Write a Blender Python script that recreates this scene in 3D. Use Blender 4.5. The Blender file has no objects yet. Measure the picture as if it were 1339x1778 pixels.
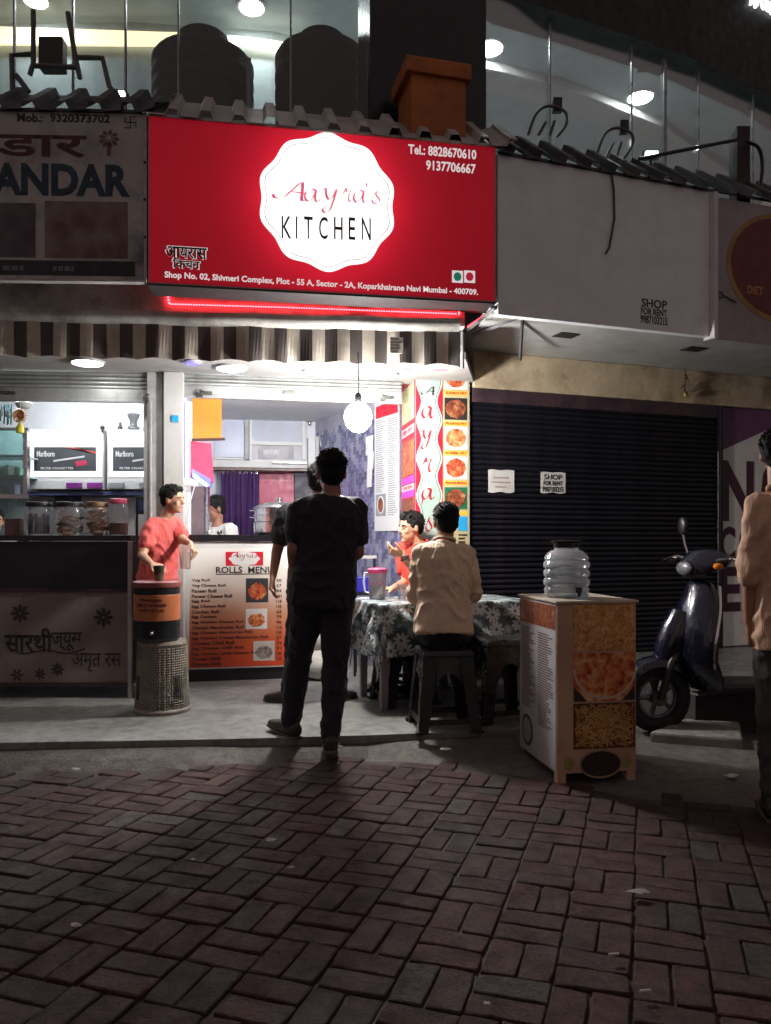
import bpy, bmesh, math, random
from mathutils import Vector, Matrix, noise
import numpy as np
random.seed(7)
PI = math.pi
R = math.radians
scene = bpy.context.scene

# ---------------------------------------------------------------- camera
F, HOR, H, CX = 1369.0, 940.0, 1.2, 669.5        # focal length and horizon in photo pixels, eye height in metres
cam_data = bpy.data.cameras.new('camera')
cam = bpy.data.objects.new('camera', cam_data)
scene.collection.objects.link(cam)
cam.location = (0, 0, H)
cam.rotation_euler = (PI / 2, 0, 0)
cam_data.sensor_width = 36
cam_data.lens = 36 * F / 1778
cam_data.shift_y = (HOR - 889) / 1778
cam_data.clip_start = 0.05
cam_data.clip_end = 200
scene.camera = cam

# ---------------------------------------------------------------- night sky glow and exposure
world = bpy.data.worlds.new('World')
scene.world = world
world.use_nodes = True
bg = world.node_tree.nodes['Background']
bg.inputs[0].default_value = (1.0, 0.78, 0.76, 1)
bg.inputs[1].default_value = 0.19
scene.view_settings.view_transform = 'Standard'
scene.view_settings.look = 'None'
scene.view_settings.exposure = 0
scene.view_settings.gamma = 1
scene.cycles.use_denoising = True
scene.cycles.max_bounces = 8
scene.cycles.transparent_max_bounces = 12
scene.cycles.sample_clamp_indirect = 6
scene.cycles.caustics_reflective = False
scene.cycles.caustics_refractive = False

# ---------------------------------------------------------------- geometry helpers
def P(px, py, Y):
    return Vector(((px - CX) / F * Y, Y, H + (HOR - py) / F * Y))
def G(px, py, z=0.0):
    return P(px, py, (H - z) * F / (py - HOR))

class Frame:
    """a vertical plane in the street: origin on the ground, u along the front, v into the building, w up"""
    def __init__(s, x, y, yaw):
        s.o = Vector((x, y)); s.a = R(yaw)
        s.u = Vector((math.cos(s.a), math.sin(s.a))); s.n = Vector((-math.sin(s.a), math.cos(s.a)))
    def to(s, px, py, v=0.0):
        d = Vector(((px - CX) / F, 1.0))
        Y = (v + s.o.dot(s.n)) / d.dot(s.n)
        p = d * Y - s.o
        return p.dot(s.u), H + (HOR - py) / F * Y
    def uv(s, x, y):
        p = Vector((x, y)) - s.o
        return p.dot(s.u), p.dot(s.n)
    def world(s, u, v, w):
        p = s.o + s.u * u + s.n * v
        return Vector((p.x, p.y, w))
W0 = Frame(0, 0, 0)

col = scene.collection
BASE = {}
class MB:
    def __init__(s):
        s.v = []; s.f = []; s.m = []; s.uvs = None
    def _add(s, vs, fs, mi=0):
        b = len(s.v)
        s.v += [tuple(x) for x in vs]
        s.f += [tuple(b + i for i in f) for f in fs]
        s.m += [mi] * len(fs)
        return s
    def box(s, x0, x1, y0, y1, z0, z1, mi=0, M=None):
        vs = [Vector((x, y, z)) for z in (z0, z1) for y in (y0, y1) for x in (x0, x1)]
        if M: vs = [M @ v for v in vs]
        return s._add(vs, [(0, 2, 3, 1), (4, 5, 7, 6), (0, 1, 5, 4), (2, 6, 7, 3), (0, 4, 6, 2), (1, 3, 7, 5)], mi)
    def hexa(s, pts, mi=0):      # 4 bottom points then 4 top points, counter-clockwise
        return s._add(pts, [(3, 2, 1, 0), (4, 5, 6, 7), (0, 1, 5, 4), (1, 2, 6, 5), (2, 3, 7, 6), (3, 0, 4, 7)], mi)
    def poly(s, pts, mi=0):
        return s._add(pts, [tuple(range(len(pts)))], mi)
    def prism(s, pts, d, mi=0):  # polygon of 3-D points pushed along vector d
        n = len(pts); d = Vector(d)
        vs = [Vector(p) for p in pts]; vs += [p + d for p in vs]
        fs = [tuple(range(n))[::-1], tuple(range(n, 2 * n))] + [(i, (i + 1) % n, n + (i + 1) % n, n + i) for i in range(n)]
        return s._add(vs, fs, mi)
    def rings(s, rs, mi=0, close=True, cyc=False):
        n = len(rs[0]); vs = [p for r in rs for p in r]; fs = []
        k = len(rs)
        for i in range(k if cyc else k - 1):
            j = (i + 1) % k
            for a in range(n):
                b = (a + 1) % n
                fs.append((i * n + a, i * n + b, j * n + b, j * n + a))
        if close and not cyc:
            fs.append(tuple(range(n))[::-1]); fs.append(tuple((k - 1) * n + a for a in range(n)))
        return s._add(vs, fs, mi)
    def tube(s, pts, r, n=8, mi=0, cyc=False, close=True):
        pts = [Vector(p) for p in pts]; k = len(pts); rs = []; up = None
        for i, p in enumerate(pts):
            a = pts[(i - 1) % k] if (cyc or i) else p
            b = pts[(i + 1) % k] if (cyc or i < k - 1) else p
            t = (b - a).normalized()
            if up is None:
                up = Vector((0, 0, 1)) if abs(t.z) < .9 else Vector((1, 0, 0))
            x = t.cross(up)
            if x.length < 1e-5: x = t.orthogonal()
            x.normalize(); y = x.cross(t).normalized(); up = y
            rr = r[i] if isinstance(r, (list, tuple)) else r
            rs.append([p + (x * math.cos(2 * PI * q / n) + y * math.sin(2 * PI * q / n)) * rr for q in range(n)])
        return s.rings(rs, mi, close, cyc)
    def lathe(s, prof, c=(0, 0, 0), n=24, mi=0, M=None, close=True):
        c = Vector(c); rs = []
        for r, z in prof:
            ring = [Vector((r * math.cos(2 * PI * q / n), r * math.sin(2 * PI * q / n), z)) for q in range(n)]
            if M: ring = [M @ p for p in ring]
            rs.append([c + p for p in ring])
        return s.rings(rs, mi, close)
    def ell(s, c, rad, Rm=None, mi=0, n=16, k=10):
        c = Vector(c); rs = []
        for i in range(k + 1):
            t = PI * (i + .02) / (k + .04)
            rs.append([Vector((rad[0] * math.sin(t) * math.cos(2 * PI * q / n), rad[1] * math.sin(t) * math.sin(2 * PI * q / n), -rad[2] * math.cos(t))) for q in range(n)])
        if Rm: rs = [[Rm @ p for p in r] for r in rs]
        return s.rings([[c + p for p in r] for r in rs], mi)
    def cap(s, p0, p1, r0, r1, n=12, mi=0):      # tapered capsule
        p0 = Vector(p0); p1 = Vector(p1); t = (p1 - p0); L = t.length; t = t / max(L, 1e-6)
        x = t.orthogonal().normalized(); y = t.cross(x)
        rs = []
        for a in (-88, -60, -30): rs.append((p0 + t * r0 * math.sin(R(a)), r0 * math.cos(R(a))))
        rs.append((p0, r0)); rs.append((p1, r1))
        for a in (30, 60, 88): rs.append((p1 + t * r1 * math.sin(R(a)), r1 * math.cos(R(a))))
        return s.rings([[c + (x * math.cos(2 * PI * q / n) + y * math.sin(2 * PI * q / n)) * r for q in range(n)] for c, r in rs], mi)
    def loft(s, secs, side, mi=0, n=20, sq=2.4):      # (centre, half width, half depth[, front vector]) along a spine; superellipse sections
        rs = []; side = Vector(side).normalized()
        k = len(secs)
        for i, sec in enumerate(secs):
            c, a, b = Vector(sec[0]), sec[1], sec[2]
            sd = Vector(sec[3]).normalized() if len(sec) > 3 else side
            t = (Vector(secs[min(i + 1, k - 1)][0]) - Vector(secs[max(i - 1, 0)][0])).normalized()
            fr = t.cross(sd).normalized(); sd2 = fr.cross(t).normalized()
            ring = []
            for q in range(n):
                th = 2 * PI * q / n; cx, sy = math.cos(th), math.sin(th)
                ring.append(c + sd2 * a * math.copysign(abs(cx) ** (2 / sq), cx) + fr * b * math.copysign(abs(sy) ** (2 / sq), sy))
            rs.append(ring)
        return s.rings(rs, mi)
    def mesh(s, name, mats, smooth=False, bevel=0, off=(0, 0, 0), angle=35):
        me = bpy.data.meshes.new(name)
        off = Vector(off)
        me.from_pydata([Vector(v) - off for v in s.v], [], s.f)
        for mt in (mats if isinstance(mats, (list, tuple)) else [mats]): me.materials.append(mt)
        me.polygons.foreach_set('material_index', s.m)
        bm = bmesh.new(); bm.from_mesh(me)
        bmesh.ops.recalc_face_normals(bm, faces=bm.faces)
        if bevel:
            es = [e for e in bm.edges if len(e.link_faces) == 2 and e.calc_face_angle(0) > R(40)]
            bmesh.ops.bevel(bm, geom=es, offset=bevel, segments=2, affect='EDGES', profile=.6, clamp_overlap=True)
        if smooth:
            for f in bm.faces: f.smooth = True
            for e in bm.edges:
                if len(e.link_faces) == 2 and e.calc_face_angle(0) > R(angle): e.smooth = False
        bm.to_mesh(me); bm.free()
        return me

def new_obj(name, me, parent=None):
    o = bpy.data.objects.new(name, me); col.objects.link(o)
    if parent: o.parent = parent
    return o
def tag(o, label=None, cat=None, group=None, kind=None):
    if label: o['label'] = label
    if cat: o['category'] = cat
    if group: o['group'] = group
    if kind: o['kind'] = kind
    return o
class Thing:
    """an Empty at the thing's base; parts are given in the coordinates of its frame"""
    def __init__(s, name, label, cat, base=(0, 0, 0), fr=W0, group=None):
        s.fr = fr; s.base = Vector(base)
        s.o = bpy.data.objects.new(name, None); col.objects.link(s.o)
        s.o.empty_display_size = .1
        s.o.location = fr.world(*s.base); s.o.rotation_euler = (0, 0, fr.a)
        tag(s.o, label, cat, group)
    def add(s, name, mb, mats, smooth=False, bevel=0, under=None, label=None, kind=None, angle=35):
        o = new_obj(name, mb.mesh(name, mats, smooth, bevel, s.base, angle), under or s.o)
        tag(o, label, kind=kind)
        return o
    def text(s, body, box, v, mat, bold=0.0, shear=0, name='lettering', under=None, ext=.0012):
        """lettering stretched into the rectangle (u0, w0, u1, w1) on the plane at depth v, facing the street"""
        me = text_mesh(body, mat, bold, shear, ext)
        n = len(me.vertices); co = np.empty(n * 3); me.vertices.foreach_get('co', co); co = co.reshape(-1, 3)
        lo = co.min(0); hi = co.max(0); u0, w0, u1, w1 = box
        out = np.empty_like(co)
        out[:, 0] = u0 + (co[:, 0] - lo[0]) / max(hi[0] - lo[0], 1e-6) * (u1 - u0) - s.base.x
        out[:, 2] = w0 + (co[:, 1] - lo[1]) / max(hi[1] - lo[1], 1e-6) * (w1 - w0) - s.base.z
        out[:, 1] = v - co[:, 2] - s.base.y
        me.vertices.foreach_set('co', out.ravel())
        return new_obj(name, me, under or s.o)
    def px(s, x0, y0, x1, y1, v=0.0):
        """the rectangle on the frame's plane behind the photo pixels x0..x1, y0 (top)..y1 (bottom)"""
        xm = (x0 + x1) / 2      # heights are read at the middle, so slanting rows keep their size
        return s.fr.to(x0, y1, v)[0], s.fr.to(xm, y1, v)[1], s.fr.to(x1, y0, v)[0], s.fr.to(xm, y0, v)[1]
def text_mesh(body, mat, bold=0.0, shear=0, ext=.0012):
    c = bpy.data.curves.new('lettering', 'FONT'); c.body = body; c.extrude = ext; c.offset = bold; c.shear = shear
    c.resolution_u = 3; c.align_x = 'CENTER'
    o = bpy.data.objects.new('lettering', c)
    me = bpy.data.meshes.new_from_object(o)
    bpy.data.objects.remove(o); bpy.data.curves.remove(c)
    me.materials.clear(); me.materials.append(mat)
    return me
def catmull(pts, k=6, cyc=False):
    pts = [Vector(p) for p in pts]; n = len(pts); out = []
    for i in range(n if cyc else n - 1):
        p0 = pts[(i - 1) % n] if (cyc or i) else pts[i] * 2 - pts[i + 1]
        p1, p2 = pts[i], pts[(i + 1) % n]
        p3 = pts[(i + 2) % n] if (cyc or i + 2 < n) else p2 * 2 - p1
        for q in range(k):
            t = q / k
            out.append(.5 * ((2 * p1) + (p2 - p0) * t + (2 * p0 - 5 * p1 + 4 * p2 - p3) * t * t + (3 * p1 - p0 - 3 * p2 + p3) * t ** 3))
    if not cyc: out.append(pts[-1])
    return out
SCRIPT = {
 'A': [[(-.1, .4), (0, .12), (.3, .2), (.6, .75), (1.0, 1.5), (1.02, .8), (1.0, .1), (1.2, .1)], [(.3, .6), (.7, .7), (1.15, .62)]],
 'a': [[(.75, .85), (.5, 1), (.15, .75), (.05, .3), (.25, 0), (.55, .3), (.75, .9), (.68, .25), (.8, 0), (1.02, .25)]],
 'y': [[(0, .85), (.12, 1), (.15, .5), (.3, .15), (.55, .4), (.75, 1), (.6, .2), (.35, -.7), (.05, -.9), (-.05, -.65), (.4, -.15), (1, .3)]],
 'r': [[(0, .55), (.25, 1.1), (.3, .78), (.7, .95), (.55, .6), (.5, .2), (.65, 0), (.92, .25)]],
 's': [[(0, .2), (.5, 1), (.45, .7), (.75, .35), (.6, .02), (.2, .05), (.1, .25)]],
 "'": [[(.2, 1.55), (.22, 1.35), (.1, 1.15)]]}
def script_letter(mb, ch, u, w, sx, sy, v, nib=.1, th=.0012):
    nv = Vector((math.cos(R(35)), math.sin(R(35)))) * nib * .5
    for st in SCRIPT[ch]:
        pts = catmull([Vector((x, y)) for x, y in st], 5)
        for a, b in zip(pts[:-1], pts[1:]):
            q = [a - nv, b - nv, b + nv, a + nv]
            mb.poly([(u + (p.x) * sx, v, w + p.y * sy) for p in q])

def copy_tree(o, parent=None):
    c = o.copy(); col.objects.link(c); c.parent = parent
    for ch in o.children: copy_tree(ch, c)
    return c

# ---------------------------------------------------------------- material helpers
def hexc(h):
    c = [int(h[i:i + 2], 16) / 255 for i in (0, 2, 4)]
    return tuple(x / 12.92 if x <= .04045 else ((x + .055) / 1.055) ** 2.4 for x in c)
class NT:
    def __init__(s, name):
        s.mat = bpy.data.materials.new(name); s.mat.use_nodes = True
        s.t = s.mat.node_tree; s.n = s.t.nodes; s.l = s.t.links
        s.out = s.n['Material Output']; s.b = s.n['Principled BSDF']
    def node(s, typ, **kw):
        nd = s.n.new(typ)
        for k, v in kw.items():
            if k.startswith('i_'):
                key = k[2:]; nd.inputs[int(key) if key.isdigit() else key.replace('_', ' ')].default_value = v
            else: setattr(nd, k, v)
        return nd
    def link(s, a, b): s.l.new(a, b)
    def coord(s, kind='Object', scale=None, rot=None):
        tc = s.node('ShaderNodeTexCoord')
        mp = s.node('ShaderNodeMapping')
        if scale is not None: mp.inputs['Scale'].default_value = scale if isinstance(scale, (tuple, list)) else (scale,) * 3
        if rot: mp.inputs['Rotation'].default_value = rot
        s.link(tc.outputs[kind], mp.inputs[0]); return mp.outputs[0]
    def noise(s, vec, sc, det=4, rough=.55):
        nd = s.node('ShaderNodeTexNoise'); nd.inputs['Scale'].default_value = sc
        nd.inputs['Detail'].default_value = det; nd.inputs['Roughness'].default_value = rough
        s.link(vec, nd.inputs['Vector']); return nd.outputs['Fac']
    def ramp(s, fac, stops, interp='LINEAR'):
        nd = s.node('ShaderNodeValToRGB'); cr = nd.color_ramp; cr.interpolation = interp
        while len(cr.elements) < len(stops): cr.elements.new(.5)
        for e, (p, c) in zip(cr.elements, stops):
            e.position = p; e.color = (*c, 1) if len(c) == 3 else c
        s.link(fac, nd.inputs[0]); return nd.outputs[0]
    def mix(s, fac, a, b, mode='MIX'):
        nd = s.node('ShaderNodeMix', data_type='RGBA', blend_type=mode)
        for v, i in ((fac, 0), (a, 6), (b, 7)):
            if hasattr(v, 'is_output') or hasattr(v, 'links'): s.link(v, nd.inputs[i])
            else: nd.inputs[i].default_value = v if i == 0 else (*v, 1)
        return nd.outputs[2]
    def math(s, op, a, b=0.0):
        nd = s.node('ShaderNodeMath', operation=op)
        for v, i in ((a, 0), (b, 1)):
            if hasattr(v, 'links'): s.link(v, nd.inputs[i])
            else: nd.inputs[i].default_value = v
        return nd.outputs[0]
    def bump(s, h, st, dist=.01):
        nd = s.node('ShaderNodeBump'); nd.inputs['Strength'].default_value = st; nd.inputs['Distance'].default_value = dist
        s.link(h, nd.inputs['Height']); s.link(nd.outputs[0], s.b.inputs['Normal'])
    def col(s, c):
        if hasattr(c, 'links'): s.link(c, s.b.inputs['Base Color'])
        else: s.b.inputs['Base Color'].default_value = (*c, 1)
    def set(s, **kw):
        for k, v in kw.items(): s.b.inputs[k.replace('_', ' ')].default_value = v
        return s
def M(name, c, rough=.5, metal=0.0, var=.25, sc=6, bump=.1, bsc=40, rand=0.0, spec=.5, dirt=None, coat=0.0, tr=0.0):
    """painted / plain material: colour with uneven tone, fine relief, wear"""
    t = NT(name); c = hexc(c) if isinstance(c, str) else c
    v = t.coord('Object')
    f = t.noise(v, sc, 5, .6)
    cc = t.ramp(f, [(.3, tuple(x * (1 - var) for x in c)), (.7, tuple(min(1, x * (1 + var * .5)) for x in c))])
    if dirt:
        f2 = t.noise(v, dirt[1], 8, .7)
        m2 = t.ramp(f2, [(.48, (0, 0, 0)), (.68, (1, 1, 1))])
        cc = t.mix(m2, cc, dirt[0])
    if rand:
        oi = t.node('ShaderNodeObjectInfo')
        hs = t.node('ShaderNodeHueSaturation')
        t.link(t.math('ADD', t.math('MULTIPLY', oi.outputs['Random'], 2 * rand), 1 - rand), hs.inputs['Value'])
        t.link(cc, hs.inputs['Color']); cc = hs.outputs[0]
    t.col(cc)
    t.set(Metallic=metal, Specular_IOR_Level=spec, Coat_Weight=coat)
    rr = t.ramp(t.noise(v, sc * 2.3, 4), [(.3, (max(0, rough - .1),) * 3), (.7, (min(1, rough + .1),) * 3)])
    t.link(rr, t.b.inputs['Roughness'])
    if bump: t.bump(t.noise(v, bsc, 5), bump, .006)
    return t.mat
def EM(name, c, st):
    t = NT(name); t.set(Emission_Strength=st)
    t.b.inputs['Emission Color'].default_value = (*c, 1); t.b.inputs['Base Color'].default_value = (*c, 1)
    return t.mat
def clear(name, tint=(1, 1, 1), gloss=.12, rough=.05, milky=0.0, milk=(.8, .82, .85)):
    """thin clear sheet: mostly seen through, with a mirror-like share at grazing angles"""
    t = NT(name); t.n.remove(t.b)
    tr = t.node('ShaderNodeBsdfTransparent'); tr.inputs[0].default_value = (*tint, 1)
    gl = t.node('ShaderNodeBsdfGlossy'); gl.inputs['Roughness'].default_value = rough
    lw = t.node('ShaderNodeLayerWeight'); lw.inputs[0].default_value = .35
    fac = t.math('ADD', t.math('MULTIPLY', lw.outputs['Fresnel'], .7), gloss)
    mx = t.node('ShaderNodeMixShader'); t.link(fac, mx.inputs[0]); t.link(tr.outputs[0], mx.inputs[1]); t.link(gl.outputs[0], mx.inputs[2])
    last = mx.outputs[0]
    if milky:
        df = t.node('ShaderNodeBsdfDiffuse'); df.inputs[0].default_value = (*milk, 1)
        tl = t.node('ShaderNodeBsdfTranslucent'); tl.inputs[0].default_value = (*milk, 1)
        ad = t.node('ShaderNodeMixShader'); ad.inputs[0].default_value = .5
        t.link(df.outputs[0], ad.inputs[1]); t.link(tl.outputs[0], ad.inputs[2])
        m2 = t.node('ShaderNodeMixShader'); m2.inputs[0].default_value = milky
        t.link(last, m2.inputs[1]); t.link(ad.outputs[0], m2.inputs[2]); last = m2.outputs[0]
    t.link(last, t.out.inputs['Surface'])
    return t.mat
def flex(name, c, tl=.5, rough=.45):
    """printed translucent sign sheet: shows its print by daylight and glows where a lamp stands behind it"""
    t = NT(name); c = hexc(c) if isinstance(c, str) else c
    t.col(c); t.set(Roughness=rough)
    tr = t.node('ShaderNodeBsdfTranslucent'); tr.inputs[0].default_value = (*c, 1)
    mx = t.node('ShaderNodeMixShader'); mx.inputs[0].default_value = tl
    t.link(t.b.outputs[0], mx.inputs[1]); t.link(tr.outputs[0], mx.inputs[2]); t.link(mx.outputs[0], t.out.inputs['Surface'])
    return t.mat
def food(name, stops, sc=30, bump=.6, seed=0.0):
    """printed picture of a dish: lumps of several colours"""
    t = NT(name)
    v = t.coord('Object')
    ad = t.node('ShaderNodeVectorMath', operation='ADD'); ad.inputs[1].default_value = (seed, seed * 2, seed * 3)
    t.link(v, ad.inputs[0])
    vo = t.node('ShaderNodeTexVoronoi'); vo.inputs['Scale'].default_value = sc
    nz = t.node('ShaderNodeTexNoise'); nz.inputs['Scale'].default_value = sc * .7; nz.inputs['Detail'].default_value = 6
    t.link(ad.outputs[0], nz.inputs['Vector'])
    mx = t.mix(.12, ad.outputs[0], nz.outputs['Color'], 'ADD')
    t.link(mx, vo.inputs['Vector'])
    f = t.math('ADD', t.math('MULTIPLY', vo.outputs['Distance'], .6), t.math('MULTIPLY', nz.outputs['Fac'], .6))
    t.col(t.ramp(f, stops)); t.set(Roughness=.35)
    return t.mat
def point(name, loc, watts, c=(1, 1, 1), rad=.05, parent=None):
    l = bpy.data.lights.new(name, 'POINT'); l.energy = watts; l.color = c; l.shadow_soft_size = rad
    o = bpy.data.objects.new(name, l); col.objects.link(o); o.location = loc
    if parent: o.parent = parent
    return o

# ---------------------------------------------------------------- materials
white_paint = M('white_paint', (.50, .50, .49), .45, var=.12, dirt=((.35, .34, .32), 3))
wall_white = M('wall_white', (.75, .77, .78), .5, var=.08)
grey_paint = M('grey_paint', (.42, .42, .42), .5, var=.2, dirt=((.2, .19, .18), 4))
shutter_paint = M('shutter_paint', (.34, .35, .345), .38, .3, var=.15, dirt=((.2, .2, .195), 5), rand=.12)
dark_shutter = M('dark_shutter', (.006, .0065, .014), .5, .2, var=.35, dirt=((.014, .010, .014), 2.5), rand=.22)
black_plastic = M('black_plastic', (.012, .012, .014), .35, var=.3)
black_metal = M('black_metal', (.015, .015, .017), .4, .4)
dark_frame = M('dark_frame', (.03, .03, .032), .5, .2)
steel = M('steel', (.62, .62, .63), .24, 1.0, var=.12, bump=.05)
chrome = M('chrome', (.75, .75, .76), .1, 1.0, var=.05, bump=0)
granite = M('granite_black', (.012, .011, .014), .18, var=.5, sc=60, bump=.02)
cream_plaster = M('cream_plaster', (.62, .50, .34), .8, var=.2, dirt=((.25, .18, .11), 2), bump=.4, bsc=30)
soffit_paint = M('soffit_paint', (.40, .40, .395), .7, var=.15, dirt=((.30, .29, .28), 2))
orange_plaster = M('orange_plaster', (.48, .15, .04), .8, var=.35, dirt=((.22, .07, .03), 3), bump=.5)
red_print = M('red_print', (.50, .012, .03), .35, var=.06, bump=.02)
dark_red_print = M('dark_red_print', (.25, .01, .015), .4, var=.1)
white_print = M('white_print', (.62, .62, .61), .4, var=.05, bump=.02)
black_print = M('black_print', (.015, .015, .016), .4, var=.1, bump=0)
yellow_print = M('yellow_print', (.75, .42, .04), .4, var=.1, bump=0)
green_print = M('green_print', (.01, .12, .06), .4, var=.1, bump=0)
blue_print = M('blue_print', (.02, .3, .6), .4, var=.1, bump=0)
pink_print = M('pink_print', (.75, .06, .45), .4, var=.1, bump=0)
mint_print = M('mint_print', (.30, .385, .345), .35, var=.06, bump=0)
grey_print = M('grey_print', (.25, .26, .28), .45, var=.1, bump=0)
paper = M('paper', (.7, .69, .67), .7, var=.1, dirt=((.45, .43, .4), 6))
wood_dark = M('wood_dark', (.09, .045, .035), .4, var=.4, sc=4)

# ================================================================ frames of the curved shop front
FL = Frame(-1.44, 4.74, 2)          # old signboard
FM = Frame(-1.43, 4.75, 10)         # red light box
FR = Frame(.73, 5.14, 19)           # blank white board
FA = Frame(-2.46, 5.03, 5.2)        # striped awning
FS = Frame(-1.517, 5.88, 10)        # kitchen opening
FLS = Frame(-1.768, 5.85, 5)        # tobacco shop opening
FRS = Frame(.66, 6.22, 20)          # closed shop
FC = Frame(-1.57, 6.13, 12)         # menu counter
FKB = Frame(-2.14, 8.36, 10)        # kitchen back wall
FLR = 0.10                          # shop floor level

# ================================================================ ground
def ground_mat(name, c1, c2, sc, bump, rough=.75, wet=0.0):
    t = NT(name); v = t.coord('Object')
    f = t.noise(v, sc, 10, .65); g = t.noise(v, sc * 9, 6, .7); h = t.noise(v, sc * 40, 3)
    a = t.ramp(f, [(.3, c1), (.65, c2)])
    a = t.mix(t.ramp(g, [(.42, (0, 0, 0)), (.62, (.55,) * 3)]), a, tuple(x * .45 for x in c1))
    t.col(a)
    t.link(t.ramp(f, [(.35, (rough - wet,) * 3), (.6, (rough,) * 3)]), t.b.inputs['Roughness'])
    t.bump(t.math('ADD', g, t.math('MULTIPLY', h, .5)), bump, .01)
    return t.mat
soil = ground_mat('soil', (.03, .022, .018), (.06, .045, .038), 2, .8)
concrete = ground_mat('concrete', (.13, .13, .12), (.25, .25, .235), 1.4, .35, .6, .2)
apron_mat = ground_mat('rough_concrete', (.06, .05, .044), (.14, .122, .108), 1.8, .8)
floor_tile_mat = M('platform_tile', (.17, .17, .16), .3, var=.3, dirt=((.08, .075, .07), 4), rand=.1)
stone_mat = M('stone', (.26, .25, .23), .8, var=.35, bump=.8, bsc=25, dirt=((.1, .09, .08), 5))
g = MB(); g.poly([(-60, -40, -.035), (60, -40, -.035), (60, 60, -.035), (-60, 60, -.035)])
tag(new_obj('ground', g.mesh('ground', soil)), kind='structure')

# brick paving in basket weave, turned 18 degrees
t = NT('paving_brick'); v = t.coord('Object')
oi = t.node('ShaderNodeObjectInfo')
ad = t.node('ShaderNodeVectorMath', operation='ADD'); t.link(v, ad.inputs[0])
cmb = t.node('ShaderNodeCombineXYZ')
for i in range(3): t.link(t.math('MULTIPLY', oi.outputs['Random'], 37.0 + 11 * i), cmb.inputs[i])
t.link(cmb.outputs[0], ad.inputs[1]); vv = ad.outputs[0]
geo = t.node('ShaderNodeNewGeometry')
wn = t.noise(geo.outputs['Position'], .9, 3)
base = t.ramp(oi.outputs['Random'], [(0, (.085, .042, .036)), (.3, (.125, .050, .040)), (.6, (.090, .041, .034)), (.88, (.13, .053, .043)), (.95, (.075, .055, .048)), (1, (.16, .135, .12))])
f = t.noise(vv, 14, 8, .7)
cc = t.mix(t.ramp(f, [(.35, (0, 0, 0)), (.7, (.8,) * 3)]), base, (.024, .017, .015))
cc = t.mix(t.ramp(wn, [(.42, (0, 0, 0)), (.62, (.6,) * 3)]), cc, (.026, .021, .019))
sp = t.noise(vv, 160, 2)
cc = t.mix(t.ramp(sp, [(.66, (0, 0, 0)), (.74, (.5,) * 3)]), cc, (.16, .135, .12))
gr = t.noise(vv, 95, 6, .8)
cc = t.mix(t.ramp(gr, [(.36, (.85,) * 3), (.56, (0, 0, 0))]), cc, (.016, .010, .009))
t.col(cc)
t.link(t.ramp(t.noise(vv, 7, 4), [(.3, (.5,) * 3), (.7, (.85,) * 3)]), t.b.inputs['Roughness'])
t.bump(t.math('ADD', t.noise(vv, 45, 6, .7), t.math('MULTIPLY', gr, .9)), 1.0, .009)
t.set(Specular_IOR_Level=.3)
brick_mat = t.mat
bed = MB(); bed.poly([(-7, -1.5, -.012), (8, -1.5, -.012), (8, 4.05, -.012), (1.2, 4.35, -.012), (-7, 4.3, -.012)])
paving = tag(new_obj('brick_paving', bed.mesh('paving_bed', soil)), kind='structure')
variants = []
for k in range(18):
    L, Wd, Hh = .2005 - random.random() * .003, .0985 - random.random() * .003, .028
    per_ = [(-1, -1), (-.35, -1), (.35, -1), (1, -1), (1, 0), (1, 1), (.35, 1), (-.35, 1), (-1, 1), (-1, 0)]
    outer, inner = [], []
    for x, y in per_:
        cr = abs(x) == 1 and abs(y) == 1
        j = random.uniform(0, .007) if (cr and random.random() < .45) else random.uniform(0, .0018)
        ox, oy = x * (L / 2 - j * (abs(x) == 1)), y * (Wd / 2 - j * (abs(y) == 1)); b_ = random.uniform(.003, .0075)
        outer.append((ox, oy)); inner.append((ox - math.copysign(b_, x) * (abs(x) == 1), oy - math.copysign(b_, y) * (abs(y) == 1)))
    vs = [(x, y, random.uniform(-.001, .001)) for x, y in inner] + [(x, y, -.0045 + random.uniform(-.001, .001)) for x, y in outer] + [(x, y, -Hh) for x, y in outer]
    fs = [tuple(range(10))] + [(10 + i, 10 + (i + 1) % 10, (i + 1) % 10, i) for i in range(10)] + [(20 + i, 20 + (i + 1) % 10, 10 + (i + 1) % 10, 10 + i) for i in range(10)]
    me = bpy.data.meshes.new('brick'); me.from_pydata(vs, [], fs); me.materials.append(brick_mat)
    for pl in me.polygons: pl.use_smooth = 0 < pl.index < 11
    variants.append(me)
bricks = []
pa = R(-18.2); pu = Vector((math.cos(pa), math.sin(pa))); pv = Vector((-pu.y, pu.x)); T2 = .205
def brick_edge(px):      # photo row where the bricks end, by column
    return float(np.interp(px, [-600, 0, 330, 480, 640, 900, 1110, 1339, 1800], [1345, 1338, 1338, 1322, 1318, 1345, 1385, 1400, 1430]))
for i in range(-45, 46):
    for j in range(-16, 40):
        for k in range(2):
            ori = (i + j) % 2
            s2 = -.25 + .5 * k
            cx = (i + (0 if ori == 0 else s2)) * T2; cy = (j + (s2 if ori == 0 else 0)) * T2
            p = pu * (cx + .07) + pv * (cy + .02)
            if p.y < -1.3 or p.y > 4.4 or abs(p.x) > 6.5: continue
            if p.y > .3:
                px = CX + F * p.x / p.y; py = HOR + F * H / p.y
                if py < brick_edge(px) + 6 * math.sin(px * .031) + random.uniform(-3, 3): continue
                vis = -60 < px < 1400 and py < 1840
            else: vis = False
            bricks.append((0 if vis else 1, p.length, p.copy(), ori))
bricks.sort(key=lambda b: (b[0], b[1]))
stuff = MB()
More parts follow.
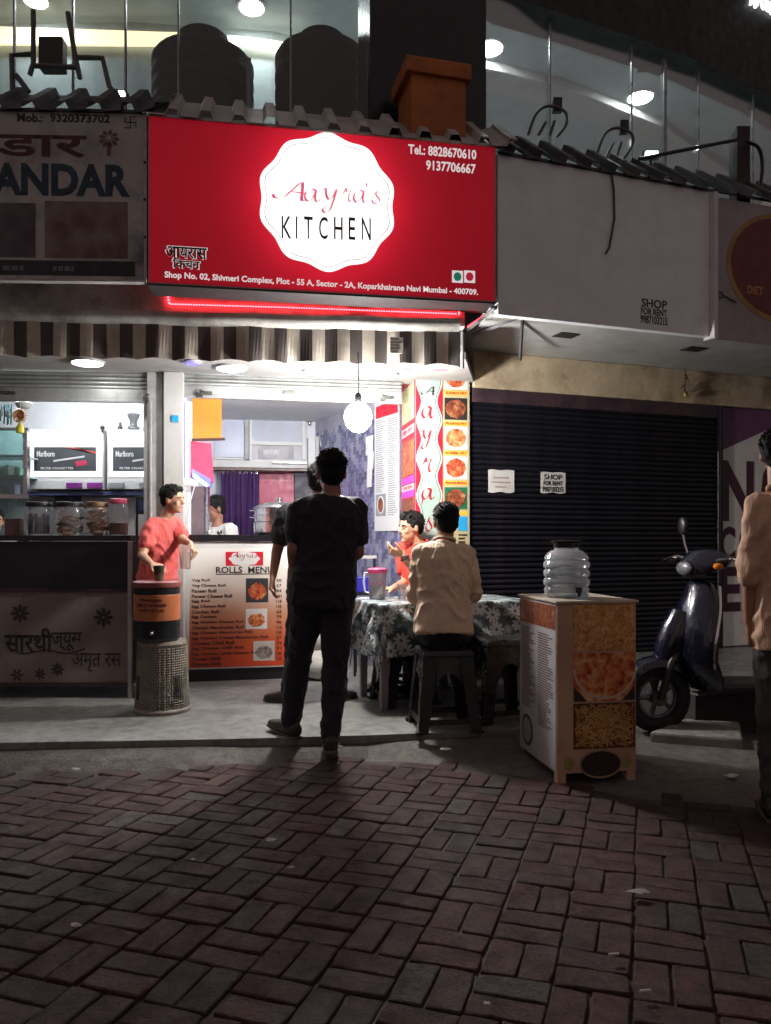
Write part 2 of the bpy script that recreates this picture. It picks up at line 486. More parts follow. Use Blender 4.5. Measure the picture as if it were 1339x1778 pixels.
for n, (nv, d, p, ori) in enumerate(bricks):
    rot = pa + (0 if ori == 0 else PI / 2) + R(random.gauss(0, .9)) + (PI if random.random() < .5 else 0)
    sag = .006 * noise.noise(Vector((p.x * 1.1, p.y * 1.1, 3)))
    loc = Vector((p.x + random.gauss(0, .0015), p.y + random.gauss(0, .0015), sag + random.gauss(0, .0016)))
    eul = (R(random.gauss(0, .7)), R(random.gauss(0, .5)), rot)
    me = random.choice(variants)
    if n < 300:
        o = new_obj('brick', me, paving); o.location = loc; o.rotation_euler = eul
    else:
        from mathutils import Euler
        Mx = Matrix.Translation(loc) @ Euler(eul).to_matrix().to_4x4()
        b = len(stuff.v)
        stuff.v += [tuple(Mx @ vv_.co) for vv_ in me.vertices]
        stuff.f += [tuple(b + q for q in pl.vertices) for pl in me.polygons]; stuff.m += [0] * len(me.polygons)
me = bpy.data.meshes.new('brick_field'); me.from_pydata(stuff.v, [], stuff.f)
# the joined far bricks keep a tone each through a per-brick attribute
t2 = brick_mat.copy(); t2.name = 'paving_brick_far'
nt = t2.node_tree
at = nt.nodes.new('ShaderNodeAttribute'); at.attribute_name = 'tone'
for nd in list(nt.nodes):
    if nd.type == 'OBJECT_INFO':
        for lk in list(nd.outputs['Random'].links):
            ts = lk.to_socket; nt.links.remove(lk); nt.links.new(at.outputs['Fac'], ts)
me.materials.append(t2)
nvb = [len(v_.vertices) for v_ in variants]
attr = me.attributes.new('tone', 'FLOAT', 'POINT')
tones = []
cnt = len(stuff.v); per = nvb[0]
rng = np.random.default_rng(3)
tones = np.repeat(rng.random(cnt // per + 1), per)[:cnt]
attr.data.foreach_set('value', tones.astype(np.float32))
o = new_obj('brick_field', me, paving); tag(o, kind='stuff')

# concrete apron rising to the shop floor, then the slab
def gp(px, py, z): return G(px, py, z)
edge = [(-700, 1352), (-200, 1343), (0, 1338), (150, 1340), (330, 1339), (420, 1328), (520, 1322), (640, 1318), (780, 1330), (900, 1347), (1000, 1366), (1110, 1388), (1230, 1397), (1339, 1404), (1600, 1440)]
kerb = [(-700, 1303), (-200, 1297), (0, 1292), (150, 1290), (330, 1287), (420, 1285), (520, 1282), (640, 1279), (780, 1274), (900, 1268), (1000, 1264), (1110, 1268), (1230, 1278), (1339, 1285), (1600, 1310)]
m = MB(); rows = []
for (a, b), (c, d) in zip(edge, kerb):
    p = G(a, b, -.012); q = G(c, d, .078)
    if a > 1000: q = G(c, d, .03)
    rows.append([p - Vector((0, .16, .012)), p, p.lerp(q, .35) + Vector((0, 0, .008)), p.lerp(q, .7) + Vector((0, 0, .006)), q, q + Vector((0, .3, -.03))])
for r0, r1 in zip(rows[:-1], rows[1:]):
    for k in range(5): m.poly([r0[k], r1[k], r1[k + 1], r0[k + 1]])
tag(new_obj('concrete_apron', m.mesh('concrete_apron', apron_mat, smooth=True)), kind='structure')
m = MB(); fr_ = [G(a, b - 3, FLR) for a, b in kerb if a <= 1000]
pts = [(p.x, p.y, FLR) for p in fr_] + [(1.5, 6.4, FLR), (1.3, 9.5, FLR), (-5, 9.5, FLR), (-5, fr_[0].y, FLR)]
m.prism([(x, y, z - .14) for x, y, z in pts], (0, 0, .14))
tag(new_obj('shop_floor', m.mesh('shop_floor', concrete, bevel=.008)), kind='structure')

# raised tiled platform of the closed shop
m = MB(); m.box(.75, 5, -1.66, 1.2, -.03, .235)
o = bpy.data.objects.new('platform', m.mesh('platform', M('platform_side', (.03, .028, .028), .8, bump=.5))); col.objects.link(o)
o.location = (FRS.o.x, FRS.o.y, 0); o.rotation_euler = (0, 0, FRS.a); tag(o, kind='structure')
tm = MB(); tm.box(-.297, .297, -.297, .297, 0, .014); tme = tm.mesh('tile', floor_tile_mat, bevel=.002)
for i in range(7):
    for j in range(3):
        c = new_obj('tile', tme, o); c.location = (1.06 + i * .6, -1.37 + j * .6, .2355)
# loose stone kerb block beside the platform
def slab(name, label, pts, z0, z1, mat, cat):
    c = sum((Vector(p) for p in pts), Vector()) / len(pts)
    t_ = Thing(name, label, cat, (c.x, c.y, z0))
    mm = MB(); mm.prism([(p[0], p[1], z0) for p in pts], (0, 0, z1 - z0))
    t_.add('block', mm, mat, bevel=.015); return t_
slab('stone_slab', 'rough pale stone slab lying on the ground behind the scooter wheel', [G(1128, 1287, .03), G(1290, 1300, .03), G(1284, 1268, .03), G(1190, 1262, .03)], .0, .085, stone_mat, 'stone')

# ================================================================ rooms behind the shop fronts
kitchen_wall = M('kitchen_wall_paint', (.62, .64, .72), .4, var=.1)
tile_mat = None
t = NT('mosaic_tile'); oi = t.node('ShaderNodeObjectInfo')
cc = t.ramp(oi.outputs['Random'], [(0, (.07, .065, .15)), (.22, (.12, .115, .25)), (.45, (.20, .195, .33)), (.62, (.10, .095, .19)), (.8, (.27, .27, .36)), (1, (.16, .14, .25))], 'CONSTANT')
vv = t.coord('Object'); nz = t.noise(vv, 25, 4)
t.col(t.mix(t.ramp(nz, [(.3, (0, 0, 0)), (.8, (.4,) * 3)]), cc, (.3, .3, .38))); t.set(Roughness=.22); tile_mat = t.mat
grout = M('grout', (.34, .33, .40), .7)

room = Thing('kitchen_room', 'small open kitchen with pale back wall and violet mosaic side wall', 'room', (-1.0, 7.2, FLR))
KL0, KL1 = Vector((-1.53, 5.98)), Vector((-2.14, 8.36)); KR0, KR1 = Vector((.136, 6.79)), Vector((-.766, 8.6))
m = MB(); d = (KL1 - KL0).normalized(); nn = Vector((-d.y, d.x))
m.prism([(KL0.x, KL0.y, FLR), (KL1.x, KL1.y, FLR), (KL1.x + nn.x * .08, KL1.y + nn.y * .08, FLR), (KL0.x + nn.x * .08, KL0.y + nn.y * .08, FLR)], (0, 0, 2.5))
room.add('side_wall', m, kitchen_wall)
m = MB(); d = (KR1 - KR0).normalized(); nr = Vector((d.y, -d.x))
m.prism([(KR0.x, KR0.y, FLR), (KR1.x, KR1.y, FLR), (KR1.x + nr.x * .08, KR1.y + nr.y * .08, FLR), (KR0.x + nr.x * .08, KR0.y + nr.y * .08, FLR)], (0, 0, 2.5))
tiled = room.add('tiled_wall', m, grout)
# mosaic: each little tile its own piece; the upper rows are narrower
tw, th = .062, .086
tmesh = MB(); tmesh.box(-tw / 2 + .004, tw / 2 - .004, -.004, .004, -th / 2 + .004, th / 2 - .004); tme = tmesh.mesh('tile', tile_mat)
L = (KR1 - KR0).length; nrm = -nr; ang = math.atan2(d.y, d.x); cnt = 0
extra = MB()
for i in range(int(L / tw)):
    for j in range(29):
        c = KR0 + d * (i + .5) * tw + nrm * .005
        z = FLR + (j + .5) * th + (.043 if i % 2 else 0)
        if z > 2.35: continue
        px = CX + F * c.x / c.y; py = HOR - F * (z - H) / c.y
        seen = (545 < px < 650 and 690 < py < 900 and not (px < 606 and py > 790)) or (600 < px < 705 and 890 < py < 1040 and px > 628)
        if seen and cnt < 300:
            q = new_obj('tile', tme, tiled); q.location = Vector((c.x, c.y, z)) - room.base; q.rotation_euler = (0, 0, ang); cnt += 1
        else:
            Mx = Matrix.Translation((c.x, c.y, z)) @ Matrix.Rotation(ang, 4, 'Z')
            extra.box(-tw / 2 + .004, tw / 2 - .004, -.004, .004, -th / 2 + .004, th / 2 - .004, M=Mx)
room.add('tile_field', extra, M('mosaic_tile_plain', (.26, .25, .42), .25, var=.5, sc=14), under=tiled, kind='stuff')
m = MB(); q = [FKB.world(u_, v_, 0) for u_, v_ in ((-.1, 0), (1.5, 0), (1.5, .1), (-.1, .1))]
m.prism([(p.x, p.y, FLR) for p in q], (0, 0, 2.5)); room.add('back_wall', m, kitchen_wall)
m = MB(); m.prism([(-1.75, 5.95, 2.5), (.2, 6.25, 2.5), (.2, 8.8, 2.5), (-2.4, 8.6, 2.5)], (0, 0, .1)); room.add('ceiling', m, wall_white)

shop = Thing('tobacco_shop_room', 'brightly lit white room behind the dark counter', 'room', (-2.8, 6.8, FLR))
m = MB(); m.box(-5.0, -1.75, 7.35, 7.45, FLR, 2.6); shop.add('back_wall', m, wall_white)
m = MB(); m.prism([(-1.83, 5.97, FLR), (-1.93, 7.35, FLR), (-1.87, 7.35, FLR), (-1.77, 5.97, FLR)], (0, 0, 2.5)); shop.add('side_wall', m, wall_white)
m = MB(); m.prism([(-5, 5.5, 2.5), (-1.8, 5.95, 2.5), (-1.9, 7.4, 2.5), (-5, 7.4, 2.5)], (0, 0, .1)); shop.add('ceiling', m, wall_white)

# soffit under the awning
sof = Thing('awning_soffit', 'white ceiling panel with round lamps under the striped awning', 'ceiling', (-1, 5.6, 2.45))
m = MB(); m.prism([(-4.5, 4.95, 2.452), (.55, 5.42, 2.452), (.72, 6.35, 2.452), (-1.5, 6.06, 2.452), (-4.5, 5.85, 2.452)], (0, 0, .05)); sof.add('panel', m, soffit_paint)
lamp_on = EM('lamp_white', (1, .98, .95), 42)
for px, py, rad, lab in ((152, 628, .105, 'round ceiling lamp above the tobacco counter'), (402, 638, .105, 'round ceiling lamp above the menu counter'), (540, 644, .048, 'small round ceiling lamp left of the hanging bulb'), (665, 650, .105, 'round ceiling lamp right of the hanging bulb')):
    Y = 1.247 * F / (HOR - py); p = P(px, py, Y)
    th_ = Thing('ceiling_lamp', lab, 'lamp', (p.x, p.y, 2.452), group='ceiling lamps under the awning')
    m = MB(); m.lathe([(rad + .012, 0), (rad + .012, -.012), (rad, -.016), (rad, 0)], (p.x, p.y, 2.45), 28); th_.add('rim', m, white_paint, True)
    m = MB(); m.lathe([(rad - .002, -.004), (rad - .01, -.02), (.01, -.024)], (p.x, p.y, 2.45), 28); th_.add('diffuser', m, lamp_on, True)
p = P(335, 628, 1.247 * F / 312)  # glowing disc stands in for a patch of blue light on the soffit
th_ = Thing('blue_glow_patch', 'small glowing disc imitating a patch of blue light on the soffit above the left pillar', 'lamp', (p.x, p.y, 2.452))
m = MB(); m.lathe([(.05, 0), (.045, -.02), (.01, -.026)], (p.x, p.y, 2.449), 20); th_.add('diffuser', m, EM('patch_blue_glow', (.12, .1, 1), 3), True)
m = MB(); m.lathe([(.062, 0), (.062, -.01), (.05, -.012), (.05, 0)], (p.x, p.y, 2.449), 20); th_.add('rim', m, white_paint, True)

# pillars
pil = Thing('shop_pillar', 'plain white pillar between the two lit shops', 'pillar', (FS.to(300, 1000, -.06)[0], 0, FLR), FS)
u0, _ = FS.to(284, 900, -.06); u1, _ = FS.to(319, 900, -.06)
m = MB(); m.box(u0, u1, -.06, .25, FLR, 2.45); shaft = pil.add('shaft', m, white_paint, bevel=.006)
u, w = FS.to(303, 726, -.062); m = MB(); m.box(u - .02, u + .03, -.068, -.0605, w - .03, w + .02); pil.add('sticker', m, blue_print)
jam = Thing('shutter_jamb', 'grey steel guide rail beside the white pillar', 'rail', (FLS.to(270, 1000, 0)[0], 0, FLR), FLS)
u0, _ = FLS.to(257, 900, 0); u1, _ = FLS.to(283, 900, -.03)
m = MB(); m.box(u0, u1 - .004, -.03, .05, FLR, 2.45); m.box(u0 + .02, u0 + .035, -.045, -.03, FLR, 2.23); jam.add('channel', m, grey_paint, bevel=.003)

# rolled-up shutters
def lock_at(th, u, w, v, lab=None):
    m = MB(); m.box(u - .03, u + .06, v - .012, v, w - .012, w + .012); m.tube([(u - .025, v - .02, w - .02), (u - .045, v - .02, w), (u - .03, v - .02, w + .022), (u - .005, v - .02, w + .01)], .006, 6)
    m.box(u - .05, u - .01, v - .03, v - .012, w - .035, w - .005)
    th.add('lock', m, M('lock_metal', (.12, .12, .11), .35, .8), smooth=False, bevel=.002)
def rolled(name, label, fr, ua, ub, rail0, rail1, top, locks, n):
    th = Thing(name, label, 'shutter', ((ua + ub) / 2, 0, rail0), fr, group='rolled-up shutters')
    m = MB(); m.box(ua, ub, -.012, .012, rail0, rail1); m.box(ua, ub, -.03, -.012, rail0, rail0 + .018); th.add('bottom_rail', m, shutter_paint, bevel=.003)
    hh = (top - rail1) / n
    prof = [(.0, 0), (-.012, .1), (-.02, .35), (-.02, .65), (-.012, .9), (0, 1)]
    sm = MB()
    for (a, b), (c, d) in zip(prof[:-1], prof[1:]):
        sm.poly([(ua, a, b * hh), (ub, a, b * hh), (ub, c, d * hh), (ua, c, d * hh)])
    for a_, b_ in ((ua, 0), (ub, 1)): sm.poly([(a_, a, b * hh) for a, b in prof])
    sm.poly([(ua, 0, 0), (ua, 0, hh), (ub, 0, hh), (ub, 0, 0)])
    sme = sm.mesh('slat', shutter_paint, True, off=(th.base.x, th.base.y, 0))
    for k in range(n):
        o = new_obj('slat', sme, th.o); o.location = (0, .012, rail1 + k * hh - th.base.z)
    for u, w in locks: lock_at(th, u, w, -.014)
    return th
uL = FS.to(320, 690)[0]; uR = FS.to(697, 690)[0]
lk = [FS.to(355, 683), FS.to(670, 690)]
th = rolled('rolling_shutter', 'rolled-up white shutter over the kitchen opening', FS, uL, uR, 2.27, 2.365, 2.45, lk, 3)
u, w = FS.to(503, 681, -.02); m = MB(); m.box(u - .05, u + .05, -.026, -.013, w - .014, w + .014); th.add('handle', m, M('handle_metal', (.3, .3, .28), .3, .8), bevel=.004)
lk = [FLS.to(262, 690)]
th = rolled('rolling_shutter', 'rolled-up white shutter over the tobacco counter', FLS, -3.4, FLS.to(258, 690)[0], 2.225, 2.325, 2.45, lk, 4)
u, w = FLS.to(12, 682, -.02); m = MB(); m.box(u - .06, u + .06, -.026, -.013, w - .012, w + .012); th.add('handle', m, M('handle_metal', (.15, .15, .14), .3, .8), bevel=.004)

# ================================================================ closed shop on the right
cs = Thing('closed_shop_wall', 'stained cream beam and white soffit above the dark shutter', 'wall', (1.5, 0, 2.41), FRS)
m = MB(); m.box(.02, 4.5, -.05, .2, 2.41, 2.70); cs.add('beam', m, cream_plaster, bevel=.01)
m = MB()
sp = [FRS.uv(*FR.world(-.02, .06, 0)[:2]), FRS.uv(*FR.world(3.6, .06, 0)[:2])]
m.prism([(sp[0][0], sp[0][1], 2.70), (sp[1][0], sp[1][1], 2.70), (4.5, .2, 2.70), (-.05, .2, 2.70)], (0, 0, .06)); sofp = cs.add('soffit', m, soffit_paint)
for px, py in ((983, 582), (1205, 606)):
    Y = 1.497 * F / (HOR - py); p = P(px, py, Y); u, v_ = FRS.uv(p.x, p.y)
    m = MB(); m.box(u - .08, u + .08, v_ - .06, v_ + .06, 2.692, 2.698); cs.add('hole_shade_plate', m, black_print, under=sofp)  # flat black plate painted as the shade inside the hole
m = MB(); m.box(-.06, 5, .2, .3, 0, 3.4); cs.add('rear_wall', m, M('rear_wall_paint', (.2, .19, .18), .8))
uE = FRS.to(1244, 900, 0)[0]
sh = Thing('closed_shutter', 'closed dark navy roller shutter of the empty shop', 'shutter', (uE / 2, 0, .25), FRS)
hh = .0432; n = int((2.41 - .25) / hh); sm = MB()
prof = [(0, 0), (-.004, .06), (-.014, .3), (-.016, .55), (-.012, .82), (-.002, .97), (0, 1)]
for (a, b), (c, d) in zip(prof[:-1], prof[1:]): sm.poly([(.02, a, b * hh), (uE, a, b * hh), (uE, c, d * hh), (.02, c, d * hh)])
sm.poly([(.02, .004, 0), (.02, .004, hh), (uE, .004, hh), (uE, .004, 0)])
sme = sm.mesh('slat', dark_shutter, True, off=(sh.base.x, 0, 0), angle=50)
for k in range(n):
    o = new_obj('slat', sme, sh.o); o.location = (0, random.uniform(-.001, .001), k * hh)
m = MB(); m.box(.02, uE, -.03, .01, 2.30, 2.409); sh.add('roll_cover', m, M('shutter_cover', (.05, .03, .04), .5, .1, dirt=((.1, .05, .05), 3)), bevel=.004)
m = MB(); m.box(uE, uE + .03, -.05, .02, .25, 2.405); sh.add('guide_rail', m, black_metal, bevel=.003)
# papers stuck on it
def notice(fr, x0, y0, x1, y1, v, label, lines, name='rent_notice'):
    th = Thing(name, label, 'notice', (fr.to(x0, y1, v)[0], v, fr.to(x0, y1, v)[1]), fr)
    a = th.px(x0, y0, x1, y1, v); m = MB()
    n_ = 6; rs = []
    for i in range(n_ + 1):
        u = a[0] + (a[2] - a[0]) * i / n_; k = .006 * math.sin(i * 1.7)
        rs.append((u, k))
    for (ua, ka), (ub, kb) in zip(rs[:-1], rs[1:]):
        m.hexa([(ua, v + .001, a[1] - ka), (ub, v + .001, a[1] - kb), (ub, v - .001, a[1] - kb), (ua, v - .001, a[1] - ka), (ua, v + .001, a[3] + ka * .5), (ub, v + .001, a[3] + kb * .5), (ub, v - .001, a[3] + kb * .5), (ua, v - .001, a[3] + ka * .5)])
    th.add('sheet', m, paper)
    for s_, (lx0, ly0, lx1, ly1), mt in lines: th.text(s_, th.px(lx0, ly0, lx1, ly1, v - .002), v - .0022, mt, bold=.012)
    return th
notice(FRS, 939, 820, 982, 856, -.02, 'white for-rent notice stuck on the dark shutter', [('SHOP', (945, 824, 976, 833), black_print), ('FOR RENT', (944, 835, 977, 843), black_print), ('9987103215', (942, 845, 978, 854), black_print)])
th = notice(FRS, 848, 816, 893, 855, -.02, 'faded blank grey paper on the dark shutter near the poster column', [], 'faded_notice')
m = MB()
for k, (a0, a1) in enumerate(((856, 884), (854, 887), (860, 880))):
    bx = th.px(a0, 828 + k * 8, a1, 831 + k * 8, -.0225); m.box(bx[0], bx[2], -.0225, -.0215, bx[1], bx[3])
th.add('faded_print', m, M('faded_print', (.45, .36, .33), .8))
# half-hidden advertising panel
pan = Thing('advert_panel', 'tall white and purple panel with big maroon capitals behind the scooter', 'sign', (uE + .3, -.02, .25), FRS)
m = MB(); m.box(uE + .035, uE + 1.4, -.02, .02, .25, 2.40); pan.add('panel', m, M('panel_purple', (.16, .05, .15), .5, var=.2))
a = pan.px(1247, 800, 1290, 1100, -.024); A = FRS.to(1247, 785, -.024); B = FRS.to(1339, 742, -.024); Cc = FRS.to(1339, 1128, -.024); D = FRS.to(1247, 1114, -.024)
m = MB(); m.prism([(A[0], -.0225, A[1]), (B[0] + .4, -.0225, B[1] + .15), (B[0] + .4, -.0225, .262), (D[0], -.0225, .262)], (0, -.002, 0)); pan.add('white_field', m, M('panel_white', (.80, .80, .78), .6, dirt=((.55, .54, .52), 3)))
mar = M('maroon_print', (.06, .015, .035), .5)
for s_, bx in (('N', (1253, 800, 1309, 905)), ('O', (1322, 795, 1375, 910)), ('C', (1250, 914, 1277, 976)), ('O', (1283, 914, 1312, 978)), ('E', (1250, 984, 1286, 1062)), ('E', (1294, 986, 1332, 1066))):
    pan.text(s_, pan.px(*bx, -.026), -.026, mar, bold=.035)
# chilli and lemon charm
p = FRS.world(*FRS.to(1190, 640, -.1)[:1], -.1, 0)
u, w = FRS.to(1190, 690, -.1)
ch = Thing('lucky_charm', 'string of dried chillies and lemon hanging from the cream beam', 'charm', (u, -.1, w), FRS)
m = MB(); m.tube([(u, -.1, w), (u, -.1, FRS.to(1190, 628, -.1)[1])], .003, 6); ch.add('string', m, black_print)
for k in range(6):
    zz = w + .05 + k * .03; aa = k * 1.3
    m = MB(); m.tube([(u, -.1, zz), (u + .02 * math.cos(aa), -.1 + .02 * math.sin(aa), zz - .012), (u + .035 * math.cos(aa), -.1 + .035 * math.sin(aa), zz - .04)], [.007, .006, .001], 6); ch.add('chilli', m, M('chilli', (.10, .01, .02), .4))
m = MB(); m.ell((u, -.1, w + .02), (.02, .02, .024)); ch.add('lemon', m, M('lemon', (.35, .28, .08), .5), True)

# ================================================================ upper floor behind glass
GPATH = [Vector(p) for p in ((-5.5, 5.3), (-3.2, 5.35), (-2.0, 5.38), (-.8, 5.45), (0, 5.55), (.7, 5.8), (1.0, 6.07), (1.49, 6.27), (2.02, 6.51), (2.59, 6.78), (3.54, 7.34), (4.6, 8.1), (7.0, 10.1))]
def on_path(px, off=0.0):
    k = (px - CX) / F
    for a, b in zip(GPATH[:-1], GPATH[1:]):
        fa, fb = a.x - k * a.y, b.x - k * b.y
        if fa <= 0 <= fb:
            t_ = fa / (fa - fb); p = a.lerp(b, t_); d_ = (b - a).normalized(); return p + Vector((-d_.y, d_.x)) * off
up = Thing('upper_room', 'pale upstairs room with spot lamps behind the curved glass', 'room', (0, 8, 3.6))
upper_wall = M('upper_wall', (.38, .44, .46), .7, var=.15, dirt=((.26, .31, .33), 1.2))
upper_ceiling = M('upper_ceiling', (.42, .49, .51), .7, var=.12)
m = MB(); m.prism([(-6, 5.2, 3.55), (.7, 5.7, 3.55), (3.5, 7.2, 3.55), (6, 8.6, 3.55), (6, 13.5, 3.55), (-6, 13.5, 3.55)], (0, 0, .1)); up.add('floor', m, M('upper_floor', (.55, .56, .56), .5))
m = MB(); m.prism([(-6, 5.35, 6.6), (.7, 5.8, 6.6), (3.5, 7.3, 6.6), (6, 8.7, 6.6), (6, 13.5, 6.6), (-6, 13.5, 6.6)], (0, 0, .1)); up.add('ceiling', m, upper_ceiling)
bw = [(-6, 8.25), (-2.6, 8.2), (-1.2, 8.35), (0, 8.8), (.35, 9.0)]
for (a, b) in zip(bw[:-1], bw[1:]):
    m = MB(); m.prism([(a[0], a[1], 3.65), (b[0], b[1], 3.65), (b[0], b[1] + .15, 3.65), (a[0], a[1] + .15, 3.65)], (0, 0, 2.95)); up.add('back_wall', m, upper_wall)
m = MB(); m.box(.35, 6, 12.6, 12.75, 3.65, 6.6); up.add('far_wall', m, upper_wall)
m = MB(); m.box(.3, .45, 9.0, 12.6, 3.65, 6.6); up.add('cross_wall', m, upper_wall)
# lit cove along the back wall
cv = Thing('cove_light', 'long warm glowing light cove along the upstairs wall', 'lamp', (-2, 8.1, 6.3))
cove_mat = EM('cove_glow', (1, .80, .50), 1.5); cove_hot = EM('cove_glow_bright', (1, .90, .72), 4.0)
def cove(pxs, ys0, ys1, mat):
    for (x0, a0, b0), (x1, a1, b1) in zip(list(zip(pxs, ys0, ys1))[:-1], list(zip(pxs, ys0, ys1))[1:]):
        k0 = 8.12 if x0 < 320 else 8.12 + (x0 - 320) * .0010; k1 = 8.12 if x1 < 320 else 8.12 + (x1 - 320) * .0010
        m = MB(); p = [P(x0, b0, k0), P(x1, b1, k1), P(x1, a1, k1), P(x0, a0, k0)]
        m.prism(p, (0, .03, 0)); cv.add('glow_panel', m, mat)
cove([-120, 0, 130, 275, 318], [44, 46, 50, 55, 56], [72, 76, 77, 78, 79], cove_mat)
cove([396, 460, 525], [61, 68, 78], [74, 86, 97], cove_hot)
cove([615, 640], [88, 92], [106, 113], cove_mat)
# ceiling downlights
spot_on = EM('spot_white', (.95, 1, .98), 420)
spot_soft = EM('spot_soft_white', (.95, 1, .98), 90)
def downlight(px, py, rad, lab, square=False):
    Y = 5.38 * F / (HOR - py); p = P(px, py, Y)
    t_ = Thing('downlight', lab, 'lamp', (p.x, p.y, 6.58), group='upstairs ceiling lamps')
    if square:
        m = MB(); m.box(p.x - rad, p.x + rad, p.y - rad, p.y + rad, 6.575, 6.598); t_.add('diffuser', m, EM('panel_lamp', (.9, .95, 1), 1.2))
        m = MB(); m.box(p.x - rad - .03, p.x + rad + .03, p.y - rad - .03, p.y + rad + .03, 6.585, 6.5995); t_.add('rim', m, dark_frame)
    else:
        m = MB(); m.lathe([(rad, 0), (rad, -.02), (.01, -.035)], (p.x, p.y, 6.597), 20); t_.add('diffuser', m, spot_on if px > 600 else spot_soft, True)
        m = MB(); m.lathe([(rad + .03, 0), (rad + .03, -.015), (rad, -.018), (rad, 0)], (p.x, p.y, 6.598), 20); t_.add('rim', m, white_paint, True)
downlight(437, 14, .12, 'bright upstairs ceiling lamp above the black water tank')
downlight(62, 2, .11, 'upstairs ceiling lamp at the top left above the grey floodlight')
downlight(850, 85, .14, 'bright upstairs ceiling lamp beside the dark pier')
downlight(1112, 170, .14, 'bright upstairs ceiling lamp farthest to the right')
downlight(985, 55, .10, 'dim square upstairs lamp panel', True)
dr = Thing('ceiling_step', 'lowered ceiling edge running across the upstairs room', 'ceiling', (3, 10, 6.5))
for a, b in (((.6, 8.62), (2.1, 9.2)), ((2.1, 9.2), (3.6, 10.1)), ((3.6, 10.1), (5.6, 11.9))):
    m = MB(); m.prism([(a[0], a[1], 6.5), (b[0], b[1], 6.5), (b[0] + .1, b[1] + .5, 6.5), (a[0] + .1, a[1] + .5, 6.5)], (0, 0, .098)); dr.add('step', m, white_paint)
vt = Thing('ceiling_vent_box', 'small black box hung from the upstairs ceiling on the right', 'box', P(1123, 110, 7.6))  # this dark square box is a ceiling vent
m = MB(); a, b = P(1115, 110, 7.6), P(1131, 74, 7.6); m.box(a.x, b.x, 7.6, 7.75, a.z, b.z); m.tube([((a.x + b.x) / 2, 7.68, b.z), ((a.x + b.x) / 2, 7.68, 6.6)], .012, 6); vt.add('case', m, black_plastic, bevel=.01)
# lit lamps low on the roof edge
def small_lamp(px, py, Y, lab, w_=.05):
    p = P(px, py, Y); t_ = Thing('roof_lamp', lab, 'lamp', (p.x, p.y, p.z), group='small lit lamps on the roof')
    m = MB(); m.box(p.x - w_, p.x + w_, p.y - .02, p.y, p.z - .018, p.z + .018); t_.add('lens', m, EM('roof_lamp_on', (.95, 1, 1), 9), bevel=.006)
    m = MB(); m.box(p.x - w_ - .012, p.x + w_ + .012, p.y, p.y + .05, p.z - .03, p.z + .03); m.tube([(p.x, p.y + .03, p.z), (p.x + .05, p.y + .1, p.z - .16)], .012, 6); t_.add('housing', m, black_plastic, bevel=.004)
small_lamp(203, 165, 5.2, 'small glaring lamp on the roof edge below the floodlight', .055)
small_lamp(1131, 268, 6.25, 'small glaring lamp by the cable on the right roof edge')

# water tanks
tank_mat = M('tank_plastic', (.004, .0045, .006), .8, var=.4, sc=3)
def tank(px0, px1, py0, py1, Y, neck, lab):
    a, b = P(px0, py1, Y), P(px1, py0, Y); c = (a.x + b.x) / 2; r = (b.x - a.x) / 2; z0, z1 = a.z - .25, b.z
    t_ = Thing('water_tank', lab, 'water tank', (c, Y, 3.65), group='black roof water tanks')
    h_ = z1 - z0
    prof = [(r * .96, 0), (r, .03)]
    for k in range(5):
        zz = h_ * (.1 + k * .17); prof += [(r, zz), (r * .975, zz + .02), (r * .975, zz + .05), (r, zz + .07)]
    prof += [(r, h_ * .95), (r * .95, h_ * .99), (r * .7, h_ * 1.01), (r * .5, h_ * 1.015)]
    m = MB(); m.lathe(prof, (c, Y, z0), 32); t_.add('body', m, tank_mat, True)
    m = MB(); m.box(c - r, c + r, Y - r, Y + r, 3.65, z0); t_.add('stand', m, grey_paint)
    m = MB(); zt = z0 + h_ * 1.01; m.lathe([(r * .5, 0), (r * .5, neck), (r * .46, neck + .015), (.02, neck + .03)], (c, Y, zt), 24); t_.add('lid', m, tank_mat, True)
    m = MB(); m.tube([(c + r * .85, Y - r * .6, z0 + h_ * .8), (c + r * 1.02, Y - r * .66, z0 + h_ * .8), (c + r * 1.03, Y - r * .66, z0)], .02, 8); t_.add('pipe', m, grey_paint, True)
tank(266, 440, 108, 200, 6.25, .17, 'squat black water tank behind glass above the red sign')
tank(478, 640, 100, 215, 6.3, .13, 'black water tank touching the dark pier above the red sign')

# glass panes and joints of the curtain wall
gl = Thing('curtain_wall', 'tall frameless glass panes curving along the upstairs front', 'glass wall', (0, 5.5, 3.7))
pane_mat = clear('window_glass', (.93, .96, .96), .012, .02)
joint_mat = M('joint_silicone', (.30, .32, .33), .3, .4)
def pane(x0, x1, z1=6.55):
    a, b = on_path(x0), on_path(x1); d_ = (b - a).normalized(); nn_ = Vector((-d_.y, d_.x)) * .01; a = a + d_ * .006; b = b - d_ * .006
    m = MB(); m.prism([(a.x, a.y, 3.7), (b.x, b.y, 3.7), (b.x + nn_.x, b.y + nn_.y, 3.7), (a.x + nn_.x, a.y + nn_.y, 3.7)], (0, 0, z1 - 3.7)); gl.add('pane', m, pane_mat)
def joint(x, z1=6.55, r=.006):
    a = on_path(x); m = MB(); m.box(a.x - r, a.x + r, a.y - .008, a.y + .014, 3.7, z1); gl.add('joint', m, joint_mat)
L1 = [-160, 25, 127, 218, 310, 505, 641]
for a, b in zip(L1[:-1], L1[1:]): pane(a, b)
for x in L1[1:-1]: joint(x)
L2 = [836, 955, 1097, 1155, 1213, 1307, 1400, 1520]
for a, b in zip(L2[:-1], L2[1:]): pane(a, b, 5.36)
for x in L2[1:]: joint(x, 5.36, .012 if x == 1155 else .006)
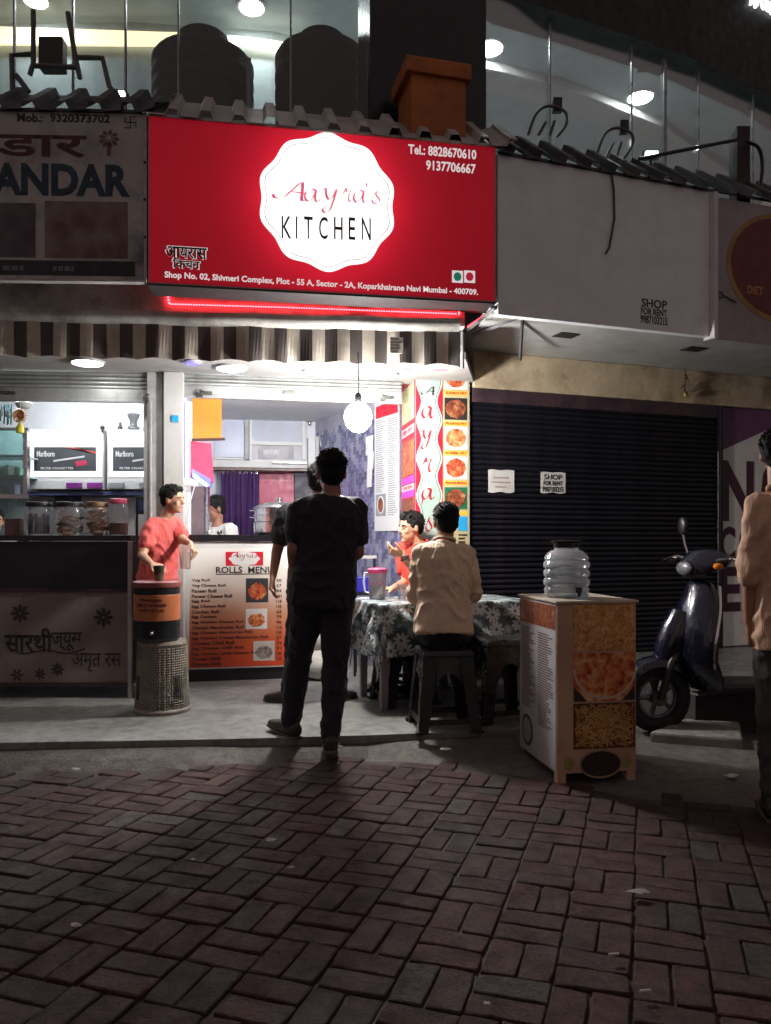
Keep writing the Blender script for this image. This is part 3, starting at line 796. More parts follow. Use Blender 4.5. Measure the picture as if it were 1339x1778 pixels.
# dark clad pier
pier = Thing('clad_pier', 'black clad pier standing between the upstairs windows', 'pier', (.3, 5.7, 3.6))
a, b = on_path(641, -.05), on_path(836, -.05)
m = MB(); m.prism([(a.x, a.y, 3.6), (b.x, b.y, 3.6), (b.x - .1, b.y + .5, 3.6), (a.x - .1, a.y + .5, 3.6)], (0, 0, 3.2)); pier.add('cladding', m, M('pier_black', (.003, .004, .008), .35, var=.3), bevel=.01)
# orange plastered pedestal
op = Thing('orange_pedestal', 'orange plastered block with a square cap on the roof', 'pedestal', (.3, 5.3, 3.8))
def yawbox(px0, px1, py0, py1, Y, dep, yaw):
    a, b = P(px0, py1, Y), P(px1, py0, Y); c = Vector(((a.x + b.x) / 2, Y, 0)); w_ = (b.x - a.x) / 2
    Mx = Matrix.Translation(c) @ Matrix.Rotation(R(yaw), 4, 'Z')
    return MB().box(-w_, w_, 0, dep, a.z, b.z, M=Mx)
op.add('shaft', yawbox(713, 812, 126, 250, 5.15, .34, 14), orange_plaster, bevel=.01)
op.add('cap', yawbox(704, 823, 102, 130, 5.12, .4, 14), orange_plaster, bevel=.012)
# curved dark fascia on the right with lit letters
fas = Thing('curved_fascia', 'black curved fascia band with lit white letters, top right corner', 'fascia', (2, 6.4, 5.3))
fp = [Vector(p) for p in ((.55, 5.62), (.70, 5.73), (1.0, 5.97), (1.49, 6.17), (2.02, 6.41), (2.59, 6.68), (3.54, 7.24), (4.8, 8.2))]
m = MB()
for a, b in zip(fp[:-1], fp[1:]):
    m.hexa([(a.x, a.y, 5.3), (b.x, b.y, 5.3), (b.x - .15, b.y + .28, 5.3), (a.x - .15, a.y + .28, 5.3), (a.x, a.y, 6.9), (b.x, b.y, 6.9), (b.x - .15, b.y + .28, 6.9), (a.x - .15, a.y + .28, 6.9)])
fas.add('band', m, M('fascia_black', (.004, .0045, .005), .6))
FF = Frame(2.59, 6.68, math.degrees(math.atan2(.56, .95)))
white_letter = EM('letter_white', (.95, 1, 1), 2.2)
for s_, bx in (('A', (1302, -14, 1313, 8)), ('P', (1313, -10, 1321, 10)), ('O', (1321, -6, 1331, 14)), ('L', (1331, 0, 1338, 18)), ('L', (1338, 6, 1346, 24))):
    u0, w0 = FF.to(bx[0], bx[3], -.02); u1, w1 = FF.to(bx[2], bx[1], -.02)
    me = text_mesh(s_, white_letter, .03, 0, .01)
    co = np.empty(len(me.vertices) * 3); me.vertices.foreach_get('co', co); co = co.reshape(-1, 3); lo, hi = co.min(0), co.max(0)
    k = [(co[:, i] - lo[i]) / (hi[i] - lo[i]) for i in range(2)]; out = np.empty_like(co)
    for q in range(len(co)):
        out[q] = FF.world(u0 + k[0][q] * (u1 - u0), -.02 - co[q, 2], w0 + k[1][q] * (w1 - w0)) - fas.base
    me.vertices.foreach_set('co', out.ravel()); new_obj('letter', me, fas.o)

# floodlights on tube brackets
def tubes(t_, name, lists, r, mat):
    for pts in lists:
        m = MB(); m.tube(pts, r, 8); t_.add(name, m, mat, True)
fl = Thing('sign_floodlight', 'unlit black floodlight on a bent grey tube bracket, upper left', 'floodlight', P(85, 175, 5.15))
Y = 5.15
m = MB(); a, b = P(66, 117, Y), P(108, 62, Y); m.box(a.x, b.x, Y, Y + .09, a.z, b.z); fl.add('lamp_box', m, black_plastic, bevel=.01)
pipe = M('pipe_grey', (.10, .10, .105), .45, .3)
tubes(fl, 'bracket_tube', [[P(58, 18, Y), P(58, 110, Y), P(52, 130, Y)], [P(118, 22, Y), P(130, 95, Y), P(139, 136, Y)], [P(22, 165, Y), P(20, 96, Y), P(56, 94, Y)], [P(136, 100, Y), P(178, 101, Y), P(190, 150, Y), P(202, 165, Y)], [P(28, 130, Y), P(50, 160, Y)], [P(55, 114, Y), P(132, 117, Y)]], .017, pipe)
def loop_flood(px, py, Y, lab, s=1.0):
    t_ = Thing('sign_floodlight', lab, 'floodlight', P(px, py + 45, Y))
    m = MB(); a, b = P(px + 16 * s, py + 2, Y), P(px + 32 * s, py - 22 * s, Y); m.box(a.x, b.x, Y, Y + .05, a.z, b.z); t_.add('lamp_box', m, dark_frame, bevel=.006)
    pts = catmull([P(px - 28 * s, py + 45, Y), P(px - 14 * s, py + 8 * s, Y), P(px + 8 * s, py - 6 * s, Y), P(px + 36 * s, py + 4 * s, Y), P(px + 38 * s, py + 26 * s, Y), P(px + 22 * s, py + 48, Y)], 4)
    tubes(t_, 'bracket_tube', [pts, [P(px - 10 * s, py + 45, Y), P(px + 3, py + 22 * s, Y)], [P(px + 10 * s, py + 45, Y), P(px + 18 * s, py + 20 * s, Y)]], .011, pipe)
loop_flood(945, 190, 5.75, 'floodlight on a looped bracket under the square lamp panel')
loop_flood(1062, 228, 6.0, 'looped floodlight bracket near the right roof edge', .95)
cb = Thing('roof_pipe', 'thin black pipe rising along the right roof edge', 'pipe', P(1110, 275, 5.75))
tubes(cb, 'pipe', [[P(1110, 276, 5.75), P(1180, 262, 5.85), P(1278, 243, 6.0)], catmull([P(1296, 245, 6.05), P(1318, 258, 6.08), P(1324, 290, 6.1), P(1320, 325, 6.1)], 4)], .014, black_plastic)
bx = Thing('roof_post', 'dark box post at the end of the roof pipe', 'post', P(1290, 330, 6.2))
m = MB(); a, b = P(1280, 335, 6.1), P(1303, 218, 6.1); m.box(a.x, b.x, 6.1, 6.25, a.z - .2, b.z); bx.add('post', m, M('post_dark', (.03, .02, .018), .6), bevel=.006)

# ================================================================ corrugated roof strips above the signboards
def roof_sheet(fr, u0, u1, w, lab, matl, ribs=.195):
    t_ = Thing('roof_sheet', lab, 'roof', ((u0 + u1) / 2, 0, w), fr, group='corrugated sheets over the signboards')
    prof = []; u = u0
    while u < u1:
        prof += [(u, 0), (u + ribs * .52, 0), (u + ribs * .62, .048), (u + ribs * .88, .048)]; u += ribs
    prof.append((u1, 0))
    m = MB(); rs = []
    for (v_, z_) in ((-.03, -.026), (.14, .105), (.34, .262)):
        rs.append([(a, v_ + random.uniform(-.012, .012) * (v_ < 0), w + z_ + b) for a, b in prof])
    for r0, r1 in zip(rs[:-1], rs[1:]):
        for k in range(len(prof) - 1): m.poly([r0[k], r0[k + 1], r1[k + 1], r1[k]])
    bot = [(a, b, c - .006) for a, b, c in rs[0]]
    for k in range(len(prof) - 1): m.poly([rs[0][k], bot[k], bot[k + 1], rs[0][k + 1]])
    t_.add('sheet', m, matl)
    m = MB(); m.box(u0, u1, -.012, .0, w - .03, w - .012); t_.add('flashing', m, matl)
roof_dark = M('roof_sheet_dark', (.05, .05, .055), .5, .5, var=.4, dirt=((.1, .09, .08), 4))
roof_grey = M('roof_sheet_grey', (.55, .53, .50), .5, .3, var=.4, dirt=((.25, .23, .21), 3))
roof_sheet(FL, -2.2, -.02, 3.80, 'dark corrugated roof strip above the old signboard', roof_dark)
roof_sheet(FM, 0, 2.18, 3.79, 'weathered corrugated roof strip above the red sign', roof_grey)
roof_sheet(FR, 0, 3.4, 3.755, 'corrugated roof strip above the blank white board', roof_dark)

# ================================================================ signboards
def oblique_lines(th, rng_box, v, rows, mat, name='small_print', cols=((0, 1),), seed=1, fill=.75, h=.5):
    """rows of small print too fine to read: broken dashes"""
    rn = random.Random(seed); u0, w0, u1, w1 = rng_box; m = MB(); dh = (w1 - w0) / rows
    for r in range(rows):
        for c0, c1 in cols:
            x = c0
            end = c0 + (c1 - c0) * rn.uniform(fill * .7, 1)
            while x < end - .01:
                l = rn.uniform(.04, .13) * (c1 - c0) * 1.6; e = min(x + l, end)
                ua, ub = u0 + (u1 - u0) * x, u0 + (u1 - u0) * e; wa = w0 + dh * (r + .25)
                m.box(ua, ub, v - .0008, v, wa, wa + dh * h); x = e + .02
    return th.add(name, m, mat, kind='stuff')
def pict(th, box, v, mat, name='picture', ell_=None, rim=None):
    m = MB(); m.box(box[0], box[2], v - .001, v, box[1], box[3]); o = th.add(name, m, mat)
    return o
def disc(th, box, v, mat, name='plate', n=28, under=None):
    cu, cw = (box[0] + box[2]) / 2, (box[1] + box[3]) / 2; ru, rw = (box[2] - box[0]) / 2, (box[3] - box[1]) / 2
    m = MB(); m.prism([(cu + ru * math.cos(2 * PI * q / n), v, cw + rw * math.sin(2 * PI * q / n)) for q in range(n)], (0, -.001, 0))
    return th.add(name, m, mat, under=under)
food_red = food('food_red', [(.2, (.05, .008, .006)), (.45, (.30, .03, .02)), (.65, (.45, .10, .04)), (.85, (.55, .28, .10))], 34)
food_dark = food('food_dark', [(.2, (.02, .008, .006)), (.45, (.12, .03, .015)), (.7, (.25, .07, .03)), (.9, (.4, .2, .1))], 30, seed=2)
food_orange = food('food_orange', [(.25, (.08, .012, .006)), (.42, (.36, .05, .02)), (.6, (.52, .16, .05)), (.85, (.66, .42, .2))], 24, seed=3)
food_green = food('food_green', [(.15, (.02, .06, .01)), (.4, (.3, .35, .06)), (.6, (.7, .6, .3)), (.9, (.85, .8, .6))], 28, seed=4)
food_rice = food('food_rice', [(.15, (.10, .02, .008)), (.4, (.36, .13, .04)), (.65, (.55, .30, .10)), (.9, (.65, .46, .25))], 42, seed=5)
t = NT('food_noodle'); vv = t.coord('Object', 1)
w1 = t.node('ShaderNodeTexWave', wave_type='BANDS'); w1.inputs['Scale'].default_value = 15; w1.inputs['Distortion'].default_value = 14; w1.inputs['Detail'].default_value = 2; w1.inputs['Detail Scale'].default_value = 1.2
t.link(vv, w1.inputs['Vector']); nz = t.noise(vv, 30, 4)
t.col(t.mix(t.ramp(nz, [(.55, (0, 0, 0)), (.7, (.7,) * 3)]), t.ramp(w1.outputs['Fac'], [(.1, (.16, .06, .015)), (.4, (.40, .21, .055)), (.9, (.58, .38, .14))]), (.3, .05, .02))); t.set(Roughness=.4)
food_noodle = t.mat

# --- red light box
rs = Thing('red_sign', 'glowing red shop sign with a white scalloped badge', 'sign', (1.09, 0, 2.758), FM)
U1, Wb, Wt = 2.18, 2.758, 3.78
m = MB(); m.box(0, U1, .2, .215, Wb, Wt); m.box(0, U1, .003, .2, Wb, Wb + .012); m.box(0, U1, .003, .2, Wt - .012, Wt); m.box(0, .012, .003, .2, Wb + .012, Wt - .012); m.box(U1 - .012, U1, .003, .2, Wb + .012, Wt - .012)
rs.add('case', m, white_paint)
m = MB(); m.box(0, U1, -.002, .21, Wb - .014, Wb - .002); rs.add('bottom_shade_strip', m, dark_frame)  # dark strip added so the bright underside of the case looks shaded
def glow_sheet(name, c, em, tl=.5):
    mt = flex(name, c, tl); b = mt.node_tree.nodes['Principled BSDF']
    b.inputs['Emission Color'].default_value = (*(hexc(c) if isinstance(c, str) else c), 1); b.inputs['Emission Strength'].default_value = em
    return mt
red_sheet = glow_sheet('sign_red_sheet', (.50, .010, .026), .56)
white_sheet = glow_sheet('sign_white_sheet', (.85, .86, .86), .85)
cu, cw = FM.to(569.5, 351); r0 = .424
NS = 120
def scal(r, k): th_ = 2 * PI * k / NS; rr = r + .0135 * math.cos(10 * (th_ - PI / 2)); return cu + rr * math.cos(th_), cw + rr * math.sin(th_)
def toedge(k):
    th_ = 2 * PI * k / NS; c, s = math.cos(th_), math.sin(th_)
    tt = min([x for x in ((U1 - .006 - cu) / c if c > 1e-9 else (.006 - cu) / c if c < -1e-9 else 9, (Wt - .006 - cw) / s if s > 1e-9 else (Wb + .006 - cw) / s if s < -1e-9 else 9) if x > 0])
    return cu + tt * c, cw + tt * s
m = MB(); corners = [(U1 - .006, Wt - .006), (.006, Wt - .006), (.006, Wb + .006), (U1 - .006, Wb + .006)]
for k in range(NS):
    a, b = scal(r0, k), scal(r0, k + 1); c, d = toedge(k + 1), toedge(k)
    pts = [a, b, c]
    if abs(c[0] - d[0]) > 1e-6 and abs(c[1] - d[1]) > 1e-6:
        pts.append(min(corners, key=lambda q: abs(q[0] - (c[0] + d[0]) / 2) + abs(q[1] - (c[1] + d[1]) / 2)))
    pts.append(d); m.poly([(p[0], 0, p[1]) for p in pts])
rs.add('red_sheet', m, red_sheet)
m = MB(); m.poly([(*[scal(r0, k)[0]], 0, scal(r0, k)[1]) for k in range(NS)]); badge = rs.add('badge', m, white_sheet)
m = MB()
for k in range(NS):
    a, b, c, d = scal(r0 - .030, k), scal(r0 - .030, k + 1), scal(r0 - .0335, k + 1), scal(r0 - .0335, k)
    m.poly([(p[0], -.001, p[1]) for p in (a, b, c, d)])
rs.add('badge_outline', m, black_print, under=badge)
for ch_, x0, x1 in (('K', 489, 506), ('I', 513.5, 516.5), ('T', 528, 543), ('C', 554, 569), ('H', 580, 595), ('E', 605.5, 617), ('N', 628, 644)): rs.text(ch_, rs.px(x0, 375.5 + (x0 - 489) * .02, x1, 414 + (x0 - 489) * .02), -.001, black_print, bold=.004, under=badge)
# condensed tall capitals: word is spaced out
m = MB()
red_script = EM('script_red_lit', (.62, .10, .17), .95)
for ch_, x0, x1, y0, y1 in (('A', 478, 524, 315, 348), ('a', 528, 556, 328, 350), ('y', 562, 592, 328, 350), ('r', 596, 615, 329, 350), ('a', 613, 638, 330, 352), ("'", 633, 650, 331, 354), ('s', 644, 664, 332, 354)):
    b = rs.px(x0, y0, x1, y1); hgt = (b[3] - b[1])
    m = MB(); script_letter(m, ch_, b[0], b[1], (b[2] - b[0]), hgt / (1.5 if ch_ == 'A' else 1), -.001, nib=.15 if ch_ != "'" else .16)
    rs.add('script_letter', m, red_script, under=badge)
white_glow = EM('print_white_lit', (.9, .85, .85), .62)
for s_, bx, bd in (('Tel.: 8828670610', (709, 249, 827, 274), .02), ('9137706667', (740, 278, 826, 299), .02), ('Shop No. 02, Shivneri Complex, Plot - 55 A, Sector - 2A, Koparkhairane Navi Mumbai - 400709.', (286, 470, 830, 517), .025)):
    b = rs.px(*bx); 
    ua, wa = FM.to(bx[0], bx[1] + 14 if len(s_) > 40 else bx[1], 0)
    if len(s_) > 40:
        w_lo = FM.to(286, 485)[1]; w_hi = FM.to(286, 471)[1]; b = (b[0], w_lo, b[2], w_hi)
    elif 'Tel' in s_: b = (b[0], FM.to(709, 267)[1], b[2], FM.to(709, 250)[1])
    else: b = (b[0], FM.to(740, 295)[1], b[2], FM.to(740, 278)[1])
    rs.text(s_, b, -.001, white_glow, bold=bd)
halo = EM('print_halo', (.85, .85, .85), .55)
for s_, bx in (('आयरास', (288, 429, 359, 449)), ('िकचन', (300, 448, 347, 466))):
    b = rs.px(*bx); rs.text(s_, (b[0] - .006, b[1] - .004, b[2] + .006, b[3] + .004), -.0006, halo, bold=.045, name='lettering_outline'); rs.text(s_, b, -.0024, black_print, bold=.02)
for x0, mt in ((785, green_print), (806, red_print)):
    b = rs.px(x0, 470, x0 + 19, 491); q = rs.px(x0, 470, x0 + 19, 491); m = MB(); m.box(b[0], b[2], -.001, 0.0005, b[1], b[3]); o = rs.add('food_mark', m, white_glow)
    e = .15 * (b[2] - b[0]); disc(rs, (b[0] + e, b[1] + e, b[2] - e, b[3] - e), -.0012, EM('dot_lit', (.01, .14, .09) if mt is green_print else (.4, .01, .04), .8), 'dot', under=o)
for du, dw in [(.33 * math.cos(R(a_)), .33 * math.sin(R(a_))) for a_ in range(0, 360, 45)]:
    q = FM.world(cu + du, .13, cw + dw); point('sign_tube', q, 1.25, (1, .98, .96), .04)

# --- old painted signboard on the left
old_board = M('old_board', (.46, .45, .42), .6, var=.3, sc=2, dirt=((.12, .11, .115), 1.6))
os_ = Thing('old_sign', 'grimy unlit painted signboard with faded letters left of the red sign', 'sign', (-1.0, 0, 2.75), FL)
uR_, wT = FL.to(254, 196); _, wB = FL.to(254, 490)
m = MB(); m.box(-2.4, uR_, 0, .05, wB, wT); os_.add('board', m, old_board, bevel=.004)
m = MB(); m.box(uR_ - .012, uR_ + .003, -.006, 0, wB, wT); m.box(-2.4, uR_ - .012, -.006, 0, wB, wB + .012); os_.add('edge_trim', m, grey_paint)
fade_b = M('faded_black', (.035, .033, .04), .7, var=.5); fade_r = M('faded_maroon', (.085, .022, .026), .7, var=.5); fade_t = M('faded_teal', (.02, .05, .075), .7, var=.6, sc=12)
def oldtxt(s_, x0, y0, x1, y1, mt, bd=.02):
    os_.text(s_, os_.px(x0, y0, x1, y1), -.0008, mt, bold=bd)
oldtxt('Mob.:', 30, 197, 74, 212, fade_b, .03); oldtxt('9320373702', 87, 198, 191, 213, fade_b, .03)
oldtxt('भंडार', -90, 222, 150, 272, fade_r, .02)
oldtxt('ANDAR', -14, 284, 226, 340, fade_t, .04)
oldtxt('BH', -130, 284, -24, 340, fade_t, .04)
# auspicious cross with dots
m = MB(); b = os_.px(213, 202, 240, 223); cu_, cw_ = (b[0] + b[2]) / 2, (b[1] + b[3]) / 2; s = (b[3] - b[1]) / 2; e = s * .09
for x0, x1, z0, z1 in ((-e, e, -s, s), (-s, s, -e, e), (e, s, s - 2 * e, s), (-s, -e, -s, -s + 2 * e), (s - 2 * e, s, -s, -e), (-s, -s + 2 * e, e, s)): m.box(cu_ + x0, cu_ + x1, -.001, 0, cw_ + z0, cw_ + z1)
for i in (-1, 1):
    for j in (-1, 1): m.box(cu_ + i * s * .5 - e, cu_ + i * s * .5 + e, -.001, 0, cw_ + j * s * .5 - e, cw_ + j * s * .5 + e)
os_.add('symbol', m, fade_b)
pk = M('faded_pink', (.16, .07, .07), .7, var=.4)
m = MB()
for q in range(9):
    a = q * 2 * PI / 9; uu, ww = os_.px(176, 226, 200, 272)[0] + .045, os_.px(176, 226, 200, 272)[1] + .085
    m.prism([(uu + .012 * math.cos(a), -.0008, ww + .03 + .012 * math.sin(a)), (uu + .05 * math.cos(a - .3), -.0008, ww + .02 + .04 * math.sin(a - .3)), (uu + .065 * math.cos(a), -.0008, ww + .02 + .06 * math.sin(a)), (uu + .05 * math.cos(a + .3), -.0008, ww + .02 + .04 * math.sin(a + .3))], (0, -.0004, 0))
m.box(uu - .012, uu + .012, -.0012, -.0004, ww - .08, ww); os_.add('painted_flower', m, pk)
pic1 = food('faded_picture', [(.2, (.03, .02, .03)), (.45, (.10, .045, .045)), (.7, (.16, .11, .09)), (.9, (.20, .17, .14))], 9, seed=7)
pic2 = food('faded_picture_dark', [(.2, (.015, .015, .02)), (.5, (.045, .03, .045)), (.8, (.09, .07, .08))], 8, seed=9)
pict(os_, os_.px(78, 350, 222, 448), -.0008, pic1); pict(os_, os_.px(-80, 352, 62, 446), -.0008, pic2)
m = MB(); b = os_.px(-120, 452, 235, 478); m.box(b[0], b[2], -.001, 0, b[1], b[3]); os_.add('painted_band', m, fade_b)
oblique_lines(os_, os_.px(5, 458, 150, 474), -.0012, 1, M('faded_white', (.16, .16, .17), .7), cols=((0, .45), (.6, .95)))
m = MB()
for y in (283, 347, 412): 
    u, w = FL.to(252, y); m.lathe([(.008, 0), (.008, .004), (.003, .006)], (0, 0, 0), 8, M=Matrix.Translation((u, -.006, w)) @ Matrix.Rotation(R(90), 4, 'X'))
os_.add('bolts', m, black_metal)

# --- blank white board and its neighbour
ws = Thing('blank_sign', 'large blank white signboard with a small for-rent stencil', 'sign', (1, 0, 2.68), FR)
board_white = M('board_white', (.84, .88, .92), .55, var=.14, sc=1.5, dirt=((.66, .69, .73), 1.3))
uW = FR.to(1232, 450)[0]
m = MB(); m.box(.004, uW, 0, .06, 2.68, 3.735); ws.add('board', m, board_white, bevel=.004)
m = MB(); m.box(uW, uW + .035, -.05, .06, 2.66, 3.71); ws.add('edge_strip', m, M('strip_white', (.62, .60, .62), .5, var=.15), bevel=.003)
for s_, bx in (('SHOP', (1114, 520, 1158, 535)), ('FOR RENT', (1113, 536, 1158, 548)), ('9987103215', (1112, 549, 1159, 563))): ws.text(s_, ws.px(*bx), -.001, black_print, bold=.018)
m = MB(); m.tube([FRp for FRp in [(FR.to(x, y, -.012)[0], -.012, FR.to(x, y, -.012)[1]) for x, y in ((1061, 296), (1066, 330), (1067, 380), (1058, 430), (1052, 440))]], .007, 6); ws.add('hanging_cable', m, black_plastic, True)
ds = Thing('round_logo_sign', 'grey signboard with a dark red round emblem at the right edge', 'sign', (uW + .8, 0, 2.66), FR)
m = MB(); m.box(uW + .036, 3.6, .005, .06, 2.665, 3.70); ds.add('board', m, M('board_grey', (.36, .33, .33), .6, var=.3, sc=2), bevel=.004)
disc(ds, ds.px(1262, 372, 1440, 560), .004, M('emblem_border', (.35, .20, .05), .5), 'emblem_border', 40); disc(ds, ds.px(1270, 380, 1432, 550), .0025, M('emblem_red', (.14, .015, .012), .5), 'emblem', 40)
ds.text('DIET', ds.px(1298, 497, 1325, 511), .001, M('emblem_letter', (.55, .22, .08), .5), bold=.02)
m = MB(); u, w = FR.to(1251, 512, 0); m.tube([(u + .022 * math.cos(a), -.003, w + .022 * math.sin(a)) for a in np.linspace(0, 2 * PI, 14)[:-1]], .004, 6, cyc=True); m.tube([(u + .02, -.003, w), (u + .14, -.003, w - .04)], .005, 6); ds.add('hook', m, pipe, True)

# brackets carrying the boards
br = Thing('sign_bracket', 'steel angle arms holding the corner between red and white signs', 'bracket', (.75, 5.2, 2.55))
for a, b, r_ in ((P(806, 577, 5.55), P(860, 535, 5.15), .016), (P(822, 582, 5.6), P(905, 548, 5.3), .016), (P(908, 548, 5.3), P(903, 625, 5.9), .012), (P(903, 548, 5.3), P(860, 540, 5.2), .012)):
    m = MB(); m.tube([a, b], r_, 4); br.add('arm', m, M('bracket_steel', (.10, .10, .11), .5, .4))

# --- fascia beam with red LED strip, awning cassette and striped valance
fb = Thing('awning_beam', 'long pale fascia beam above the awning', 'beam', (1.5, .1, 2.62), FA)
UA = 3.0
m = MB(); m.box(-1.6, 1.0, .06, .16, 2.66, 2.90); m.box(1.0, UA + .02, .06, .16, 2.66, 2.90); fb.add('fascia', m, M('fascia_paint', (.70, .64, .63), .6, var=.2, dirt=((.2, .17, .17), 2)), bevel=.005)
m = MB(); m.box(-1.6, UA + .05, -.02, .4, 2.90, 2.93); fb.add('top_board', m, dark_frame)
led_red = EM('led_red', (1, .03, .04), 24)
led_dim = M('led_tape', (.35, .02, .02), .3)
def led(name, label, pts, fr, n, r=.0055):
    t_ = Thing(name, label, 'led strip', pts[0], fr)
    m = MB(); m.tube([Vector(p) + Vector((0, .006, 0)) for p in pts], .006, 4); t_.add('tape', m, led_dim)
    m = MB(); tot = sum((Vector(b) - Vector(a)).length for a, b in zip(pts[:-1], pts[1:]))
    for a, b in zip(pts[:-1], pts[1:]):
        a = Vector(a); b = Vector(b); k = max(2, int(n * (b - a).length / tot))
        for i in range(k):
            c = a.lerp(b, (i + .5) / k); m.box(c.x - r, c.x + r, c.y - .004, c.y + .003, c.z - r * .7, c.z + r * .7)
    t_.add('diodes', m, led_red)
def fa(px, py, v): u, w = FA.to(px, py, v); return (u, v, w)
led('led_strip', 'red LED strip running along the fascia under the red sign', [fa(290, 505, .05), fa(294, 528, .05), fa(500, 534, .05), fa(793, 545, .05)], FA, 120)
led('led_strip', 'short red LED strip dropping at the awning end', [fa(797, 523, .05), fa(797, 547, .05)], FA, 8)
led('led_strip', 'red LED strip on the steel bracket arm beside the awning', [tuple(P(812, 568, 5.5)), tuple(P(845, 545, 5.25))], W0, 12)
cs_ = Thing('awning', 'brown and cream striped awning valance with scalloped hem', 'awning', (1.5, 0, 2.38), FA)
m = MB(); cass = [(.0, 2.605), (-.02, 2.625), (-.03, 2.655), (-.02, 2.69), (.03, 2.70), (.06, 2.66), (.05, 2.605)]
rsx = [[(u, a, b + .004 * math.sin(u * 9)) for a, b in cass] for u in np.linspace(-1.6, UA - .03, 24)]
m.rings(rsx); cs_.add('cassette', m, M('cassette_grey', (.58, .56, .53), .5, .2, var=.3, dirt=((.28, .265, .25), 5)), True)
stripe_l = M('stripe_cream', (.62, .55, .47), .85, var=.2, dirt=((.42, .37, .32), 5), rand=.06, bump=.1, bsc=90); stripe_d = M('stripe_brown', (.10, .082, .078), .85, var=.2, rand=.1, bump=.1, bsc=90)
ups = (FA.to(800, 600)[0] - FA.to(0, 600)[0]) / 36.0
u_end = FA.to(800, 600)[0]
for k in range(54):
    ub = u_end - k * ups; ua = ub - ups
    m = MB(); n_ = 4; cols_ = []
    for i in range(n_ + 1):
        u = ua + (ub - ua) * i / n_
        sc_ = abs(math.sin(PI * (u - u_end) / .235))
        bot = 2.374 + .017 * (sc_ ** .7) * 1 - .0 + .002 * math.sin(u * 23)
        wv = .006 * math.sin(u * 11) + .004 * math.sin(u * 31)
        cols_.append((u, wv, bot))
    for (a, wa, ba), (b, wb, bb) in zip(cols_[:-1], cols_[1:]):
        m.hexa([(a, wa * 1.6, ba), (b, wb * 1.6, bb), (b, wb * 1.6 + .003, bb), (a, wa * 1.6 + .003, ba), (a, wa * .3, 2.612), (b, wb * .3, 2.612), (b, wb * .3 + .003, 2.612), (a, wa * .3 + .003, 2.612)])
    cs_.add('stripe', m, stripe_d if k % 2 == 0 else stripe_l)
m = MB(); b = cs_.px(677, 586, 700, 614, -.008)
m.box(b[0], b[2], -.012, -.010, b[1], b[3]); tg = cs_.add('sewn_tag', m, M('tag_cream', (.50, .46, .40), .8))
oblique_lines(cs_, (b[0] + .004, b[1], b[2] - .004, b[3]), -.0125, 5, M('tag_print', (.12, .11, .10), .8), 'tag_print')
m = MB(); m.tube([(u_end + .012, .0, 2.36), (u_end + .012, .0, 2.61)], .012, 8); cs_.add('end_rod', m, grey_paint, True)
for x0, x1, y in ((522, 536, 628), (580, 606, 632), (636, 666, 632), (697, 717, 635), (753, 777, 636)):
    led('led_strip', f'red LED strip piece glimpsed under the awning hem {dict([(522,"beside the small ceiling lamp"),(580,"left of the hanging bulb cord"),(636,"above the right ceiling lamp"),(697,"over the mint poster edge"),(753,"over the food poster")])[x0]}', [fa(x0, y + 5, .02), fa(x1, y + 5, .02)], FA, 8)

# hanging bulb
bp = P(622, 722, 5.22)
hb = Thing('hanging_bulb', 'glaring white bulb hanging on a cord in front of the kitchen', 'bulb', (bp.x, bp.y, bp.z))
m = MB(); m.tube([(bp.x, bp.y, bp.z + .1), (bp.x + .004, bp.y, bp.z + .22), (bp.x, bp.y, 2.452)], .004, 6); hb.add('cord', m, black_plastic)
m = MB(); m.lathe([(.018, .085), (.024, .09), (.024, .135), (.014, .15)], bp, 14); hb.add('socket', m, black_plastic, True)
m = MB(); m.lathe([(.004, -.11), (.042, -.10), (.078, -.062), (.092, -.012), (.084, .034), (.052, .072), (.024, .088)], bp, 20); hb.add('glass_bulb', m, EM('bulb_white', (1, .97, .92), 560), True)

# ================================================================ poster column
pc = Thing('poster_column', 'square column wrapped in menu posters with tall red script letters', 'column', (FS.to(765, 900, -.08)[0], -.08, FLR), FS)
ca, cb_ = FS.to(722, 900, -.08)[0], FS.to(815.5, 900, -.08)[0]
m = MB(); m.box(ca, cb_, -.08, .50, FLR, 2.45); pc.add('shaft', m, white_paint)
v0 = -.081
b = pc.px(722, 652, 769, 1000, v0); m = MB(); m.box(b[0], b[2], v0 - .0015, v0, b[1], b[3]); red_p = pc.add('red_poster', m, red_print)
# mint wave band
def wave_pts(off, side, n=60):
    out = []
    for i in range(n + 1):
        py = 655 + (1000 - 655) * i / n
        hw = 17.2 + 4.3 * math.cos(2 * PI * (py - 664) / 65.5)
        out.append(FS.to(745.5 + side * (hw + off), py, v0 - .002))
    return out
def wave_band(o0, o1, side, v_, mat, name):
    a, b = wave_pts(o0, side), wave_pts(o1, side); m = MB()
    for k in range(len(a) - 1): m.poly([(a[k][0], v_, a[k][1]), (a[k + 1][0], v_, a[k + 1][1]), (b[k + 1][0], v_, b[k + 1][1]), (b[k][0], v_, b[k][1])])
    pc.add(name, m, mat, under=red_p)
a, b2 = wave_pts(0, -1), wave_pts(0, 1); m = MB()
for k in range(len(a) - 1): m.poly([(a[k][0], v0 - .002, a[k][1]), (a[k + 1][0], v0 - .002, a[k + 1][1]), (b2[k + 1][0], v0 - .002, b2[k + 1][1]), (b2[k][0], v0 - .002, b2[k][1])])
pc.add('mint_wave', m, mint_print, under=red_p)
for sd in (-1, 1):
    wave_band(-1.6, -2.4, sd, v0 - .0025, black_print, 'wave_line'); wave_band(0, 1.1, sd, v0 - .0023, white_print, 'wave_edge')
scr = M('column_script_red', (.30, .01, .025), .4, var=0, bump=0)
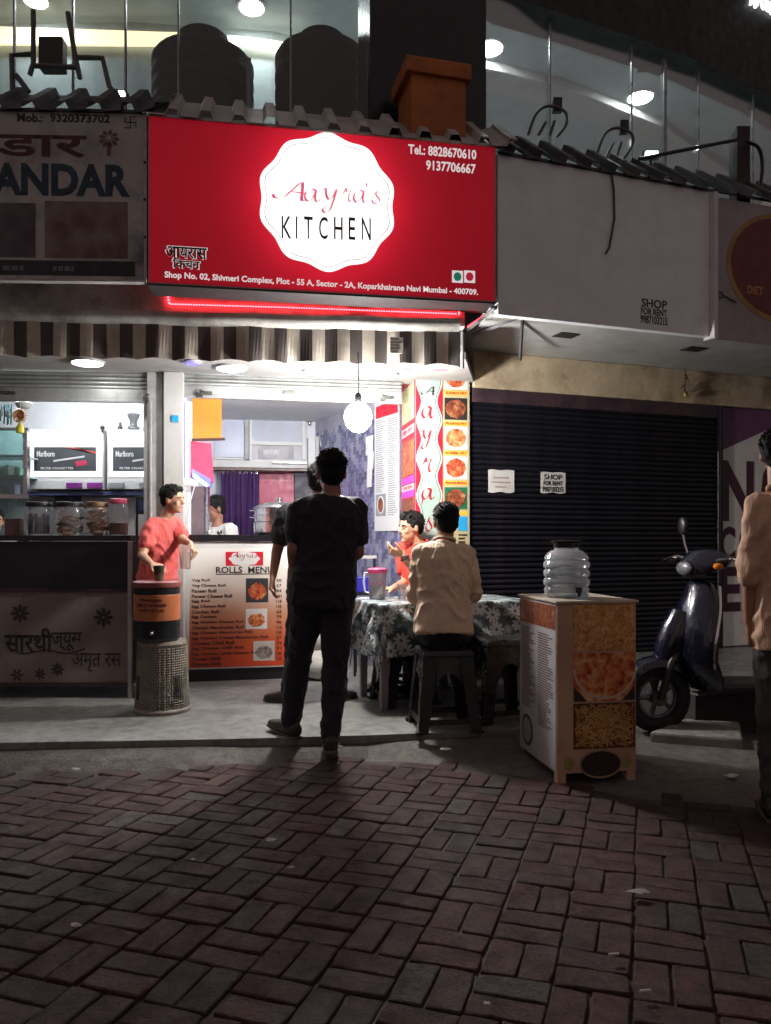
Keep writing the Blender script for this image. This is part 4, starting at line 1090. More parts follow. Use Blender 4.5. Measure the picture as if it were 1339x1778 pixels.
for ch_, x0, x1, y0, y1, mt in (('A', 733, 752, 671, 686, black_print), ('a', 732, 754, 706, 726, scr), ('y', 733, 753, 747, 764, scr), ('r', 735, 754, 797, 819, scr), ('a', 732, 754, 848, 867, scr), ("'", 732, 738, 880, 903, scr), ('s', 738, 753, 898, 922, scr)):
    b = pc.px(x0, y0, x1, y1, v0); m = MB(); script_letter(m, ch_, b[0], b[1], b[2] - b[0], (b[3] - b[1]) / (1.5 if ch_ == 'A' else 1), v0 - .003, nib=.2 if ch_ != "'" else .5); pc.add('script_letter', m, mt, under=red_p)
# food picture strip
b = pc.px(769.5, 622, 814.5, 1000, v0); m = MB(); m.box(b[0], b[2], v0 - .0015, v0, b[1], b[3]); fp_ = pc.add('food_poster', m, M('poster_cream', (.42, .35, .20), .4, var=.1))
tray = M('tray_black', (.02, .018, .018), .4)
for y0, y1, mt, nm in ((640, 676, food_red, 'SURMAI FRY'), (691, 729, food_dark, 'PRAWNS FRY'), (741, 780, food_orange, 'BOMBIL FRY'), (793, 832, food_red, 'PRAWNS MASALA'), (846, 884, food_dark, '')):
    o = pict(pc, pc.px(772, y0, 811.5, y1, v0 - .002), v0 - .0016, green_print if not nm else (tray if mt is food_dark else white_print), 'picture')
    b = pc.px(774, y0 + 3, 809, y1 - 3, v0 - .003)
    disc(pc, b, v0 - .003, M('plate_cream', (.40, .36, .30), .4) if mt is not food_dark else tray, 'plate', under=o); e = (b[2] - b[0]) * .06
    n_ = 40; rn = random.Random(y0); cu2, cw2 = (b[0] + b[2]) / 2, (b[1] + b[3]) / 2
    m = MB(); m.prism([(cu2 + ((b[2] - b[0]) / 2) * math.cos(2 * PI * q / n_) * rn.uniform(.9, 1.06), v0 - .0042, cw2 + ((b[3] - b[1]) / 2) * math.sin(2 * PI * q / n_) * rn.uniform(.9, 1.06)) for q in range(n_)], (0, -.0008, 0)); pc.add('dish', m, mt, under=o)
    bb = pc.px(771, y1 + 3, 812.5, y1 + 10, v0 - .002); m = MB(); m.box(bb[0], bb[2], v0 - .0026, v0 - .0016, bb[1], bb[3]); lb = pc.add('caption', m, yellow_print)
    if nm: e = (bb[3] - bb[1]) * .18; pc.text(nm, (bb[0] + .012, bb[1] + e, bb[2] - .008, bb[3] - e), v0 - .0028, red_print, bold=.03, under=lb)
b = pc.px(796, 897, 812, 922, v0 - .002); pict(pc, b, v0 - .0018, blue_print, 'blue_card')
oblique_lines(pc, pc.px(796, 926, 812, 950, v0), v0 - .002, 4, black_print)
# side face
q = FS.world(ca, -.08, 0); dq = Vector((-math.sin(FS.a), math.cos(FS.a))); bk = Vector((q.x, q.y)) + dq * .585
FSD = Frame(bk.x, bk.y, -80)
sp_ = Thing('side_poster', 'narrow pink and red food poster on the side of the column', 'poster', (.3, 0, 1.3), FSD)
v1 = -.002
def sb(y0, y1, x0=697.5, x1=721): return (FSD.to(x0, y1, v1)[0], FSD.to((x0 + x1) / 2, y1, v1)[1], FSD.to(x1, y1, v1)[0], FSD.to((x0 + x1) / 2, y0, v1)[1])
b = sb(655, 960); m = MB(); m.box(b[0], b[2], -.0045, -.001, b[1], b[3]); sp_.add('sheet', m, red_print)
for y0, y1, mt, nm in ((672, 733, food_green, 'picture'), (736, 742, red_print, 'band'), (742, 756, white_print, 'caption'), (766, 826, food_red, 'picture'), (828, 840, pink_print, 'band'), (842, 852, white_print, 'caption'), (852, 864, pink_print, 'band'), (866, 900, food_dark, 'picture')):
    b = sb(y0, y1, 699, 719.5); m = MB(); m.box(b[0], b[2], -.0065, -.0045, b[1], b[3]); o = sp_.add(nm, m, mt, bevel=.0)
    if nm == 'caption': e = (b[3] - b[1]) * .2; sp_.text('FISH FRY' if y0 < 800 else 'CHICKEN', (b[0] + .04, b[1] + e, b[2] - .04, b[3] - e), -.0068, red_print, bold=.03, under=o)

# ================================================================ kitchen interior
FW = Frame(KR1.x, KR1.y, math.degrees(math.atan2(KR0.y - KR1.y, KR0.x - KR1.x)))
mb_ = Thing('wall_menu', 'tall white price list hanging on the violet tiled wall', 'menu', (FW.to(672, 920, -.02)[0], -.02, 1.2), FW)
v2 = -.02
def wb(x0, y0, x1, y1): return (FW.to(x0, y1, v2)[0], FW.to((x0 + x1) / 2, y1, v2)[1], FW.to(x1, y1, v2)[0], FW.to((x0 + x1) / 2, y0, v2)[1])
b = wb(650.5, 690, 692.5, 922); m = MB(); m.box(b[0], b[2], v2, v2 + .008, b[1], b[3]); mb_.add('board', m, white_print)
b = wb(653, 700, 691, 722); pict(mb_, b, v2, red_print, 'red_header')
oblique_lines(mb_, wb(653, 728, 669, 855), v2 - .0005, 34, grey_print, seed=3, h=.4); oblique_lines(mb_, wb(674, 724, 691, 895), v2 - .0005, 44, grey_print, seed=4, h=.4)
o = pict(mb_, wb(653, 858, 670, 896), v2 - .0005, grey_print); disc(mb_, wb(655.5, 861, 667.5, 893), v2 - .002, white_print, 'plate', under=o); disc(mb_, wb(657, 864, 666, 890), v2 - .0035, food_dark, 'dish', under=o)
# sheets of paper clipped to the tiles
pp = Thing('paper_slips', 'bunch of white paper slips pinned on the tiles beside the price list', 'paper', (FW.to(643, 845, -.03)[0], -.03, FW.to(643, 845)[1]), FW)
for x0, y0, x1, y1, v_ in ((635, 757, 648, 790, -.02), (638, 785, 649, 815, -.028), (637, 812, 646, 846, -.024)):
    b = (FW.to(x0, y1, v_)[0], FW.to((x0 + x1) / 2, y1, v_)[1], FW.to(x1, y1, v_)[0], FW.to((x0 + x1) / 2, y0, v_)[1]); m = MB()
    m.hexa([(b[0], v_, b[1]), (b[2], v_ - .006, b[1]), (b[2], v_ - .004, b[1]), (b[0], v_ + .002, b[1]), (b[0] + .006, v_, b[3]), (b[2] + .006, v_ - .003, b[3]), (b[2] + .006, v_, b[3]), (b[0] + .006, v_ + .002, b[3])]); pp.add('slip', m, paper)

def kbox(th, name, x0, y0, x1, y1, v0_, v1_, mat, bevel=.003, under=None):
    b = th.px(x0, y0, x1, y1, v0_); m = MB(); m.box(b[0], b[2], v0_, v1_, b[1], b[3]); return th.add(name, m, mat, bevel=bevel, under=under)
pane_blue = M('panel_pale_blue', (.50, .53, .66), .3, var=.1)
wu = Thing('exhaust_window', 'white framed window unit with glass and grey nameplate in the kitchen back wall', 'window', (FKB.to(482, 800)[0], -.06, FKB.to(482, 800)[1]), FKB)
wf = kbox(wu, 'frame', 433, 798, 531, 802, -.06, -.002, white_print); 
for q in ((433, 690, 437.5, 798), (525, 690, 531, 798), (437.5, 767, 525, 773)): kbox(wu, 'frame_bar', *q, -.06, -.002, white_print)
kbox(wu, 'pane', 437.5, 690, 525, 767, -.03, -.02, M('glass_pale', (.5, .52, .60), .08, var=.1, bump=0), 0)
kbox(wu, 'lower_panel', 437.5, 773, 525, 798, -.03, -.02, M('lower_panel', (.45, .43, .47), .4), 0)
pl_ = kbox(wu, 'nameplate', 448, 774, 510, 797, -.036, -.03, M('nameplate_grey', (.22, .20, .23), .35), 0)
wu.text('VENTURE', wu.px(457, 781, 485, 789, -.037), -.0365, white_print, bold=.02, under=pl_)
pb = Thing('wall_panel', 'pale blue sheet panel beside the kitchen window', 'panel', (FKB.to(398, 796)[0], -.03, FKB.to(398, 796)[1]), FKB)
kbox(pb, 'sheet', 372, 690, 424, 794, -.02, -.002, pane_blue); kbox(pb, 'edge', 425, 690, 432, 798, -.05, -.002, grey_paint); kbox(pb, 'edge', 372, 794.5, 424, 798, -.03, -.002, white_print)
ks = Thing('kitchen_shelf', 'white kitchen shelf with dark underside above the curtain', 'shelf', (FKB.to(450, 814)[0], -.3, FKB.to(450, 814)[1]), FKB)
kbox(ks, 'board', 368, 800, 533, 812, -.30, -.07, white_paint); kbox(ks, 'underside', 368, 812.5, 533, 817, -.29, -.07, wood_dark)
tr_ = Thing('flat_tray', 'thin dark metal tray lying on the kitchen shelf edge', 'tray', (FKB.to(505, 806)[0], -.315, FKB.to(505, 806)[1]), FKB)
kbox(tr_, 'plate', 473, 801, 534, 805, -.34, -.302, M('tray_grey', (.2, .2, .2), .3, .7), .002)
cur = Thing('curtain', 'dark purple curtain hanging under the kitchen shelf', 'curtain', (FKB.to(415, 930)[0], -.2, 1.2), FKB)
ua, ub = FKB.to(384, 900, -.2)[0], FKB.to(449, 900, -.2)[0]; m = MB(); rs_ = []
zt, zb = FKB.to(400, 818, -.2)[1], .9
n_ = 60
for i in range(n_ + 1):
    u = ua + (ub - ua) * i / n_; ph = 2 * PI * i / n_ * 6.5
    rs_.append([(u + .006 * math.sin(ph * .5), -.2 + .012 * math.sin(ph), zt), (u, -.2 + .024 * math.sin(ph + .4 * math.sin(i)), (zt + zb) / 2), (u, -.2 + .028 * math.sin(ph + .5), zb)])
for r0_, r1_ in zip(rs_[:-1], rs_[1:]):
    for k in range(2): m.poly([r0_[k], r1_[k], r1_[k + 1], r0_[k + 1]])
cur.add('cloth', m, M('curtain_purple', (.055, .018, .10), .8, var=.3), True, angle=80)
m = MB()
for i in range(9):
    u = ua + (ub - ua) * (i + .5) / 9; m.tube([(u + .012 * math.cos(a), -.2, zt - .01 + .012 * math.sin(a)) for a in np.linspace(0, 2 * PI, 9)[:-1]], .003, 5, cyc=True)
cur.add('rings', m, steel)
m = MB(); m.tube([(ua - .05, -.2, zt), (ub + .3, -.2, zt)], .006, 8); cur.add('rod', m, steel, True)
rp = Thing('crimson_wall_board', 'plain crimson panel on the kitchen wall beside the curtain', 'panel', (FKB.to(480, 884, -.02)[0], -.02, FKB.to(480, 884, -.02)[1]), FKB)
kbox(rp, 'sheet', 450, 819, 511, 885, -.03, -.002, M('crimson_panel', (.42, .03, .10), .4, var=.12)); kbox(rp, 'trim', 452, 833, 507, 835, -.034, -.0305, M('crimson_trim', (.5, .08, .16), .4), 0)
wk = Thing('wall_board', 'dark framed shelf panel in the kitchen corner behind the men', 'panel', (FKB.to(528, 930)[0], -.1, 1.2), FKB)
kbox(wk, 'sheet', 511.5, 817.5, 545, 940, -.1, -.004, M('corner_dark', (.03, .025, .05), .5))
# taps and pipes in the far corner
tp = Thing('wall_pipes', 'white pipes and chrome tap on the kitchen corner wall', 'pipes', (FKB.to(540, 800)[0], -.05, FKB.to(540, 800)[1]), FKB)
def kp(x, y, v_): u, w = FKB.to(x, y, v_); return (u, v_, w)
for pts, r_, mt in (([kp(538, 690, -.06), kp(538, 733, -.06)], .012, steel), ([kp(551, 758, -.15), kp(551, 830, -.15)], .022, white_print), ([kp(558, 775, -.2), kp(556, 755, -.2), kp(563, 749, -.2), kp(571, 754, -.2)], .012, chrome), ([kp(536, 770, -.1), kp(566, 764, -.1)], .01, grey_paint)):
    m = MB(); m.tube(pts, r_, 8); tp.add('pipe', m, mt, True)
m = MB(); m.ell(kp(538, 735, -.06), (.02, .02, .03)); tp.add('tap_knob', m, chrome, True)
bx_ = Thing('switch_box', 'small white electric box on the kitchen corner wall', 'box', kp(541, 800, -.12), FKB); kbox(bx_, 'case', 535, 760, 548, 815, -.12, -.003, white_print, .006)
# left side: blue tube, orange sheet, red box
tb = Thing('blue_tube_light', 'upright glowing blue-white tube lamp at the kitchen door edge', 'lamp', (FS.to(324, 830, .02)[0], .02, FS.to(324, 830, .02)[1]), FS)
a_, b_ = FS.to(325, 830, .02), FS.to(325, 697, .02); m = MB(); m.tube([(a_[0], .02, a_[1]), (b_[0], .02, b_[1])], .011, 10); tb.add('tube', m, EM('tube_blue', (.55, .55, 1), 7), True)
m = MB(); m.box(a_[0] - .03, a_[0] - .012, 0, .04, a_[1], b_[1] + .0); tb.add('batten', m, EM('batten_blue_glow', (.05, .05, .6), .5))  # blue glow is put into the batten's own material
m = MB(); m.box(a_[0] - .03, a_[0] + .04, 0, .05, a_[1] - .06, a_[1] - .005); tb.add('end_cap', m, white_print, bevel=.006)
og = Thing('orange_blind', 'translucent orange sheet with a rod at its lower edge', 'blind', (FS.to(360, 765, .25)[0], .25, FS.to(360, 765, .25)[1]), FS)
kbox(og, 'sheet', 334, 690, 385, 763, .25, .253, flex('orange_sheet', (.85, .36, .06), .4), 0)
m = MB(); a_, b_ = FS.to(333, 764, .25), FS.to(391, 762, .25); m.tube([(a_[0], .25, a_[1]), (b_[0], .25, b_[1])], .012, 8); og.add('rod', m, wood_dark, True)
rb = Thing('red_banner_box', 'hanging red box sign with pink glow on its side above the boy', 'sign', (FS.to(350, 838, .4)[0], .4, FS.to(350, 838, .4)[1]), FS)
b = rb.px(331, 766, 370, 836, .40); m = MB(); m.hexa([(b[0], .40, b[1] + .03), (b[2], .52, b[1]), (b[2], .6, b[1]), (b[0], .5, b[1] + .03), (b[0], .40, b[3]), (b[2] - .02, .52, b[3]), (b[2] - .02, .6, b[3]), (b[0], .5, b[3])]); rb.add('box', m, M('banner_red', (.62, .03, .09), .4, var=.08), bevel=.004)
bl = Thing('blue_strip_lamp', 'short glaring blue strip lamp under the red box sign', 'lamp', (FS.to(345, 835, .3)[0], .3, FS.to(345, 835, .3)[1]), FS)
p0, p1 = FS.to(337, 826, .3), FS.to(359, 842, .3); m = MB(); m.tube([(p0[0], .30, p0[1]), (p1[0], .36, p1[1])], .012, 8); bl.add('tube', m, EM('tube_blue_strong', (.25, .35, 1), 14), True)
m = MB(); m.hexa([(p0[0] - .02, .31, p0[1] - .01), (p1[0] + .03, .37, p1[1] - .02), (p1[0] + .03, .42, p1[1] - .02), (p0[0] - .02, .36, p0[1] - .01), (p0[0] - .02, .31, p0[1] + .06), (p1[0] + .03, .37, p1[1] + .05), (p1[0] + .03, .42, p1[1] + .05), (p0[0] - .02, .36, p0[1] + .06)]); bl.add('housing', m, M('housing_blue', (.03, .05, .6), .4), bevel=.004)
m = MB(); m.tube(catmull([FS.world(*[FS.to(340, 838, .28)[0]], .28, FS.to(340, 838, .28)[1]), P(333, 862, 6.15), P(327, 890, 6.15), P(326, 925, 6.15)], 5), .004, 6)
wc = Thing('lamp_wire', 'thin white wire trailing from the blue strip lamp behind the boy', 'wire', P(326, 925, 6.15)); wc.add('wire', m, white_print, True)
fp2 = Thing('wood_partition', 'brown laminated partition with a steel edge behind the boy', 'partition', (-1.5, 6.75, FLR))
a_, b_ = P(331, 930, 6.7), P(357, 845, 6.75); m = MB(); m.box(a_.x, b_.x, 6.72, 6.76, FLR, b_.z); fp2.add('board', m, M('laminate_brown', (.17, .12, .13), .3, var=.3, sc=3))
a2 = P(357.5, 930, 6.7); b2_ = P(361, 840, 6.7); m = MB(); m.box(a2.x, b2_.x, 6.7, 6.78, FLR, b2_.z); fp2.add('edge', m, steel)
# kitchen ceiling tube, out of sight behind the rolled shutter
def tubelight(name, lab, c, L_, yaw, st):
    t_ = Thing(name, lab, 'lamp', c); Mx = Matrix.Translation(c) @ Matrix.Rotation(R(yaw), 4, 'Z')
    m = MB(); m.tube([Mx @ Vector((-L_ / 2, 0, -.03)), Mx @ Vector((L_ / 2, 0, -.03))], .014, 10); t_.add('tube', m, EM(name + '_glow', (.92, .95, 1), st), True)
    m = MB(); m.box(-L_ / 2, L_ / 2, -.02, .02, -.012, .03, M=Mx); t_.add('batten', m, white_print)
tubelight('kitchen_tube_light', 'white tube lamp on the kitchen ceiling', Vector((-.95, 6.42, 2.46)), 1.1, 10, 210)
tubelight('shop_fill_tube', 'unseen white tube lamp added to light the tobacco shop', Vector((-2.6, 6.45, 2.46)), 1.2, 0, 130)  # tube added out of view to light the tobacco shop

# --- menu counter
mc = Thing('menu_counter', 'white counter with orange rolls menu printed on its front', 'counter', (.45, 0, FLR), FC)
uc0, uc1 = FC.to(320, 1000)[0], FC.to(516, 1000)[0]
m = MB(); m.box(uc0, uc1, 0, .62, FLR + .10, 1.20); mc.add('body', m, white_print, bevel=.004)
m = MB(); m.box(uc0 + .02, uc1 - .02, .03, .6, FLR, FLR + .098); mc.add('plinth', m, black_plastic)
m = MB(); m.box(uc0 - .0, uc1 + .02, -.03, .66, 1.202, 1.252); mc.add('top_slab', m, granite, bevel=.004)
t = NT('menu_print'); tc = t.node('ShaderNodeTexCoord'); sx = t.node('ShaderNodeSeparateXYZ'); t.link(tc.outputs['Generated'], sx.inputs[0])
t.col(t.ramp(sx.outputs['Z'], [(0, (.50, .05, .015)), (.22, (.50, .09, .03)), (.45, (.48, .22, .13)), (.68, (.62, .55, .48)), (1, (.68, .68, .66))])); t.set(Roughness=.4)
mb2 = mc.px(329, 950, 500, 1158, -.003); m = MB(); m.box(mb2[0], uc1 - .01, -.003, 0, FC.to(329, 1160)[1], FC.to(329, 952)[1]); mp = mc.add('menu_sheet', m, t.mat)
def mtext(s_, x0, y0, x1, y1, mt, bd=.015): mc.text(s_, mc.px(x0, y0, x1, y1, -.004), -.0042, mt, bold=bd, under=mp)
b = mc.px(392, 958, 457, 982, -.004); m = MB(); m.box(b[0], b[2], -.0045, -.003, b[1], b[3]); mc.add('logo_red', m, red_print, under=mp)
m = MB(); cu_, cw_ = (b[0] + b[2]) / 2, (b[1] + b[3]) / 2; ru, rw = (b[2] - b[0]) * .40, (b[3] - b[1]) * .52
m.prism([(cu_ + ru * math.cos(a) * (1 + .05 * math.cos(8 * a)), -.0046, cw_ + rw * math.sin(a) * (1 + .05 * math.cos(8 * a))) for a in np.linspace(0, 2 * PI, 49)[:-1]], (0, -.001, 0)); mc.add('logo_badge', m, white_print, under=mp)
m = MB()
for ch_, x0, x1 in (('A', 402, 412), ('a', 413, 419), ('y', 420, 427), ('r', 428, 433), ('a', 434, 440), ("'", 438, 443), ('s', 442, 448)):
    q_ = mc.px(x0, 961, x1, 968, -.006); script_letter(m, ch_, q_[0], q_[1], q_[2] - q_[0], (q_[3] - q_[1]) * .8, -.006, nib=.2)
mc.add('logo_script', m, dark_red_print, under=mp)
mtext('K I T C H E N', 405, 971, 442, 976, black_print, .03)
for o_ in list(mp.children)[-1:]: o_.location.y -= .003
mtext('ROLLS', 375, 984, 421, 995, black_print, .02); mtext('MENU', 431, 984, 475, 995, black_print, .02)
m = MB(); q_ = mc.px(375, 996, 474, 997.5, -.004); m.box(q_[0], q_[2], -.0045, -.003, q_[1], q_[3]); mc.add('underline', m, black_print, under=mp)
items = ['Veg Roll', 'Veg Cheese Roll', 'Paneer Roll', 'Paneer Cheese Roll', 'Egg Roll', 'Egg Cheese Roll', 'Chicken Roll', 'Egg Chicken', 'Egg Chicken Cheese Roll', 'Chicken Manchurian Roll', 'Egg Chicken Manchurian Roll', 'Egg Chicken Cheese Manchurian Roll', 'Chicken Chilli Roll', 'Egg Chicken Chilli Roll', 'Egg Chicken Chilli Cheese Roll', 'Paneer Chilli', 'Cheese Chilli']
dk = M('menu_ink', (.06, .02, .015), .5, var=0, bump=0)
for k, s_ in enumerate(items):
    y = 1005 + k * 9.05; mtext(s_, 333, y, 333 + len(s_) * 3.9, y + 6, dk, .025)
    if k < 16: mtext(str(50 + (k * 17) % 90), 480, y, 489, y + 5.5, dk, .025)
for x0, y0, x1, y1, mt, bgm in ((427, 1004, 466, 1046, food_red, M('pic_black', (.03, .03, .035), .5)), (427, 1057, 464, 1092, food_orange, white_print), (440, 1113, 477, 1147, food('food_grey', [(.2, (.03, .02, .02)), (.5, (.14, .10, .09)), (.8, (.3, .25, .22))], 40, seed=6), M('pic_grey', (.5, .45, .42), .5))):
    q_ = mc.px(x0, y0, x1, y1, -.004); m = MB(); m.box(q_[0], q_[2], -.0045, -.003, q_[1], q_[3]); o = mc.add('picture', m, bgm, under=mp)
    rn = random.Random(x0 + y0); cu_, cw_ = (q_[0] + q_[2]) / 2, (q_[1] + q_[3]) / 2 - .01
    m = MB(); m.prism([(cu_ + (q_[2] - q_[0]) * .42 * math.cos(a) * rn.uniform(.85, 1.05), -.0046, cw_ + (q_[3] - q_[1]) * .36 * math.sin(a) * rn.uniform(.8, 1.1)) for a in np.linspace(0, 2 * PI, 27)[:-1]], (0, -.001, 0)); mc.add('printed_dish', m, mt, under=mp)
# steamer
sp0 = P(487, 930, 6.5); sc = Vector((sp0.x, 6.42, 1.253))
st_ = Thing('steamer_pot', 'stacked steel steamer pot on the menu counter', 'pot', sc); r_ = .205
m = MB(); m.lathe([(r_ * .86, 0), (r_ * .98, .02), (r_, .05), (r_, .10), (r_ * 1.03, .105)], sc, 32); st_.add('base_pan', m, steel, True)
for k in range(2):
    z = .107 + k * .055; m = MB(); m.lathe([(r_ * .96, z), (r_ * .97, z + .045), (r_ * 1.03, z + .047), (r_ * 1.03, z + .053), (r_ * .9, z + .054)], sc, 32); st_.add('tier', m, steel, True)
    for sg in (-1, 1):
        m = MB(); m.tube([sc + Vector((sg * r_ * .97, -.03, z + .03)), sc + Vector((sg * (r_ + .03), -.02, z + .035)), sc + Vector((sg * (r_ + .03), .02, z + .035)), sc + Vector((sg * r_ * .97, .03, z + .03))], .005, 6); st_.add('handle', m, steel, True)
m = MB(); m.lathe([(r_ * 1.02, .218), (r_ * .9, .235), (r_ * .5, .262), (.02, .27), (.02, .285), (.03, .29), (.03, .30), (.01, .305)], sc, 32); st_.add('lid', m, steel, True)
for px, lab in ((363, 'small white ball on the black counter top'), (381, 'tiny steel cup on the black counter top')):
    q_ = P(px, 932, 6.2); t_ = Thing('counter_item', lab, 'cup', (q_.x, 6.2, 1.253)); m = MB(); m.lathe([(.012, 0), (.02, .01), (.022, .03), (.018, .033)], (q_.x, 6.2, 1.253), 12); t_.add('cup', m, white_print if px < 370 else steel, True)
# stacked sacks behind the men's legs
for k, (px, py, Y, s_, lab) in enumerate(((548, 1186, 6.3, 1.0, 'bulging white sack on the kitchen floor, lower one'), (552, 1140, 6.45, .8, 'smaller white sack resting upon another behind the men'))):
    c = G(px, py, FLR) if k == 0 else P(px, py, 6.3); c.y = 6.3
    zc = FLR + .13 if k == 0 else FLR + .33
    t_ = Thing('white_sack', lab, 'sack', (c.x, c.y, zc - .13 * s_)); m = MB(); m.ell((c.x, c.y, zc), (.2 * s_, .15 * s_, .135 * s_), n=22, k=14)
    m.v = [tuple(Vector(v_) + Vector((1, .6, .8)) * .018 * noise.noise(Vector(v_) * 14)) for v_ in m.v]; sk = t_.add('bag', m, M('sack_white', (.55, .54, .5), .8, var=.3, bump=.6, bsc=60), True, angle=80)
    m = MB(); m.tube([(c.x + .17 * s_, c.y - .03, zc + .03), (c.x + .22 * s_, c.y - .04, zc + .06)], [.015, .03], 8); t_.add('tied_neck', m, M('sack_white2', (.5, .49, .46), .8), True)
# little side rack by the tiles
rk = Thing('side_rack', 'small black metal rack with blue crate beside the tiled wall', 'rack', G(632, 1160, FLR))
q0 = P(617, 1035, 6.5); q1 = P(650, 965, 6.5); m = MB()
for x in (q0.x, q1.x):
    for y in (6.42, 6.62): m.box(x - .01, x + .01, y - .01, y + .01, FLR, q1.z)
rk.add('posts', m, black_metal)
for z in (q1.z, q1.z - .3): m = MB(); m.box(q0.x - .02, q1.x + .02, 6.40, 6.64, z - .02, z); rk.add('shelf', m, grey_paint if z == q1.z else black_metal)
bc = Thing('blue_crate', 'deep blue plastic crate on the small black rack', 'crate', (q0.x, 6.52, q1.z - .3)); m = MB(); m.box(q0.x + .015, q1.x - .015, 6.44, 6.6, q1.z - .298, q1.z - .17); bc.add('crate', m, M('crate_blue', (.02, .02, .35), .4), bevel=.008)

# ================================================================ tobacco shop
def pbox(th, name, x0, y0, x1, y1, Y0, Y1, mat, bevel=.003, under=None):
    a, b = P(x0, y1, Y0), P(x1, y0, Y0); m = MB(); m.box(a.x, b.x, Y0, Y1, a.z, b.z); return th.add(name, m, mat, bevel=bevel, under=under)
cab_glow = EM('cabinet_lit', (1, 1, 1), .95)
for x0, x1, lab, shade in ((49, 180, 'lit white cigarette cabinet with a black advert, left of the pair', 0), (186, 318, 'lit white cigarette cabinet partly hidden by the pillar', 1)):
    Y = 6.85; a = P(x0, 850, Y)
    t_ = Thing('display_cabinet', lab, 'cabinet', (a.x, Y, a.z), group='lit cigarette cabinets')
    pbox(t_, 'case', x0, 746, x1, 850, Y, Y + .3, white_print)
    pbox(t_, 'lit_panel', x0 + 4, 750, x1 - 4, 828, Y - .006, Y, cab_glow, 0)
    pbox(t_, 'shelf_front', x0 + 2, 834, x1 - 2, 849, Y - .02, Y, white_print, .002)
    ad = pbox(t_, 'advert', x0 + 10, 776, x1 - 13, 818, Y - .010, Y - .0065, M('advert_black', (.05, .055, .06), .4), 0)
    for s_, q_ in (('Marlboro', (x0 + 15, 783, x0 + 46, 793)), ('FILTER CIGARETTES', (x0 + 22, 811, x0 + 78, 815))):
        c0, c1 = P(q_[0], q_[3], Y - .011), P(q_[2], q_[1], Y - .011); t_.text(s_, (c0.x, c0.z, c1.x, c1.z), Y - .0115, white_print, bold=.02, under=ad)
    m = MB(); c0, c1, c2, c3 = P(x0 + 44, 802, Y - .012), P(x0 + 44, 799, Y - .012), P(x0 + 98, 791, Y - .012), P(x0 + 98, 794, Y - .012); m.prism([c0, c3, c2, c1], (0, -.001, 0)); t_.add('cigarette', m, white_print, under=ad)
    m = MB(); c0, c1, c2, c3 = P(x0 + 62, 777, Y - .012), P(x0 + 80, 777, Y - .012), P(x1 - 14, 788, Y - .012), P(x1 - 14, 784, Y - .012); m.prism([c0, c3, c2, c1][::-1], (0, -.001, 0)); t_.add('red_beam', m, M('advert_red', (.5, .08, .06), .4), under=ad)
    m = MB(); c0, c1, c2, c3 = P(x0 + 84, 810, Y - .012), P(x0 + 82, 801, Y - .012), P(x0 + 101, 799, Y - .012), P(x0 + 102, 807, Y - .012); m.prism([c0, c3, c2, c1], (0, -.001, 0)); t_.add('red_pack', m, M('advert_pack', (.5, .04, .1), .4), under=ad)
    c0, c1 = P(x0 + 38, 770, Y - .011), P(x0 + 90, 764, Y - .011); t_.text('smoking kills', (c0.x, c0.z, c1.x, c1.z), Y - .0075, grey_print)
    for k, xx in enumerate((66, 102) if not shade else (2, 56)):
        pbox(t_, 'cigarette_pack', x0 + xx, 838, x0 + xx + 26, 848, Y - .05, Y - .021, M('pack_purple', (.20, .03, .22), .4) if not shade else grey_print, .002)
sv = Thing('silver_cup', 'grey trophy-shaped vase on top of the cigarette cabinet', 'vase', P(232, 746, 6.95)); q_ = P(232, 745, 6.95)
m = MB(); m.lathe([(.05, 0), (.05, .015), (.03, .03), (.03, .07), (.05, .11), (.052, .13), (.045, .135)], q_, 20); sv.add('vase', m, M('pewter', (.2, .2, .2), .4, .6), True)
si = Thing('dark_idol', 'tiny dark cone figure beside the grey vase', 'figure', P(209, 746, 6.95)); q_ = P(209, 745, 6.95); m = MB(); m.lathe([(.025, 0), (.022, .01), (.01, .04), (.012, .05), (.003, .06)], q_, 12); si.add('figure', m, black_plastic, True)
sl = Thing('wall_camera', 'small black round knob between the cigarette cabinets', 'camera', P(178, 748, 6.83)); q_ = P(178, 745, 6.83); m = MB(); m.ell(q_ + Vector((0, 0, .012)), (.02, .02, .02)); m.box(q_.x - .006, q_.x + .006, 6.82, 6.84, q_.z - .03, q_.z); sl.add('body', m, black_plastic, True)
pl2 = Thing('recess_lamp', 'small round lamp hanging in the tobacco shop doorway', 'lamp', P(42, 705, 6.2)); q_ = P(42, 703, 6.2); m = MB(); m.lathe([(.05, .02), (.07, .01), (.05, -.02), (.03, -.03)], q_, 18); pl2.add('fitting', m, white_print, True)
